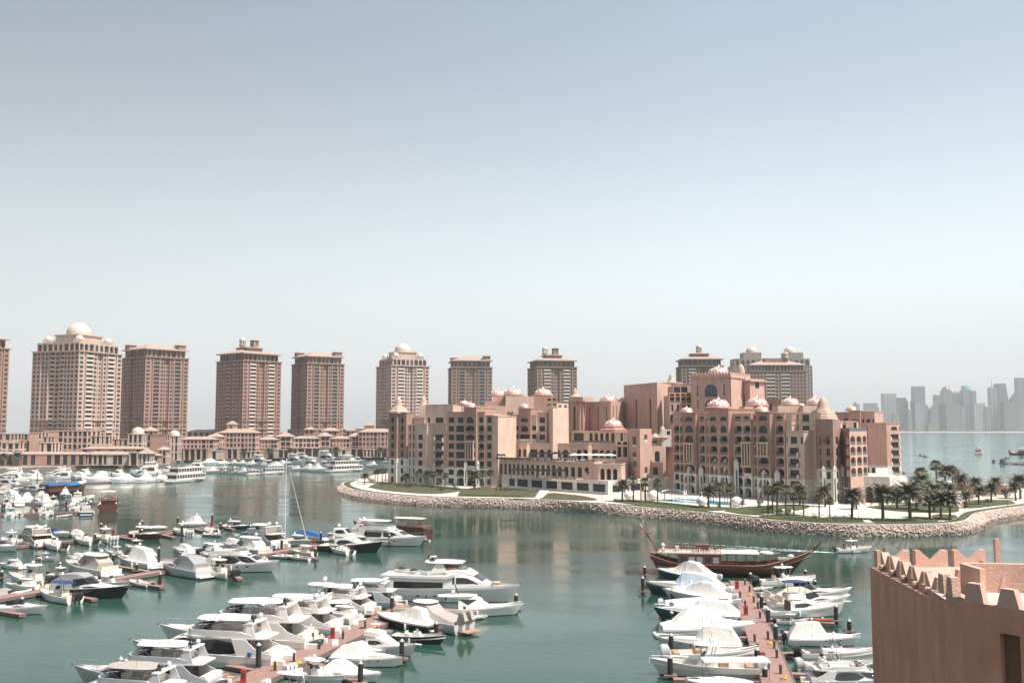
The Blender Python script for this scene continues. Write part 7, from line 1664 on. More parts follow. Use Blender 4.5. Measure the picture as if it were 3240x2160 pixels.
def big_dhow():
 L, B = 27, 6.4; t = thing('wooden_dhow', 'large reddish-brown wooden dhow with a raked prow moored across the end of the right pier', 'dhow'); mb = MB(); n = 22; rings = []
 for i in range(n+1):
  u = i/n; x = L*u; b = B/2*max(.03, (math.sin(math.pi*min(1, .22+u*.70))**.55) if u < .5 else (1-((u-.5)/.5)**2.2)**.9+.02)
  h = 2.0+1.1*max(0, (.22-u)/.22)**1.5*1.3+2.6*max(0, (u-.68)/.32)**1.7
  kx = x-3.2*max(0, (u-.62)/.38)**1.2+1.8*max(0, (.2-u)/.2)
  hx = x+1.2*max(0, (u-.8)/.2)
  rings.append([(hx, b, h), (lerp(hx, kx, .3), b*.97, h*.72), (lerp(hx, kx, .62), b*.86, h*.36), (lerp(hx, kx, .9), b*.55, .05), (kx, 0,-.5)])
 for k in range(4):
  for sg in (1,-1):
   a = [(r[k][0], sg*r[k][1], r[k][2]) for r in rings]; c = [(r[k+1][0], sg*r[k+1][1], r[k+1][2]) for r in rings]; mb.loft([a, c], 'dhow' if k else 'dhowl')
 mb.add([p for p in rings[0]]+[(p[0],-p[1], p[2]) for p in reversed(rings[0][:-1])], [tuple(range(9))], 'dhow')
 mb.tube([(L+1.0, 0, 4.4), (L+2.6, 0, 6.1)], .28, 'dhow', 6, r2=.14); mb.build('hull', t)
 d = MB(); d.loft([[(r[0][0], r[0][1]-.1, r[0][2]-.7), (r[0][0],-r[0][1]+.1, r[0][2]-.7)] for r in rings], 'dhowdk'); d.build('deck', t)
 g = MB()
 for sg in (1,-1): g.tube([(r[0][0], sg*r[0][1], r[0][2]+.06) for r in rings], .11, 'dhowl', 5)
 g.build('gunwale', t); z = 1.5
 c = MB(); c.box(L*.18, L*.46,-B*.36, B*.36, z, z+2.35, 'dhowl'); c.build('cabin', t)
 for sg in (1,-1):
  for k in range(5): x = L*(.20+k*.052); w = MB(); w.box(x, x+1.0, sg*(B*.36+.004)-.02, sg*(B*.36+.004)+.02, z+.8, z+1.8, 'rail' if k in (1, 2, 4) else 'glass'); w.build('cabin_window', t)
 u = MB(); u.box(L*.05, L*.48,-B*.42, B*.42, z+2.36, z+2.52, 'dhowdk'); u.build('upper_deck', t)
 w = MB(); w.box(L*.46+.01, L*.70,-B*.42, B*.42, z+2.5, z+2.62, 'awn'); w.build('white_awning', t)
 w = MB(); w.loft([[(L*.70, B*.42, z+2.4), (L*.70,-B*.42, z+2.4)], [(L*.80, B*.3, z+2.5), (L*.80,-B*.3, z+2.5)], [(L*.84, B*.1, z+2.55), (L*.84,-B*.1, z+2.55)]], 'dhowl'); w.build('fore_roof', t)
 w = MB(); w.lathe([(1.2, 0), (1.15, .2), (.0, .34)], 'awn', (L*.75,-.3, z+2.5), 12); w.build('round_table', t)
 for x in (.06, .12, .50, .56, .62, .68, .76):
  for sg in (1,-1): p = MB(); p.tube([(L*x, sg*B*.38, z), (L*x, sg*B*.38, z+2.4)], .07, 'dhowl', 5); p.build('roof_post', t)
 r = MB()
 for sg in (1,-1):
  for k in range(12): x = L*(.06+k*.036); r.tube([(x, sg*B*.40, z+2.5), (x, sg*B*.40, z+3.5)], .035, 'dhowl', 4)
  for h in (3.0, 3.5): r.tube([(L*.06, sg*B*.40, z+h), (L*.46, sg*B*.40, z+h)], .04, 'dhowl', 4)
 r.build('deck_railing', t)
 w = MB(); w.box(L*.30, L*.38,-B*.2, B*.2, z+2.53, z+3.7, 'dhowl'); w.box(L*.295, L*.385,-B*.22, B*.22, z+3.71, z+3.82, 'dhowl'); w.build('wheelhouse', t)
 f = MB(); rn = random.Random(4)
 for k in range(14): f.box(L*(.27+.016*k), L*(.27+.016*k)+.3,-B*.33+rn.uniform(0, .3),-B*.33+.4, z+2.53, z+2.9+rn.uniform(0, .4), 'awn')
 f.build('white_chairs', t)
 w = MB(); w.box(L*.165, L*.19,-.7, .6, z+2.53, z+3.4, 'motorw'); w.build('deck_locker', t); dome_(t, L*.085,-B*.3, z+3.2, .38); dome_(t, L*.085,-B*.3, z+2.5, .4)
 m = MB(); m.tube([(L*.06, 0, z+2.4), (L*-.06, 0, z+6.8)], .17, 'dhowl', 6, r2=.09); m.box(L*-.045, L*.015,-.5, .5, z+5.55, z+5.7, 'dhowl'); m.build('mast', t)
 w = MB(); w.tube([(L*-.052, 0, z+6.5), (L*-.066, 0, z+7.3)], .1, 'awn', 5, r2=.05); w.build('rolled_flag', t)
 j = jetski('white jet ski lying on the foredeck of the large wooden dhow');
 return t, j
def small_dhow(L=13, B=4.6, lab='', roof=None, blue=False, group=None):
 t = thing('wooden_dhow', lab, 'dhow', group=group); mb = MB(); rings = []; n = 14
 for i in range(n+1):
  u = i/n; b = B/2*(.78+.22*math.sin(math.pi*min(1, u*1.6)/1.0*.5))*(1 if u < .5 else max(.04, 1-((u-.5)/.5)**2.2)); h = 2.3-.7*math.sin(math.pi*min(1, u*1.25))+1.6*max(0, (u-.6)/.4)**1.6; x = L*u; kx = x-1.6*max(0, (u-.6)/.4)
  rings.append([(x, b, h), (lerp(x, kx, .4), b*.95, h*.6), (lerp(x, kx, .8), b*.7, .1), (kx, 0,-.4)])
 for k in range(3):
  for sg in (1,-1): mb.loft([[(r[k][0], sg*r[k][1], r[k][2]) for r in rings], [(r[k+1][0], sg*r[k+1][1], r[k+1][2]) for r in rings]], 'dhow' if k else 'dhowl')
 mb.add(rings[0]+[(p[0],-p[1], p[2]) for p in reversed(rings[0][:-1])], [tuple(range(7))], 'dhow'); mb.build('hull', t)
 d = MB(); d.loft([[(r[0][0], r[0][1]-.1, r[0][2]-.5), (r[0][0],-r[0][1]+.1, r[0][2]-.5)] for r in rings], 'dhowdk'); d.build('deck', t)
 q = MB(); q.box(L*.12, L*.40,-B*.32, B*.32, 1.3, 3.1, 'dhowl'); q.build('cabin', t)
 r = MB()
 for sg in (1,-1):
  for k in range(9): r.tube([(L*(.03+k*.05), sg*B*.40, 2.0 if k > 1 else 1.9), (L*(.03+k*.05), sg*B*.40, 3.9)], .04, 'dhowl', 4)
  r.tube([(L*.03, sg*B*.40, 3.9), (L*.43, sg*B*.40, 3.9)], .06, 'dhowl', 4)
 r.build('deck_railing', t); u = MB(); u.box(L*.01, L*.45,-B*.42, B*.42, 3.11, 3.25, 'dhowl'); u.build('upper_deck', t)
 if blue: cover(t, [(L*.0, B*.40, 3.3, 3.7, B*.3), (L*.3, B*.44, 3.2, 4.1, .3), (L*.6, B*.42, 2.9, 3.8, .2), (L*.8, B*.3, 3.0, 3.6, .1)], 'canvb', 'blue_tarpaulin', .08, 5); cover(t, [(L*.79, B*.3, 3.1, 3.7, .1), (L*.98, B*.1, 3.6, 4.1, .05)], 'canvl', 'pale_tarpaulin', .05, 6)
 else: hardtop(t, L*.05, L*.42, B*.34, 5.3, roof or 'canvc', .06, .12, 'sun_roof', [(L*.12, L*.12, 3.2), (L*.36, L*.36, 3.2)]); q = MB(); q.box(L*.3, L*.36,-.5, .5, 3.26, 4.1, 'awn'); q.build('deck_locker', t)
 return t
def tour_boat(L=24, B=6, decks=2, lab='', name='tour_boat', group=None):
 t = thing(name, lab, 'ferry', group=group); H = Hull(L, B, 1.2, 1.8, .06, 2.6); H.mesh(t, 'hullw'); z = 1.0
 for d in range(decks):
  q = MB(); a, b = L*(.06+.05*d), L*(.88-.10*d); zz = z+d*2.7
  q.box(a, b,-B*.42, B*.42, zz, zz+.8, 'hullw'); q.box(a-.2, b+.3,-B*.45, B*.45, zz+2.25, zz+2.65, 'hullw'); n = int((b-a)/1.7)
  for sg in (1,-1):
   for k in range(n+1): x = a+(b-a)*k/n; q.box(x-.12, x+.12, sg*B*.42-.06, sg*B*.42+.06, zz+.8, zz+2.25, 'hullw')
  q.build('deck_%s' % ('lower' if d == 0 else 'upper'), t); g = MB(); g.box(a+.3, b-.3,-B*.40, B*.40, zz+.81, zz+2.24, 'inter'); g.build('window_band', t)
 s = MB(); s.loft([[(L*.88, B*.4, z+.8), (L*.88,-B*.4, z+.8)], [(L*.80, B*.36, z+2.2), (L*.80,-B*.36, z+2.2)]], 'bglas'); s.build('windscreen', t); rail(t, H, .8, .98, .9)
 q = MB(); q.box(-1.2, .0,-B*.4, B*.4, .6, .8, 'deckw'); q.build('stern_platform', t); return t
def sailboat(lab):
 L, B = 11.5, 3.4; t = thing('sailing_yacht', lab, 'sailing boat'); H = Hull(L, B, 1.0, 1.3, .12, 1.9); H.mesh(t, 'hullw', stripe='hullb'); z = H.dz(.4)
 st = [(L*.30, B*.30, z, z+.5), (L*.5, B*.30, z, z+.55), (L*.68, B*.18, z, z+.3), (L*.74, B*.1, z, z+.12)]; shell(st, 'hullw').build('coachroof', t); side_glass(t, st, [(L*.34, .3, .7), (L*.6, .35, .65)])
 m = MB(); m.tube([(L*.55, 0, z), (L*.55, 0, z+17.3)], .13, 'rail', 8, r2=.1); m.tube([(L*.55,-1.0, z+9), (L*.55, 1.0, z+9)], .04, 'steel', 4); m.build('mast', t)
 b = MB(); b.tube([(L*.55, 0, z+1.5), (L*.10, 0, z+1.6)], .07, 'steel', 6); b.build('boom', t); c = MB(); c.tube([(L*.53, 0, z+1.8), (L*.3, 0, z+1.75), (L*.12, 0, z+1.7)], .26, 'canvn', 8, r2=.12); c.build('sail_cover', t)
 f = MB(); f.tube([(L*.99, 0, H.h(1)), (L*.56, 0, z+17.2)], .07, 'canvc', 6, r2=.03); f.build('furled_jib', t); r = MB()
 for p in ((0, 0, H.h(0)), (L*.5, B*.46, H.h(.5)), (L*.5,-B*.46, H.h(.5))): r.tube([p, (L*.55, 0, z+17.2)], .015, 'steel', 3)
 r.build('rigging', t); rail(t, H, .02, .97, .6); return t
def set_boat(t, stern, bow, L, z=0.0, back=0.0, smax=1.18, smin=.55):
 """put a boat built with length L so that stern/bow water points fall on the given places; uniform scale"""
 a, b = (G(*stern) if not isinstance(stern, Vector) else stern), (G(*bow) if not isinstance(bow, Vector) else bow)
 d = b-a; s = max(smin, min(smax, d.length/(L*.91))); t.location = (a.x, a.y+back, z); t.rotation_euler = (0, 0, math.atan2(d.y, d.x)); t.scale = (s, s, s); return t
# ================================================================== PIERS
def deck_poly(pts, z, th, name, parent, m='plank', side='pierside'):
 mb = MB(); n = len(pts); mb.add([(x, y, z) for x, y in pts], [tuple(range(n))], m)
 mb.add([(x, y, z-th) for x, y in pts]+[(x, y, z) for x, y in pts], [(i, (i+1) % n, n+(i+1) % n, n+i) for i in range(n)], side); return mb.build(name, parent)
def strip(a, b, w):
 d = (b-a).normalized(); n = Vector((-d.y, d.x))*w/2; return [(a.x-n.x, a.y-n.y), (b.x-n.x, b.y-n.y), (b.x+n.x, b.y+n.y), (a.x+n.x, a.y+n.y)]
def pier(label, a, b, w, fingers, group='floating piers of the marina', z=.62, extra=0.0):
 A, B = G(*a, z).xy, G(*b, z).xy
 if extra: B = B+(B-A).normalized()*extra
 t = thing('floating_pier', label, 'pier', group=group); deck_poly(strip(A, B, w), z, .5, 'walkway', t)
 d = (B-A).normalized(); q = MB()
 for sg in (1,-1): n = Vector((-d.y, d.x))*(w/2-.08)*sg; p = [A+n*1.0, B+n*1.0]; s = strip(p[0], p[1], .14); q.prism(s, z+.004, z+.07, 'pierside')
 q.build('edge_beam', t)
 for (f0, f1) in fingers:
  P, Q_ = G(*f0, z).xy, G(*f1, z).xy; deck_poly(strip(P, Q_, 1.1), z-.06, .42, 'finger', t)
 return t, A, B
PG = 'black mooring piles'
piles = []
def pile(px, py, htop, label, r=.30, far=False):
 """px,py: foot at the water; htop: pixel row of the top"""
 p = G(px, py, 0); h = max(1.5, ZY(htop, p.y)); t = thing('mooring_pile', label, 'pile', (p.x, p.y, 0), 0, PG)
 q = MB(); q.tube([(0, 0,-1), (0, 0, h)], r, 'pile', 10); q.build('post', t); c = MB(); c.lathe([(r*1.05, 0), (r*.95, .08), (0, .38)], 'pilecap', (0, 0, h+.002), 10); c.build('cap', t)
 g = MB(); g.box(-.75, .75,-.6, .6, .35, .55, 'pierside'); g.build('guide_bracket', t)
# right pier
pr_t, pa, pb = pier('right-hand pier with a pinkish walkway running from the dhow towards the camera', (2340, 1836), (2462, 2156), 3.7,
 [((2345, 1872), (2300, 1872)), ((2375, 1872), (2440, 1873)), ((2390, 1952), (2640, 1968)), ((2400, 2005), (2480, 2006)), ((2340, 2012), (2385, 2014)), ((2440, 2062), (2510, 2062)), ((2465, 2125), (2550, 2128)), ((2130, 2143), (2420, 2150)), ((2350, 1905), (2310, 1906))], extra=14)
cp = deck_poly([tuple(G(x, y, .5).xy) for x, y in ((2040, 1838), (2060, 1836), (2330, 1842), (2330, 1850), (2040, 1846))], .5, .4, 'head_float', pr_t)
# centre pier
pc_t, ca, cb = pier('centre pier with a reddish walkway running down from the largest yacht to the lower left', (1300, 1914), (775, 2158), 4.2,
 [((1270, 1922), (1470, 1924)), ((1205, 1958), (1372, 1985)), ((1140, 1990), (1260, 2012)), ((1060, 2030), (1262, 2090)), ((960, 2078), (1150, 2160)), ((1100, 2005), (1040, 1996)), ((985, 2060), (860, 2046)), ((860, 2122), (720, 2100))], extra=16)
# left middle pier
pm_t, ma, mb_ = pier('long brown middle pier running from the blue-covered boat to the left photo edge', (1010, 1722), (0, 1890), 2.9,
 [((858, 1748), (1002, 1763)), ((1000, 1730), (1180, 1738)), ((480, 1806), (362, 1786)), ((370, 1832), (514, 1853)), ((640, 1778), (510, 1766)), ((700, 1790), (760, 1828)), ((160, 1870), (300, 1892)), ((0, 1928), (72, 1940)), ((280, 1836), (190, 1812))], extra=30)
pf_t, fa, fb_ = pier('narrow far pier in the left half with many small finger floats', (722, 1660), (40, 1728), 2.2,
 [((586, 1672), (520, 1688)), ((478, 1682), (552, 1697)), ((367, 1694), (446, 1707)), ((245, 1706), (320, 1716)), ((690, 1662), (740, 1672)), ((600, 1668), (660, 1680)), ((130, 1718), (200, 1736))], extra=20)
pg_t, ga, gb = pier('furthest left pier below the blue-topped dhow, brown and narrow', (300, 1617), (-60, 1628), 2.0, [((250, 1620), (255, 1602)), ((160, 1622), (160, 1605))], extra=10)
ph_t, ha, hb = pier('far pier crossing behind the small open boats at the left edge', (310, 1589), (-60, 1592), 2.0, [])
pi_t, ia, ib = pier('distant pier in front of the promenade with the white yachts', (640, 1515), (-60, 1535), 2.4, [])
pj_t, ja, jb = pier('distant right pier in front of the promenade below the mast', (1190, 1483), (640, 1492), 2.4, [])
PILES = [ # px, y foot, y top, label
 (2040, 1826, 1794, 'pile at the stern of the large dhow, furthest of the left row'), (2034, 1878, 1828, 'pile beside the teal-hulled cruiser bow'), (2127, 1896, 1866, 'pile in front of the third covered boat on the right pier left side'), (2126, 1938, 1907, 'pile before the grey open catamaran hull'), (2125, 1972, 1955, 'short pile by the bow with the long white covered boat'),
 (2124, 2075, 2010, 'pile at the bow of the covered boat, left side of the right pier'), (2121, 2148, 2080, 'nearest left pile, by the cream-cushioned boat'), (2375, 1850, 1815, 'pile at the right pier head by the dhow'), (2549, 1835, 1806, 'pile under the bow of the large dhow'), (2579, 1866, 1838, 'pile at the bow of the first open boat right of the pier'), (2609, 1900, 1874, 'pile in front of the long white cruiser bow'),
 (2410, 1936, 1886, 'pile beside the walkway at the blue-canopied boat'), (2431, 1982, 1928, 'pile beside the walkway above the orange board'), (2646, 1972, 1918, 'pile at the outer end of the finger with the orange board'), (2455, 2040, 1980, 'pile beside the walkway at the big covered cruiser stern'), (2688, 2006, 1964, 'pile behind the bow of the big covered cruiser'), (2396, 2120, 2055, 'pile at the left edge of the walkway near the front'), (2421, 2158, 2134, 'pile at the bottom edge beside the white canopy'), (2638, 2140, 2100, 'pile beside the arched-window yacht at the bottom'),
 (1240, 1938, 1890, 'pile at the stern of the grey flybridge yacht'), (1470, 1950, 1924, 'pile between the black-triangle yacht and the grey-covered boat'), (1380, 2014, 1972, 'pile at the end of the white covered boat on the centre pier'), (1271, 2095, 2028, 'pile with a grey base between two covered cruisers'), (1140, 2172, 2098, 'nearest pile on the right side of the centre pier'), (1633, 1924, 1882, 'lone pile at the bow of the largest yacht'), (985, 2052, 2000, 'pile beside the centre walkway at the black-hulled stern'), (817, 2128, 2040, 'thick pile beside the centre walkway near the front'), (380, 2142, 2084, 'pile behind the nearest left yacht bow'), (667, 1872, 1872-2, 'x'),
 (955, 1745, 1668, 'x'), (891, 1742, 1708, 'pile beside the walkway by the sailing boat'), (1015, 1715, 1685, 'pile by the blue-covered boat'), (1120, 1745, 1712, 'pile before the dark-hulled sport boat'), (1232, 1727, 1692, 'pile at the side of the white yacht with the black window'), (998, 1768, 1735, 'pile at the end of the finger with the small cream boat'), (704, 1822, 1785, 'pile at the stern of the cream-topped boat'), (501, 1798, 1734, 'tall pile behind the grey canopied cruiser'), (358, 1786, 1755, 'pile beside the white-tented boat bow'), (432, 1812, 1785, 'pile on the middle pier by the white-tented boat'), (506, 1858, 1815, 'pile at the end of the finger with the tiny dinghy'), (292, 1892, 1852, 'pile in front of the black-hulled cruiser bow'), (68, 1942, 1893, 'pile at the left edge by the cream-decked cruiser'), (190, 1808, 1782, 'pile behind the small boat with a flat top'), (5, 1835, 1808, 'pile at the far left edge'),
 (562, 1665, 1637, 'pile at the white-tented boat on the far pier'), (671, 1666, 1628, 'pair pile left at the end of the far pier'), (448, 1690, 1648, 'tall pile on the far pier by the red-hulled boat'), (319, 1700, 1657, 'pile on the far pier before the open fishing boat'), (575, 1706, 1662, 'pile at the end of the finger by the tiny covered boat'), (300, 1722, 1690, 'pile among the small boats of the far pier'), (697, 1682, 1655, 'pile in front of the dark-hulled boat on the far pier'), (209, 1608, 1580, 'thin pile before the covered boats, far left')]
for px, py, yt, lab in PILES:
 if lab != 'x': pile(px, py, yt, 'black mooring '+lab)
farp = [(px, 1520+(1 if px % 2 else 0), 1494) for px in (38, 118, 352, 420, 497, 560)]+[(700, 1496, 1478), (735, 1495, 1470), (760, 1496, 1468), (790, 1497, 1470), (957, 1488, 1470), (1024, 1490, 1473)]
for i, (px, py, yt) in enumerate(farp): pile(px, py, yt, 'slim dark pile among the distant yachts, %s from the left' % ORD[i], .22)
def small(px, py, kind, label, z=.62):
 p = G(px, py, z)
 if kind == 'box': t = thing('fire_cabinet', label, 'cabinet', (p.x, p.y, z), 0, 'red fire cabinets on the piers'); q = MB(); q.box(-.28, .28,-.2, .2, 0, 1.35, 'red'); q.build('cabinet', t); q = MB(); q.box(-.2, .2,-.215,-.203, .5, 1.1, 'frame'); q.build('door', t)
 if kind == 'ped': t = thing('power_pedestal', label, 'pedestal', (p.x, p.y, z), 0, 'power pedestals on the piers'); q = MB(); q.box(-.13, .13,-.13, .13, 0, .85, 'frame'); q.build('post', t); q = MB(); q.lathe([(.2, 0), (.2, .15), (0, .25)], 'pierside', (0, 0, .852), 8); q.build('cap', t)
 if kind == 'coil': t = thing('coiled_hose', label, 'hose', (p.x, p.y, z+.01)); q = MB(); q.tube([(.28*math.cos(a*.6), .28*math.sin(a*.6), .06+.012*a) for a in range(24)], .05, 'yellow', 5); q.build('coil', t)
 if kind == 'step': t = thing('dock_step', label, 'step', (p.x, p.y, z), 0, 'white dock steps'); q = MB(); q.box(-.35, .35,-.5, 0, 0, .3, 'awn'); q.box(-.35, .35, 0.001, .5, 0, .6, 'awn'); q.build('tread', t)
for a in [(2332, 1862, 'box', 'red fire cabinet nearest to the dhow on the right pier'), (2360, 1945, 'box', 'red fire cabinet in the middle of the right pier'), (2413, 2100, 'box', 'red fire cabinet near the front of the right pier'), (770, 2158, 'box', 'red fire cabinet at the bottom end of the centre pier'), (1052, 2018, 'box', 'red fire cabinet halfway up the centre pier'), (992, 1722, 'box', 'red fire cabinet near the blue-covered boat'), (358, 1692, 'box', 'red fire cabinet on the far pier left of the red-hulled boat'), (669, 1664, 'box', 'red fire cabinet at the end of the far pier'), (112, 1616, 'box', 'red fire cabinet on the furthest left pier')]: small(*a)
for i, (px, py) in enumerate(((2357, 1850), (2372, 1872), (2342, 1890), (2385, 1905), (2398, 1925), (2358, 1920), (2405, 1955), (2372, 1985), (2430, 2020), (2388, 2030), (2398, 2060), (2450, 2050), (2458, 2080), (2432, 2115), (2470, 2130))): small(px, py, 'ped', '%s power pedestal along the right pier, counted from the dhow end' % ORD[i])
for i, (px, py) in enumerate(((1240, 1948), (1155, 1986), (1085, 2020), (1010, 2052), (930, 2092), (870, 2120))): small(px, py, 'ped', '%s power pedestal along the centre pier, counted from the largest yacht' % ORD[i])
for a in [(2372, 1884, 'coil', 'yellow coiled hose on the far part of the right pier'), (2436, 2038, 'coil', 'yellow coiled hose on the middle of the right pier'), (2480, 2148, 'coil', 'yellow coiled hose at the bottom of the right pier'), (945, 2100, 'coil', 'yellow coiled hose on the lower centre pier'), (870, 2108, 'coil', 'yellow coiled hose by the thick pile on the centre pier'), (1183, 1986, 'coil', 'orange-yellow coiled hose on the upper centre pier'), (1345, 1915, 'ped', 'power pedestal at the head of the centre pier'), (1125, 1975, 'step', 'white dock step on the upper centre pier'), (1060, 2040, 'step', 'white dock step on the middle of the centre pier'), (2310, 1905, 'step', 'white dock step beside the right pier')]: small(*a)
# ================================================================== THE FLEET
bt = big_yacht(); set_boat(bt, G(1208, 1890), G(1606, 1903), 24.5*1.0); bt.scale.z *= .86
FG = 'yachts moored along the centre pier'
FB = [ # builder kwargs, length, stern, bow
 (dict(L=16, hullm='hullg', cab='hullg', top='bimini', radar='motorw', tender=True, lab='grey flybridge yacht with a cream bimini, moored beside the largest yacht'), (1262, 1922), (1005, 1915)),
 (dict(L=14, top='hard', radar='motor', lab='white yacht with small hardtop behind the grey flybridge yacht, bow gear dark'), (1172, 1944), (925, 1930)),
 (dict(L=17, top='hard', radar='motorw', curved=True, lab='white yacht with oval dark window and long overhanging aft roof'), (1065, 2010), (725, 1992)),
 (dict(L=18, top='bimini', radar='motor', canvas='canvw', tender=True, lab='white yacht with black hull stripe at the stern and a long white bimini'), (985, 2056), (545, 2040)),
 (dict(L=18, top='bimini', radar='motor', canvas='canvw', lab='large yacht with two curved black side windows, blue buckets at its stern'), (882, 2108), (455, 2088)),
 (dict(L=18, top='bimini', radar='motor', canvas='canvw', hullm='hullg', cab='hullg', tender=True, lab='greyish yacht with white bimini in front, its stern near the red cabinet'), (680, 2184), (270, 2166)),
 (dict(L=18, top='bimini', canvas='canvt', hullm='hullg', cab='hullg', lab='nearest yacht cut off by the bottom edge with a taupe bimini'), (585, 2262), (175, 2236))]
for kw, s, b in FB: set_boat(flybridge(group=FG,**kw), s, b, kw['L'])
set_boat(sportfish(13, tower_=True, lab='white sport fishing boat with overhanging cockpit roof, between two flybridge yachts', group=FG), (1122, 1976), (805, 1962), 13)
# right side of the centre pier
def black_triangle():
 t = sportfish(13.5, 3.8, shade=False, lab='white sports yacht with a black triangular side window right of the centre pier', name='sports_yacht', group=FG); return t
def sports_tri():
 L, B = 14, 3.9; t = thing('sports_yacht', 'white sports yacht with a black triangular side window, in front of the largest yacht', 'yacht', group=FG); H = Hull(L, B, 1.1, 1.75, .09, 2.1); H.mesh(t, 'hullw'); z = H.dz(.4)
 st = [(L*.30, B*.38, z, z+1.9), (L*.48, B*.37, z, z+1.85), (L*.55, B*.34, z, z+1.5), (L*.66, B*.26, z, z+.5), (L*.70, B*.22, z, z+.25)]; shell(st, 'hullw').build('cabin', t); side_glass(t, st, [(L*.31, .80, .84), (L*.40, .40, .84), (L*.49, .80, .84)]); top_glass(t, st, L*.56, L*.64)
 hardtop(t, L*.08, L*.50, B*.38, z+1.95, 'hullw', .12, .06, 'hardtop', [(L*.14, L*.12, z)]); dome_(t, L*.24, 0, z+2.1, .3); q = MB(); q.tube([(L*.30, 0, z+2.1), (L*.26, 0, z+3.6)], .08, 'motor', 5); q.build('mast', t)
 seats(t, L*.06, L*.22, B*.34, z-.2, 'tan'); q = MB(); q.box(L*.74, L*.86,-B*.2, B*.2, z+.12, z+.3, 'seat'); q.build('sun_pad', t); rail(t, H, .7, .98, .3); fender(t, L*.5,-(H.b(.5)+.1), .6); return t
set_boat(sports_tri(), (1362, 1946), (1630, 1944), 14)
def grey_covered():
 L, B = 12.5, 3.9; t = thing('covered_catamaran', 'long grey boat fully wrapped in grey canvas with tilted covered outboards, bow pointing left', 'motorboat', group=FG); H = Hull(L, B, 1.15, 1.3, .05, 2.6); H.mesh(t, 'hullg')
 P = lambda f, h, rw: (L*f, H.b(f)*1.02, H.h(f), H.h(f)+h, rw*B); cover(t, [P(.05, .2, .38), P(.2, .5, .32), P(.34, .8, .28), P(.42, 1.5, .26), P(.62, 1.5, .26), P(.70, .6, .2), P(.98, .1, .01)], 'canvt', wr=.05, seed=8)
 hardtop(t, L*.40, L*.64, B*.34, H.h(.5)+1.7, 'hullw', .08, .05);
 for y in (-.6, .6): q = MB(); q.loft([[(-.2, y-.3, 1.0), (-.2, y+.3, 1.0), (.5, y+.3, 1.1), (.5, y-.3, 1.1)], [(-.9, y-.32, 1.6), (-.9, y+.32, 1.6), (.1, y+.32, 2.3), (.1, y-.32, 2.3)], [(-.5, y-.2, 2.5), (-.5, y+.2, 2.5), (-.1, y+.2, 2.5), (-.1, y-.2, 2.5)]], 'canvt', closed=True, cap1=True); q.build('covered_outboard', t)
 q = MB(); q.box(-1.5,-.002,-B*.3, B*.3, .3, .42, 'orange' if False else 'tan'); q.build('swim_platform', t); return t
set_boat(grey_covered(), (1470, 2003), (1222, 1956), 12.5)
set_boat(dinghy(7.0, 2.3, lab='slim white bow showing behind the grey-covered boat', name='covered_tender', group=FG, motor=None), (1420, 1962), (1532, 1957), 7)
set_boat(covered(11, 3.6, low='hulld', stripe='hullw', hgt=1.8, peak=.34, lab='white canvas-covered boat with a dark window band, bow pointing left to the pier', group=FG, seed=3), (1378, 1998), (1205, 1972), 11)
set_boat(console(10, 2.9, top=None, low='hulld', motors=0, lab='open bowrider with black hull and white deck rim, right of the centre pier', group=FG), (1240, 2024), (1395, 2038), 10)
set_boat(sportfish(11.5, 3.9, shade=False, lab='white convertible sport boat with raked white windshield and bow pulpit, centre pier right side', group=FG), (1120, 2052), (1300, 2078), 11.5)
set_boat(covered(11.5, 3.6, full=False, peak=.36, hgt=1.6, lab='white cruiser with canvas over its cockpit and three round portholes', group=FG, seed=5), (1055, 2094), (1254, 2110), 11.5)
set_boat(covered(11, 3.6, full=True, peak=.40, hgt=1.7, lab='white boat under one big tent-like cover, nearest complete boat of the centre pier', group=FG, seed=6), (1000, 2142), (1190, 2158), 11)
set_boat(console(9, 2.9, mcol='motorw', motors=3, lab='centre console with white outboards on the lower centre pier, t-top white', group=FG), (925, 2140), (1075, 2170), 9)
set_boat(console(9.5, 2.9, mcol='motorw', motors=2, top='hard', long_top=True, lab='white open boat at the bottom edge below the centre console', group=FG), (850, 2190), (1030, 2210), 9.5)
set_boat(dinghy(4.2, 1.8, m='canvt', inner='tan', lab='taupe inflatable tender floating behind the greyish yacht', name='inflatable_tender', motor=None, group=FG), (745, 2152), (655, 2138), 4.2)
set_boat(dinghy(4.2, 1.8, m='rubber', lab='grey inflatable tender at the stern of the blue-bucket yacht', name='inflatable_tender', motor='motorw', group=FG), (975, 2058), (925, 2070), 4.2)
for i, (px, py) in enumerate(((790, 2075), (862, 2036))):
 p = G(px, py, 1.6); q = MB(); q.lathe([(0, 0), (.22, 0), (.27, .45), (.2, .45), (.18, .1)], 'canvb', n=10); o = q.build('blue_bucket', loc=(p.x, p.y, 1.6)); tag(o, ['blue bucket on the stern of the yacht with two curved windows', 'blue bucket on the stern of the long bimini yacht'][i], 'bucket', 'blue buckets on the sterns')
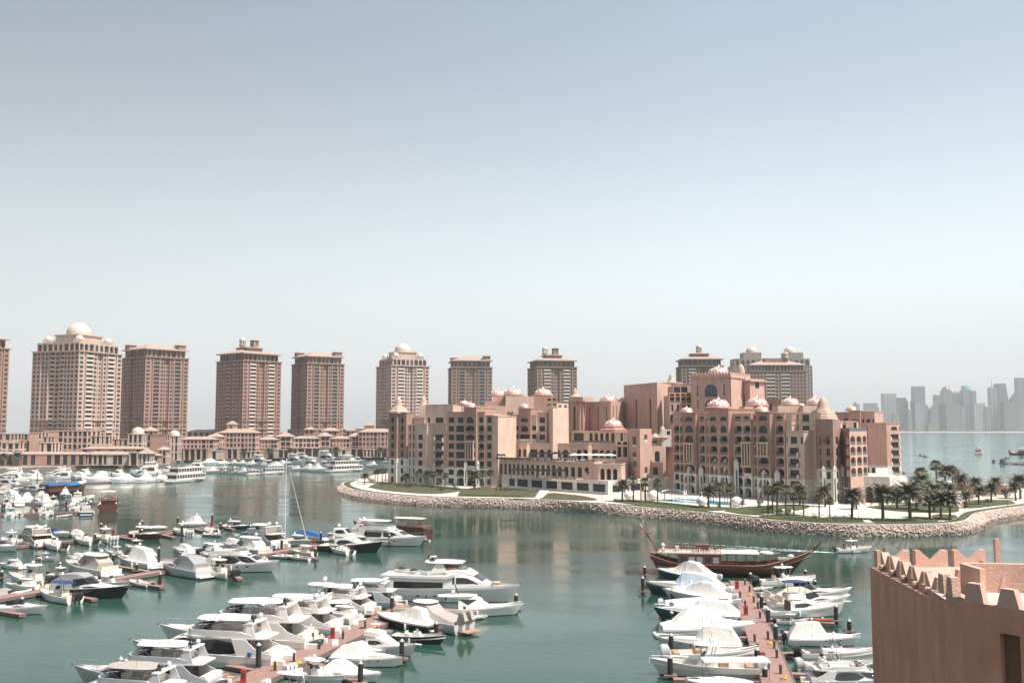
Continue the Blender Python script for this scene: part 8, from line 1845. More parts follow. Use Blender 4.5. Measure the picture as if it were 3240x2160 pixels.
# right pier: left side
RG = 'boats moored along the right pier'
dh, js = big_dhow(); set_boat(dh, (2058, 1812), (2545, 1824), 29.3);
p = dh.matrix_world
dv = (G(2545, 1824)-G(2058, 1812)); js.location = G(2058, 1812)+dv*.83+Vector((0,-.6, 3.0)); js.rotation_euler.z = math.atan2(dv.y, dv.x)+.1; js.scale = (1.1, 1.1, 1.1)
RB = [(covered, dict(L=10.5, low='hullt', hgt=2.0, peak=.45, motors=1, mcol='motorw', lab='peaked white canvas boat directly in front of the dhow stern', seed=11), (2270, 1848), (2068, 1826)),
 (covered, dict(L=12.5, B=3.7, canvas='canvl', low='hullt', stripe='hullw', full=False, peak=.40, hgt=1.8, motors=2, mcol='motorw', lab='teal-hulled cruiser with pale blue canvas, second on the left of the right pier', seed=12), (2300, 1898), (2060, 1876)),
 (covered, dict(L=10.5, hgt=1.9, peak=.42, lab='white boat with a boxy white cover, third on the left of the right pier', seed=13, motors=1), (2318, 1912), (2118, 1894)),
 (covered, dict(L=11.5, B=3.6, hullm='hullg', canvas='canvl', full=False, peak=.5, hgt=.7, motors=2, mcol='motorw', lab='low grey-hulled boat with a pale blue half cover, stern pointing left', seed=14), (2100, 1932), (2325, 1936)),
 (covered, dict(L=11.5, low='hullt', full=False, hgt=1.5, peak=.36, canvas='canvw', lab='teal-bottomed boat with a small white tent, left of the right pier', seed=15), (2345, 1972), (2090, 1958)),
 (covered, dict(L=12.5, B=3.8, hgt=2.2, peak=.42, lab='biggest fully wrapped white boat of the right pier, bow over the walkway', seed=16), (2092, 2012), (2365, 2010)),
 (covered, dict(L=12, B=3.6, full=False, hgt=2.1, peak=.34, radar=True, lab='white cruiser with tall white cockpit tent, bow pointing left, right pier', seed=17), (2350, 2066), (2100, 2052)),
 (console, dict(L=11, B=3.2, top=None, motors=2, mcol='motorw', seatm='tan', lab='open boat with twin cream outboards at the left end and cream cushions'), (2118, 2092), (2380, 2092)),
 (console, dict(L=12, B=3.3, top='hard', motors=2, mcol='motorw', seatm='tan', lab='open cruiser with a round white t-top and tan seating, bow pointing left'), (2395, 2140), (2085, 2134)),
 (covered, dict(L=10, B=3.2, hgt=.9, peak=.5, lab='low white boat under the white canopy at the bottom edge', seed=19), (2385, 2185), (2190, 2180)),
 (console, dict(L=10.5, B=2.9, top='hard', motors=2, mcol='motor', lab='white open boat with dark outboards, first on the right of the pier by the dhow'), (2398, 1856), (2565, 1850)),
 (console, dict(L=6, B=2.2, top=None, motors=1, lab='small open skiff beside the walkway at the head of the right pier'), (2378, 1868), (2440, 1866)),
 (express, dict(L=13, B=3.9, canvas=None, hard=True, lab='long sleek white cruiser with hardtop, second on the right of the right pier'), (2418, 1905), (2668, 1900)),
 (express, dict(L=12.5, B=3.8, canvas='canvc', lab='white cruiser with cream canopy, its bow just below the long sleek cruiser'), (2440, 1928), (2665, 1920)),
 (sportfish, dict(L=12, B=3.9, shade=False, enclosed=False, lab='white cruiser with a navy bimini and navy tender on its stern'), (2425, 1950), (2655, 1946)),
 (covered, dict(L=12, B=3.7, hullm='hullw', full=False, hgt=2.2, peak=.34, motors=1, mcol='motor', radar=True, lab='white cruiser with a transparent-grey tent and dark outboard, right of the pier', seed=23), (2490, 2036), (2705, 2042)),
 (console, dict(L=12, B=3.4, top='hard', motors=2, mcol='motor', long_top=True, lab='open cruiser with long white hardtop and black outboards, lower right of the pier'), (2532, 2086), (2765, 2088)),
 (console, dict(L=10.5, B=3.1, top='hard', motors=2, mcol='motorw', lab='open boat with white outboards beside the bottom right yacht'), (2540, 2122), (2745, 2122)),
 (flybridge, dict(L=15, B=4.4, top='none', radar='motor', lab='yacht with an arched dark side window at the bottom right, partly behind the pink wall'), (2560, 2168), (2840, 2172))]
for fn, kw, s, b in RB: t = fn(group=RG,**kw); set_boat(t, s, b, kw['L'])
t = [o for o in bpy.data.objects if o.get('label', '').startswith('white cruiser with a navy')][0]
hardtop(t, 12*.22, 12*.48, 1.3, 4.9, 'canvn', .05, .16, 'bimini_top', [(3, 2.8, 3.2), (5.4, 5.6, 3.2)])
cv = thing('boat_canopy', 'flat white rectangular canopy on poles at the bottom of the right pier', 'canopy', tuple(G(2328, 2165, 0))); q = MB(); q.box(-3.6, 3.6,-1.2, 1.2, 2.6, 2.72, 'awn'); q.build('canopy', cv)
for x in (-3.4, 3.4):
 for y in (-1.1, 1.1): q = MB(); q.tube([(x, y, .3), (x, y, 2.6)], .04, 'steel', 5); q.build('post', cv)
ob = dinghy(5, .9, m='orange', inner='awn', lab='orange and white paddle board boat on the finger float right of the pier', name='kayak', motor=None); set_boat(ob, G(2560, 1962, .6), G(2630, 1966, .6), 5, .62)
# moving boat with two people and its wake
mv = console(9, 2.6, top='hard', motors=1, mcol='motor', lab='white open boat under way in front of the rocky shore, crew under its canopy', name='open_motorboat', group=None); set_boat(mv, (2645, 1748), (2748, 1745), 9)
def person(loc, sit, lab, rz=0, m='cloth'):
 me = bpy.data.meshes.new('person'); J = [(0, 0, .9), (0, 0, 1.15), (0, 0, 1.42), (0, 0, 1.52), (.02, 0, 1.66), (0, .19, 1.40), (.10, .26, 1.14), (.32, .2, 1.05), (0,-.19, 1.40), (.10,-.26, 1.14), (.32,-.2, 1.05), (0, .1, .88), (.42 if sit else .03, .12, .88 if sit else .48), (.44 if sit else 0, .12, .45 if sit else .06), (0,-.1, .88), (.42 if sit else .03,-.12, .88 if sit else .48), (.44 if sit else 0,-.12, .45 if sit else .06)]
 E_ = [(0, 1), (1, 2), (2, 3), (3, 4), (2, 5), (5, 6), (6, 7), (2, 8), (8, 9), (9, 10), (0, 11), (11, 12), (12, 13), (0, 14), (14, 15), (15, 16)]; Rr = [.15, .15, .16, .06, .105, .06, .045, .035, .06, .045, .035, .09, .07, .05, .09, .07, .05]
 me.from_pydata(J, E_, []); o = bpy.data.objects.new('person', me); COL.objects.link(o); md = o.modifiers.new('skin', 'SKIN'); o.modifiers.new('sub', 'SUBSURF').levels = 1
 for v, r in zip(me.skin_vertices[0].data, Rr): v.radius = (r, r)
 me.skin_vertices[0].data[0].use_root = True; me.materials.append(M[m]); o.location = loc; o.rotation_euler.z = rz
 h = MB(); h.blob((.02, 0, 1.72), .115, 'rubber', 8); h.build('hair', o); tag(o, lab, 'person', 'crew on the moving boat'); return o
a, b = G(2645, 1748), G(2748, 1745); dv = (b-a); az = math.atan2(dv.y, dv.x)
for f, y, sit, m, lab in ((.22,-.3, True, 'cloth', 'person in dark clothes sitting at the stern of the moving boat'), (.30, .4, True, 'cloth', 'person in dark clothes sitting beside the helm of the moving boat'), (.62, 0, True, 'cloth', 'person leaning forward ahead of the console of the moving boat')):
 q = a+dv*f; person((q.x, q.y+y, .25), sit, lab, az, m)
def wake():
 m = bpy.data.materials.new('foam'); m.use_nodes = True; nt = m.node_tree; b_ = nt.nodes['Principled BSDF']; b_.inputs['Base Color'].default_value = (.55, .64, .62, 1); b_.inputs['Roughness'].default_value = .6
 mb = MB(); rnd = random.Random(9); a, e = G(2640, 1748), G(2150, 1722)
 for i in range(900):
  f = rnd.random()**1.5; p = a.lerp(e, f); w = .5+3.2*f; sg = rnd.choice((-1, 1)) if f > .1 else 0
  p = p+Vector((rnd.uniform(-.8, .8), sg*w*rnd.uniform(.8, 1.05)+rnd.gauss(0, .22), 0)); s = rnd.uniform(.06, .26)*(1-.55*f); n = 5; q = rnd.random()*6
  mb.add([(p.x+s*2.4*math.cos(q+k*1.257), p.y+s*.8*math.sin(q+k*1.257), .03+rnd.random()*.02) for k in range(n)], [tuple(range(n))], m)
 tag(mb.build('wake_foam'), 'pale broken wake line trailing behind the moving boat', 'wake', kind='stuff')
wake()
# middle pier
MG = 'boats moored along the middle pier'
MBT = [(sportfish, dict(L=13.5, B=4.3, low='hulld', enclosed=True, shade=False, lab='black-sided sport fishing yacht with enclosed upper helm, right end of the middle pier'), (1018, 1740), (1182, 1748)),
 (flybridge, dict(L=19, B=5.2, top='hard', radar='motorw', curved=False, lab='white raised-deck yacht with long black side window beside the small dhow'), (1110, 1718), (1312, 1727)),
 (small_dhow, dict(L=18, B=5, lab='brown wooden dhow with a cream sun roof behind the white raised-deck yacht'), (1355, 1702), (1135, 1690)),
 (console, dict(L=7.5, B=2.4, top=None, motors=1, lab='small white open boat lying parallel in front of the dark-sided sport yacht'), (1110, 1756), (1036, 1742)),
 (jetski, dict(), (1360, 1712), (1320, 1708)),
 (express, dict(L=10, canvas=None, hard=True, lab='white cruiser between the dark-sided sport yacht and the raised-deck yacht'), (1100, 1722), (1185, 1726)),
 (covered, dict(L=11, canvas='canvb', full=True, hgt=1.0, peak=.5, lab='long boat under a bright blue cover', seed=31), (1025, 1712), (935, 1704)),
 (express, dict(L=10, canvas=None, hard=True, lab='white cruiser tucked between the sailing boat and the bright blue cover'), (915, 1716), (980, 1722)),
 (flybridge, dict(L=15, B=4.4, top='arch', hullm='hullg', cab='hullg', radar='motorw', canvas='canvw', lab='grey flybridge yacht with white sun roof left of the sailing boat'), (885, 1738), (720, 1716)),
 (express, dict(L=12, canvas='canvw', hard=True, hullm='hullg', lab='grey cruiser with long white roof behind the white curved-window yacht'), (840, 1758), (675, 1738)),
 (flybridge, dict(L=15.5, B=4.6, top='none', dark_arch=False, lab='white raised-saloon yacht with curved side windows, bow pointing right, middle pier'), (642, 1802), (846, 1808)),
 (express, dict(L=12.5, B=3.8, canvas='canvg', hullm='hullg', lab='pale grey cruiser with a dark grey canopy, bow pointing left, middle pier'), (650, 1830), (492, 1802)),
 (console, dict(L=8.5, topm='canvc', motors=3, lab='open boat with cream t-top and three dark outboards right of the grey canopied cruiser'), (735, 1832), (648, 1816)),
 (dinghy, dict(L=7, B=2.6, m='hullw', inner='seat', lab='cream inflatable with upholstered seats above the grey canopied cruiser', name='inflatable_tender', motor='motorw'), (640, 1775), (545, 1757)),
 (console, dict(L=9.5, top='bimini', motors=4, mcol='motor', lab='open boat with a row of black outboards left of the raised-saloon yacht'), (640, 1758), (740, 1762)),
 (covered, dict(L=10.5, full=False, hgt=2.1, peak=.42, canvas='canvw', radar=True, lab='white boat with a tall boxy white tent and brown deck hatch, middle pier', seed=33), (492, 1800), (366, 1782)),
 (dinghy, dict(L=5.5, B=2.0, lab='tiny dinghy by the finger float in front of the grey cruiser', motor='motor'), (480, 1858), (410, 1846)),
 (express, dict(L=13.5, B=4.0, canvas='canvg', low='hulld', stripe='hulld', lab='big black-hulled cruiser with a sloping white foredeck, left part of the middle pier'), (152, 1882), (372, 1892)),
 (express, dict(L=12.5, B=3.9, canvas='canvt', hard=True, hullm='hullw', lab='white cruiser with taupe canopy and dark door behind the black-hulled cruiser'), (352, 1826), (222, 1806)),
 (console, dict(L=9.5, B=2.9, motors=3, lab='centre console with big white t-top and three black outboards, left on middle pier'), (158, 1858), (20, 1840)),
 (express, dict(L=13, B=3.9, canvas=None, lab='white cruiser with cream deck, bow pointing right at the left photo edge'), (-40, 1936), (122, 1942)),
 (console, dict(L=9, B=2.8, top='bimini', topm='canvn', motors=2, lab='open boat with a dark blue bimini in front of the black-hulled cruiser'), (238, 1910), (140, 1892)),
 (console, dict(L=8, top='hard', motors=1, lab='small boat with a flat grey top behind the taupe canopied cruiser'), (155, 1826), (225, 1832)),
 (dinghy, dict(L=5.5, B=2.2, m='hullw', inner='tan', lab='little cream boat with a sun shade at the end of the finger float', motor='motorw'), (985, 1772), (905, 1766)),
 (console, dict(L=7.5, top='bimini', topm='canvc', motors=1, lab='low cream-topped boat beside the finger float under the walkway'), (995, 1758), (930, 1752)),
 (dinghy, dict(L=5, B=1.9, lab='little white dinghy between the raised-saloon yacht and the walkway', motor='motor'), (868, 1762), (905, 1768)),
 (express, dict(L=10.5, canvas='canvt', lab='cruiser with open cream cockpit at the left photo edge behind the cream-decked cruiser'), (-30, 1895), (62, 1885)),
 (console, dict(L=8.5, top='hard', motors=2, mcol='motorw', lab='white boat half hidden behind the foredeck of the black-hulled cruiser'), (300, 1852), (392, 1864)),
 # far pier
 (express, dict(L=10, canvas=None, hard=True, low='hullb', stripe='hullb', lab='white cabin boat with navy hull at the right end of the far pier'), (708, 1672), (788, 1674)),
 (covered, dict(L=7, B=2.7, full=True, hgt=2.6, peak=.5, radar=True, lab='boat under an upright white tent on the far pier', seed=41), (585, 1664), (648, 1668)),
 (console, dict(L=7.5, motors=3, mcol='motorw', lab='open boat with cream top and white outboards near the upright tent boat'), (598, 1694), (535, 1682)),
 (covered, dict(L=5.5, B=2.2, hgt=.7, peak=.5, lab='tiny white covered boat behind the far pier', seed=42), (472, 1674), (523, 1676)),
 (express, dict(L=9.5, canvas=None, hard=True, low='hullr', lab='white cabin boat with a dark red hull on the far pier'), (422, 1698), (498, 1706)),
 (console, dict(L=8.5, motors=3, mcol='motorw', lab='open fishing boat with white outboards in a row, centre of the far pier'), (357, 1718), (296, 1706)),
 (console, dict(L=8.5, top=None, motors=2, lab='low open boat with dark outboards left of the fishing boat'), (300, 1726), (232, 1714)),
 (covered, dict(L=7.5, canvas='canvn', full=False, hgt=1.3, peak=.36, lab='small boat with a navy cover on the far pier', seed=43), (152, 1694), (213, 1700)),
 (flybridge, dict(L=12.5, B=4.2, top='hard', radar='motorw', hullm='hullw', cab='canvt', lab='old cabin boat with a cream flat roof at the left of the far pier'), (140, 1732), (58, 1716)),
 (console, dict(L=9, top=None, motors=2, lab='white workboat with dark engines beside the old cabin boat'), (200, 1742), (138, 1728)),
 (express, dict(L=11, canvas=None, lab='white foredeck pointing right at the left photo edge, far pier'), (-50, 1738), (42, 1744)),
 (console, dict(L=8, top='hard', motors=2, mcol='motorw', lab='grey-canopied open boat at the left edge of the far pier'), (58, 1728), (8, 1718)),
 (dinghy, dict(L=5, B=2, lab='small tender at the water edge below the tent boat', motor='motorw'), (648, 1694), (700, 1698)),
 (console, dict(L=6.5, top=None, motors=2, lab='little twin-engined boat by the red cabinet at the end of the far pier'), (680, 1690), (650, 1680)),
 # furthest left piers
 (console, dict(L=7.5, motors=2, mcol='motorw', lab='white open boat facing the camera at the left of the furthest pier'), (30, 1638), (45, 1618)),
 (dinghy, dict(L=6, B=2.2, lab='pinkish covered skiff left of the striped sun shade', name='covered_skiff', m='canvc', motor='motor'), (62, 1632), (72, 1612)),
 (console, dict(L=7, top='bimini', topm='canvb', motors=1, lab='boat with a blue and white striped sun shade'), (118, 1622), (142, 1612)),
 (console, dict(L=7.5, motors=2, mcol='motorw', lab='white open boat with hooped roof in the middle of the furthest pier'), (140, 1634), (172, 1622)),
 (dinghy, dict(L=6.5, B=2.2, inner='red', lab='open boat with red seats right of the hooped boat', motor='motorw'), (182, 1636), (222, 1632)),
 (console, dict(L=7.5, motors=2, mcol='motorw', lab='white boat with stacked flat tops left of the blue-rimmed boat'), (232, 1618), (262, 1606)),
 (express, dict(L=10, B=3.5, canvas='canvg', low='hullb', lab='white boat with a navy waterline seen from astern beside the brown dhow'), (272, 1632), (268, 1605)),
 (small_dhow, dict(L=14, B=5.6, lab='dark brown wooden dhow seen from astern at the end of the furthest pier'), (342, 1622), (338, 1590)),
 (covered, dict(L=10, hgt=1.8, lab='peaked white covered boat left of centre in the second far row', seed=51), (82, 1590), (108, 1572)),
 (covered, dict(L=10, hgt=1.6, canvas='canvt', lab='taupe canopied boat right of the peaked white cover', seed=52), (128, 1582), (146, 1566)),
 (covered, dict(L=9.5, hgt=1.9, radar=True, lab='white covered boat with a cream bow facing the camera, second far row', seed=53), (206, 1570), (202, 1588)),
 (express, dict(L=10, canvas='canvt', hard=True, lab='white cabin boat right of the cream-bowed covered boat'), (244, 1586), (254, 1566)),
 (dinghy, dict(L=5, B=2, m='rubber', lab='dark inflatable at the right of the second far row', name='inflatable_tender', motor='motor'), (282, 1592), (300, 1584)),
 (console, dict(L=7, top=None, motors=2, mcol='motorw', lab='small white open boat next to the dark inflatable, second far row'), (272, 1580), (300, 1574)),
 (console, dict(L=7.5, top='bimini', topm='teal', motors=1, lab='boat with a teal green cover in the second far row'), (40, 1590), (60, 1582)),
 (express, dict(L=11, canvas='canvw', lab='white cruiser at the far left edge of the second far row'), (50, 1582), (0, 1572)),
 (express, dict(L=11, canvas='canvt', hullm='hullw', lab='older cruiser with brown trim at the left edge, above the second far row'), (0, 1562), (52, 1556)),
 (flybridge, dict(L=15, top='none', dark_arch=False, lab='white low yacht left of the blue-topped dhow'), (140, 1552), (66, 1552)),
 (small_dhow, dict(L=21, B=5.6, blue=True, lab='big dark dhow under blue tarpaulins with a pale blue bow cover'), (138, 1568), (262, 1556)),
]
for fn, kw, s, b in MBT:
 if fn is jetski: t = jetski('white jet ski moored beyond the bow of the raised-deck yacht'); set_boat(t, s, b, 3.2*2.2); continue
 t = fn(group=MG,**kw); set_boat(t, s, b, kw['L']); t.scale *= 1.07
 if kw['L'] == 18: t.scale.z *= .72
set_boat(sailboat('white sailing yacht with a very tall bare mast and navy sail cover'), (815, 1722), (957, 1727), 11.5)
# promenade rows: copies of a few yachts built once
DG = 'distant yachts below the promenade'
far_src = [flybridge(17, top='hard', radar='motorw', lab='SRC', group=DG), express(12.5, canvas='canvw', hard=True, lab='SRC', group=DG), covered(12, hgt=1.7, peak=.42, lab='SRC', group=DG, seed=61), flybridge(20, 5.2, top='bimini', radar='motorw', lab='SRC', group=DG), covered(11, full=False, hgt=1.6, lab='SRC', group=DG, seed=62), console(8.5, lab='SRC', group=DG)]
fl = [17, 12.5, 12, 20, 11, 8.5]; snaps = [snapshot(o) for o in far_src]; used = [False]*6
def far_boat(k, s, b, label, zs=1.3):
 if not used[k]: o = far_src[k]; used[k] = True
 else: o = copy_tree(snaps[k])
 o['label'] = label; set_boat(o, s, b, fl[k]); o.scale.z *= zs; return o
FR = [(3, (84, 1524), (-30, 1527), 'long white yacht at the far left edge of the promenade row'), (2, (134, 1518), (84, 1520), 'white covered yacht second from the left in the promenade row'), (0, (232, 1514), (148, 1517), 'white yacht directly behind the blue tarpaulin dhow'), (4, (268, 1518), (225, 1516), 'small white boat behind the pale blue bow cover'),
 (2, (352, 1524), (272, 1527), 'white covered yacht right of the blue tarpaulin dhow, first of two alike'), (2, (430, 1525), (354, 1528), 'white covered yacht left of the arrow-shaped covered one'), (2, (486, 1524), (428, 1527), 'arrow-shaped white covered yacht left of the double-decker'), (4, (528, 1521), (484, 1524), 'white covered boat touching the double-decker stern'),
 (0, (60, 1508), (0, 1511), 'yacht showing above the row at the far left'), (1, (130, 1506), (75, 1508), 'dark-topped cruiser in the back row, second from the left'), (0, (215, 1502), (150, 1504), 'yacht in the back row behind the apartment block'), (1, (290, 1504), (232, 1506), 'cruiser in the back row before the shop fronts'), (4, (345, 1504), (300, 1505), 'covered boat in the back row before the maroon gate'), (1, (395, 1504), (345, 1506), 'cruiser in the back row right of the maroon gate'), (0, (500, 1500), (420, 1504), 'arched yacht in the back row left of the double-decker'), (1, (545, 1492), (510, 1494), 'white peaked boat just above the double-decker stern'),
 (0, (640, 1480), (590, 1482), 'yacht behind the double-decker roof'), (5, (668, 1482), (645, 1483), 'small open boat above the domed-roof launch'), (5, (690, 1480), (668, 1481), 'small open boat left of the row of white covers'),
 (2, (640, 1470), (708, 1470), 'first long white covered boat from the left below the round arches'), (2, (692, 1470), (730, 1470), 'second white covered boat below the round arches'), (2, (728, 1470), (755, 1471), 'third white covered boat below the round arches'), (2, (754, 1471), (782, 1472), 'fourth white covered boat below the round arches'), (4, (782, 1474), (815, 1475), 'low cream boat right of the four white covers'), (0, (800, 1470), (850, 1472), 'white yacht below the pale projecting arcade'), (1, (828, 1476), (882, 1477), 'white cruiser below the whitish portal'), (2, (850, 1482), (900, 1483), 'white covered boat left of the tall mast in the promenade row'),
 (2, (650, 1496), (692, 1497), 'cream domed launch right of the double-decker'), (5, (700, 1496), (728, 1498), 'open boat right of the cream domed launch'), (5, (732, 1498), (758, 1500), 'second open boat right of the cream domed launch'), (4, (758, 1500), (785, 1502), 'little covered boat left of the square barge'),
 (1, (898, 1484), (935, 1486), 'cruiser just right of the single-deck launch'), (4, (925, 1488), (958, 1489), 'pale blue-grey hull left of the tall mast foot'), (2, (960, 1490), (1002, 1492), 'cream covered boat right of the tall mast foot'), (2, (982, 1492), (1042, 1494), 'long white covered boat left of the houseboat'),
 (0, (912, 1466), (960, 1468), 'white yacht moored under the shop front with three dark openings, left'), (3, (932, 1460), (988, 1461), 'big white yacht at the quay left of the mast'), (3, (1005, 1460), (1080, 1462), 'largest white yacht at the quay right of the mast'), (1, (978, 1470), (1030, 1472), 'white cruiser in front of the big quay yachts'), (0, (960, 1478), (1015, 1480), 'yacht with a cream deck in the middle of the promenade row'), (1, (1010, 1480), (1052, 1482), 'cruiser left of the houseboat roof'), (0, (1090, 1472), (1190, 1478), 'long white yacht right of the houseboat, near the hotel'), (4, (1165, 1478), (1222, 1481), 'sharp white bow nearest to the hotel corner'), (1, (1118, 1462), (1152, 1463), 'small yacht at the quay wall near the hotel'), (5, (1212, 1464), (1228, 1465), 'tiny white boat at the quay beside the hotel corner'), (2, (1225, 1513), (1250, 1514), 'little white boat moored behind the island tip')]
for k, s, b, lab in FR: far_boat(k, s, b, lab)
for k, s, b, lab in [(5, (560, 1772), (612, 1778), 'small open boat left of the cream inflatable, middle pier'), (4, (606, 1752), (550, 1744), 'small covered boat above the cream inflatable'), (5, (12, 1608), (30, 1600), 'small open boat at the left edge of the furthest row'), (2, (62, 1602), (28, 1590), 'white covered boat at the left of the third far row'), (5, (160, 1600), (182, 1592), 'open boat below the cream-bowed covered boat'), (1, (214, 1602), (252, 1600), 'white cabin boat left of the astern dark dhow, upper row'),
 (1, (1142, 1962), (1010, 1952), 'low white cruiser squeezed between the sport fishing boat and the small-hardtop yacht'), (1, (1020, 2030), (868, 2024), 'low white cruiser squeezed between the oval-window yacht and the long bimini yacht'), (4, (935, 2082), (822, 2080), 'covered boat squeezed behind the yacht with two curved windows'), (5, (1148, 2002), (1215, 2008), 'open boat between the bowrider and the centre pier walkway'), (4, (1085, 2066), (1170, 2074), 'small covered boat behind the three-porthole cruiser'), (5, (2455, 1972), (2530, 1974), 'open boat behind the orange paddle board float'), (5, (2480, 2010), (2560, 2012), 'open boat behind the grey-tented cruiser'),
 (5, (395, 1760), (340, 1754), 'small open boat above the white-tented boat'), (4, (270, 1776), (215, 1770), 'small covered boat above the taupe canopied cruiser'), (1, (70, 1800), (5, 1794), 'cruiser at the left edge above the big t-top console'), (5, (120, 1770), (170, 1774), 'open boat left of the taupe canopied cruiser, upper row'), (4, (820, 1706), (770, 1700), 'small white covered boat above the grey flybridge yacht'), (5, (852, 1776), (800, 1770), 'open boat beside the white raised-saloon yacht bow')]: far_boat(k, s, b, lab, 1.0)
for k, s, b, lab in [(1, (700, 1754), (612, 1748), 'low white cruiser behind the row of black outboards'), (4, (770, 1748), (690, 1738), 'covered boat behind the grey cruiser with the long white roof'), (5, (300, 1790), (250, 1782), 'small open boat behind the taupe canopied cruiser stern'), (1, (120, 1866), (30, 1862), 'low cruiser between the big t-top console and the walkway'), (5, (455, 1744), (400, 1738), 'small open boat in the open water left of the upright pile'), (2, (175, 1716), (100, 1712), 'white covered boat between the old cabin boat and the navy cover'), (4, (262, 1700), (212, 1696), 'small covered boat behind the low open boat with dark outboards'), (5, (1070, 1712), (1020, 1708), 'open boat behind the enclosed-helm sport yacht'),
 (2, (150, 1602), (118, 1590), 'white covered boat next to the striped sun shade, behind'), (1, (190, 1560), (140, 1556), 'low white cruiser in front of the blue tarpaulin dhow stern'), (0, (55, 1536), (-30, 1536), 'long yacht at the far left edge under the promenade row'), (4, (330, 1512), (292, 1510), 'covered boat in the back row left of the maroon gate'), (1, (470, 1510), (420, 1508), 'low cruiser in the back row under the arched yacht'), (2, (905, 1474), (868, 1472), 'white covered boat under the whitish portal, back row'), (0, (1100, 1466), (1050, 1464), 'white yacht between the quay and the houseboat roof')]: far_boat(k, s, b, lab, 1.1)
for o in COL.objects:
 if o.get('label', '').startswith('white raised-saloon'): o.scale.z *= 1.12
set_boat(tour_boat(24, 6, 2, 'white double-deck sightseeing boat with rows of dark window openings', group=DG), (536, 1528), (658, 1518), 24)
set_boat(tour_boat(14, 4.5, 1, 'single-deck white launch with a long roof right of the square barge', name='cabin_launch', group=DG), (832, 1500), (895, 1498), 14)
set_boat(tour_boat(24, 6, 2, 'two-storey white houseboat below the hotel left corner', name='houseboat', group=DG), (1040, 1494), (1140, 1490), 24)
set_boat(tour_boat(8, 4, 1, 'pale square barge with blue-grey side', name='work_barge', group=DG), (782, 1504), (818, 1503), 8)
# small marina behind the grove and craft on the open sea
set_boat(express(12, canvas='canvw', hard=True, lab='white yacht moored behind the grove, left one', group='boats behind the palm grove'), (2985, 1542), (3035, 1540), 12)
set_boat(flybridge(14, top='none', lab='white yacht moored behind the grove, right one', group='boats behind the palm grove'), (3060, 1546), (3125, 1548), 14)
set_boat(console(9, lab='small open boat behind the pool house roof', group='boats behind the palm grove'), (3130, 1550), (3170, 1552), 9)
set_boat(flybridge(14, top='hard', lab='white motor yacht heading away alone on the open sea'), (3096, 1437), (3090, 1432), 14, smax=1.6)
set_boat(small_dhow(20, 5, lab='dark low dhow on the open sea at the right photo edge'), (3252, 1440), (3195, 1438), 20, smax=1.4)
def barge(s, b, lab):
 t = thing('moored_barge', lab, 'barge', group='dark craft on the open sea'); q = MB(); q.prism([(0,-1.6), (8,-1.6), (9, 0), (8, 1.6), (0, 1.6)],-.3, 1.0, 'pierside'); q.build('hull', t); q = MB(); q.box(1, 4,-1.1, 1.1, 1.002, 3.0, 'lamp'); q.build('cabin', t); set_boat(t, s, b, 9, smax=.8)
for s, b, lab in (((3178, 1451), (3190, 1451), 'dark small craft above the breakwater on the right'), ((3143, 1463), (3156, 1468), 'dark small craft left of the breakwater'), ((2921, 1446), (2931, 1446), 'dark dot-like craft on the sea near the hotel edge'), ((3228, 1449), (3238, 1449), 'dark craft with a pole at the right photo edge'), ((2908, 1442), (2914, 1442), 'tiny buoy-like craft near the hotel edge')): barge(s, b, lab)
bw = MB(); rn = random.Random(8); a, e = G(3170, 1467), G(3420, 1472)
for i in range(420): p = a.lerp(e, rn.random()); bw.blob((p.x, p.y+rn.gauss(0, 2.2), rn.uniform(-.2, .9)), rn.uniform(.8, 1.7), 'pierside', 5, (1.3, 1, .7), .2)
tag(bw.build('breakwater'), 'low dark rock breakwater in the sea at the right photo edge', 'breakwater', kind='stuff')
lb = thing('channel_beacon', 'dark beacon hut on the left end of the breakwater', 'beacon', tuple(G(3172, 1467, .5))); q = MB(); q.box(-1.5, 1.5,-1, 1, 0, 3.2, 'lamp'); q.lathe([(1.9, 3.2), (0, 4.4)], 'lamp', n=4); q.build('hut', lb)
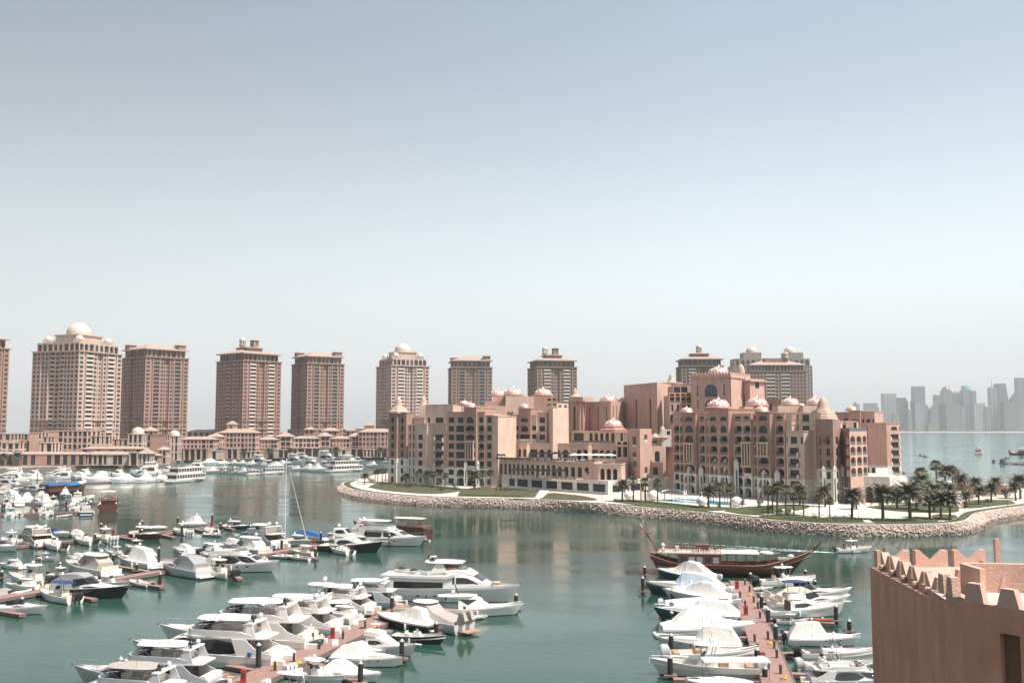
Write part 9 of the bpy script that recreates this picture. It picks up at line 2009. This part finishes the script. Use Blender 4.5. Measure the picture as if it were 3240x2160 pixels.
# ================================================================== HAZE
def haze():
 m = bpy.data.materials.new('haze_air'); m.use_nodes = True; nt = m.node_tree
 nt.nodes.remove(nt.nodes['Principled BSDF']); v = nt.nodes.new('ShaderNodeVolumePrincipled')
 v.inputs['Color'].default_value = (.93, .95, .97, 1); v.inputs['Density'].default_value = 0.00009; v.inputs['Anisotropy'].default_value = 0.0
 nt.links.new(v.outputs[0], nt.nodes['Material Output'].inputs['Volume'])
 mb = MB(); mb.box(-20100, 20100,-400, 20100,-2, 1500, m); o = mb.build('haze'); o['kind'] = 'stuff'; o['label'] = 'pale heat haze over the bay'; o['category'] = 'haze'
haze()
SUBP = {'porthole': ['hull'], 'anchor': ['hull'], 'bow_pulpit': ['hull'], 'bow_rail': ['deck'], 'roof_leg': ['hardtop', 'bimini_top', 't_top', 'sun_roof'], 'radar_dome': ['hardtop', 't_top', 'radar_arch', 'flybridge', 'canvas_cover'], 'windscreen': ['console', 'foredeck_cabin', 'saloon', 'pilothouse', 'cabin'],
 'side_window': ['saloon', 'cabin', 'deckhouse', 'foredeck_cabin', 'coachroof'], 'forward_window': ['saloon'], 'pilothouse_window': ['pilothouse'], 'saloon_door': ['saloon', 'deckhouse'], 'cabin_window': ['cabin'], 'small_dome': ['roof_storey', 'lantern'], 'roof_turret': ['roof'], 'lantern_tower': ['roof'], 'dome': ['dome_base', 'roof_storey'], 'bell_dome': ['tower_crown'], 'flybridge_screen': ['flybridge_coaming'], 'boom': ['mast'], 'rigging': ['mast'], 'door': ['cabinet'], 'deck_railing': ['upper_deck'], 'roof_post': ['upper_deck'], 'thwart': ['hull']}
def base(n): return n.split('.')[0]
CH = {}
for o in list(COL.objects):
 if o.parent and not o.parent.parent: CH.setdefault(o.parent.name, []).append(o)
for pn, ch in CH.items():
 if bpy.data.objects[pn].type != 'EMPTY': continue
 for o in ch:
  for want in SUBP.get(base(o.name), []):
   q = next((c for c in ch if base(c.name) == want and c is not o and c.matrix_local == Matrix() and base(c.name) not in SUBP), None)
   if q is not None: o.parent = q; break
print('objects', len(bpy.data.objects))
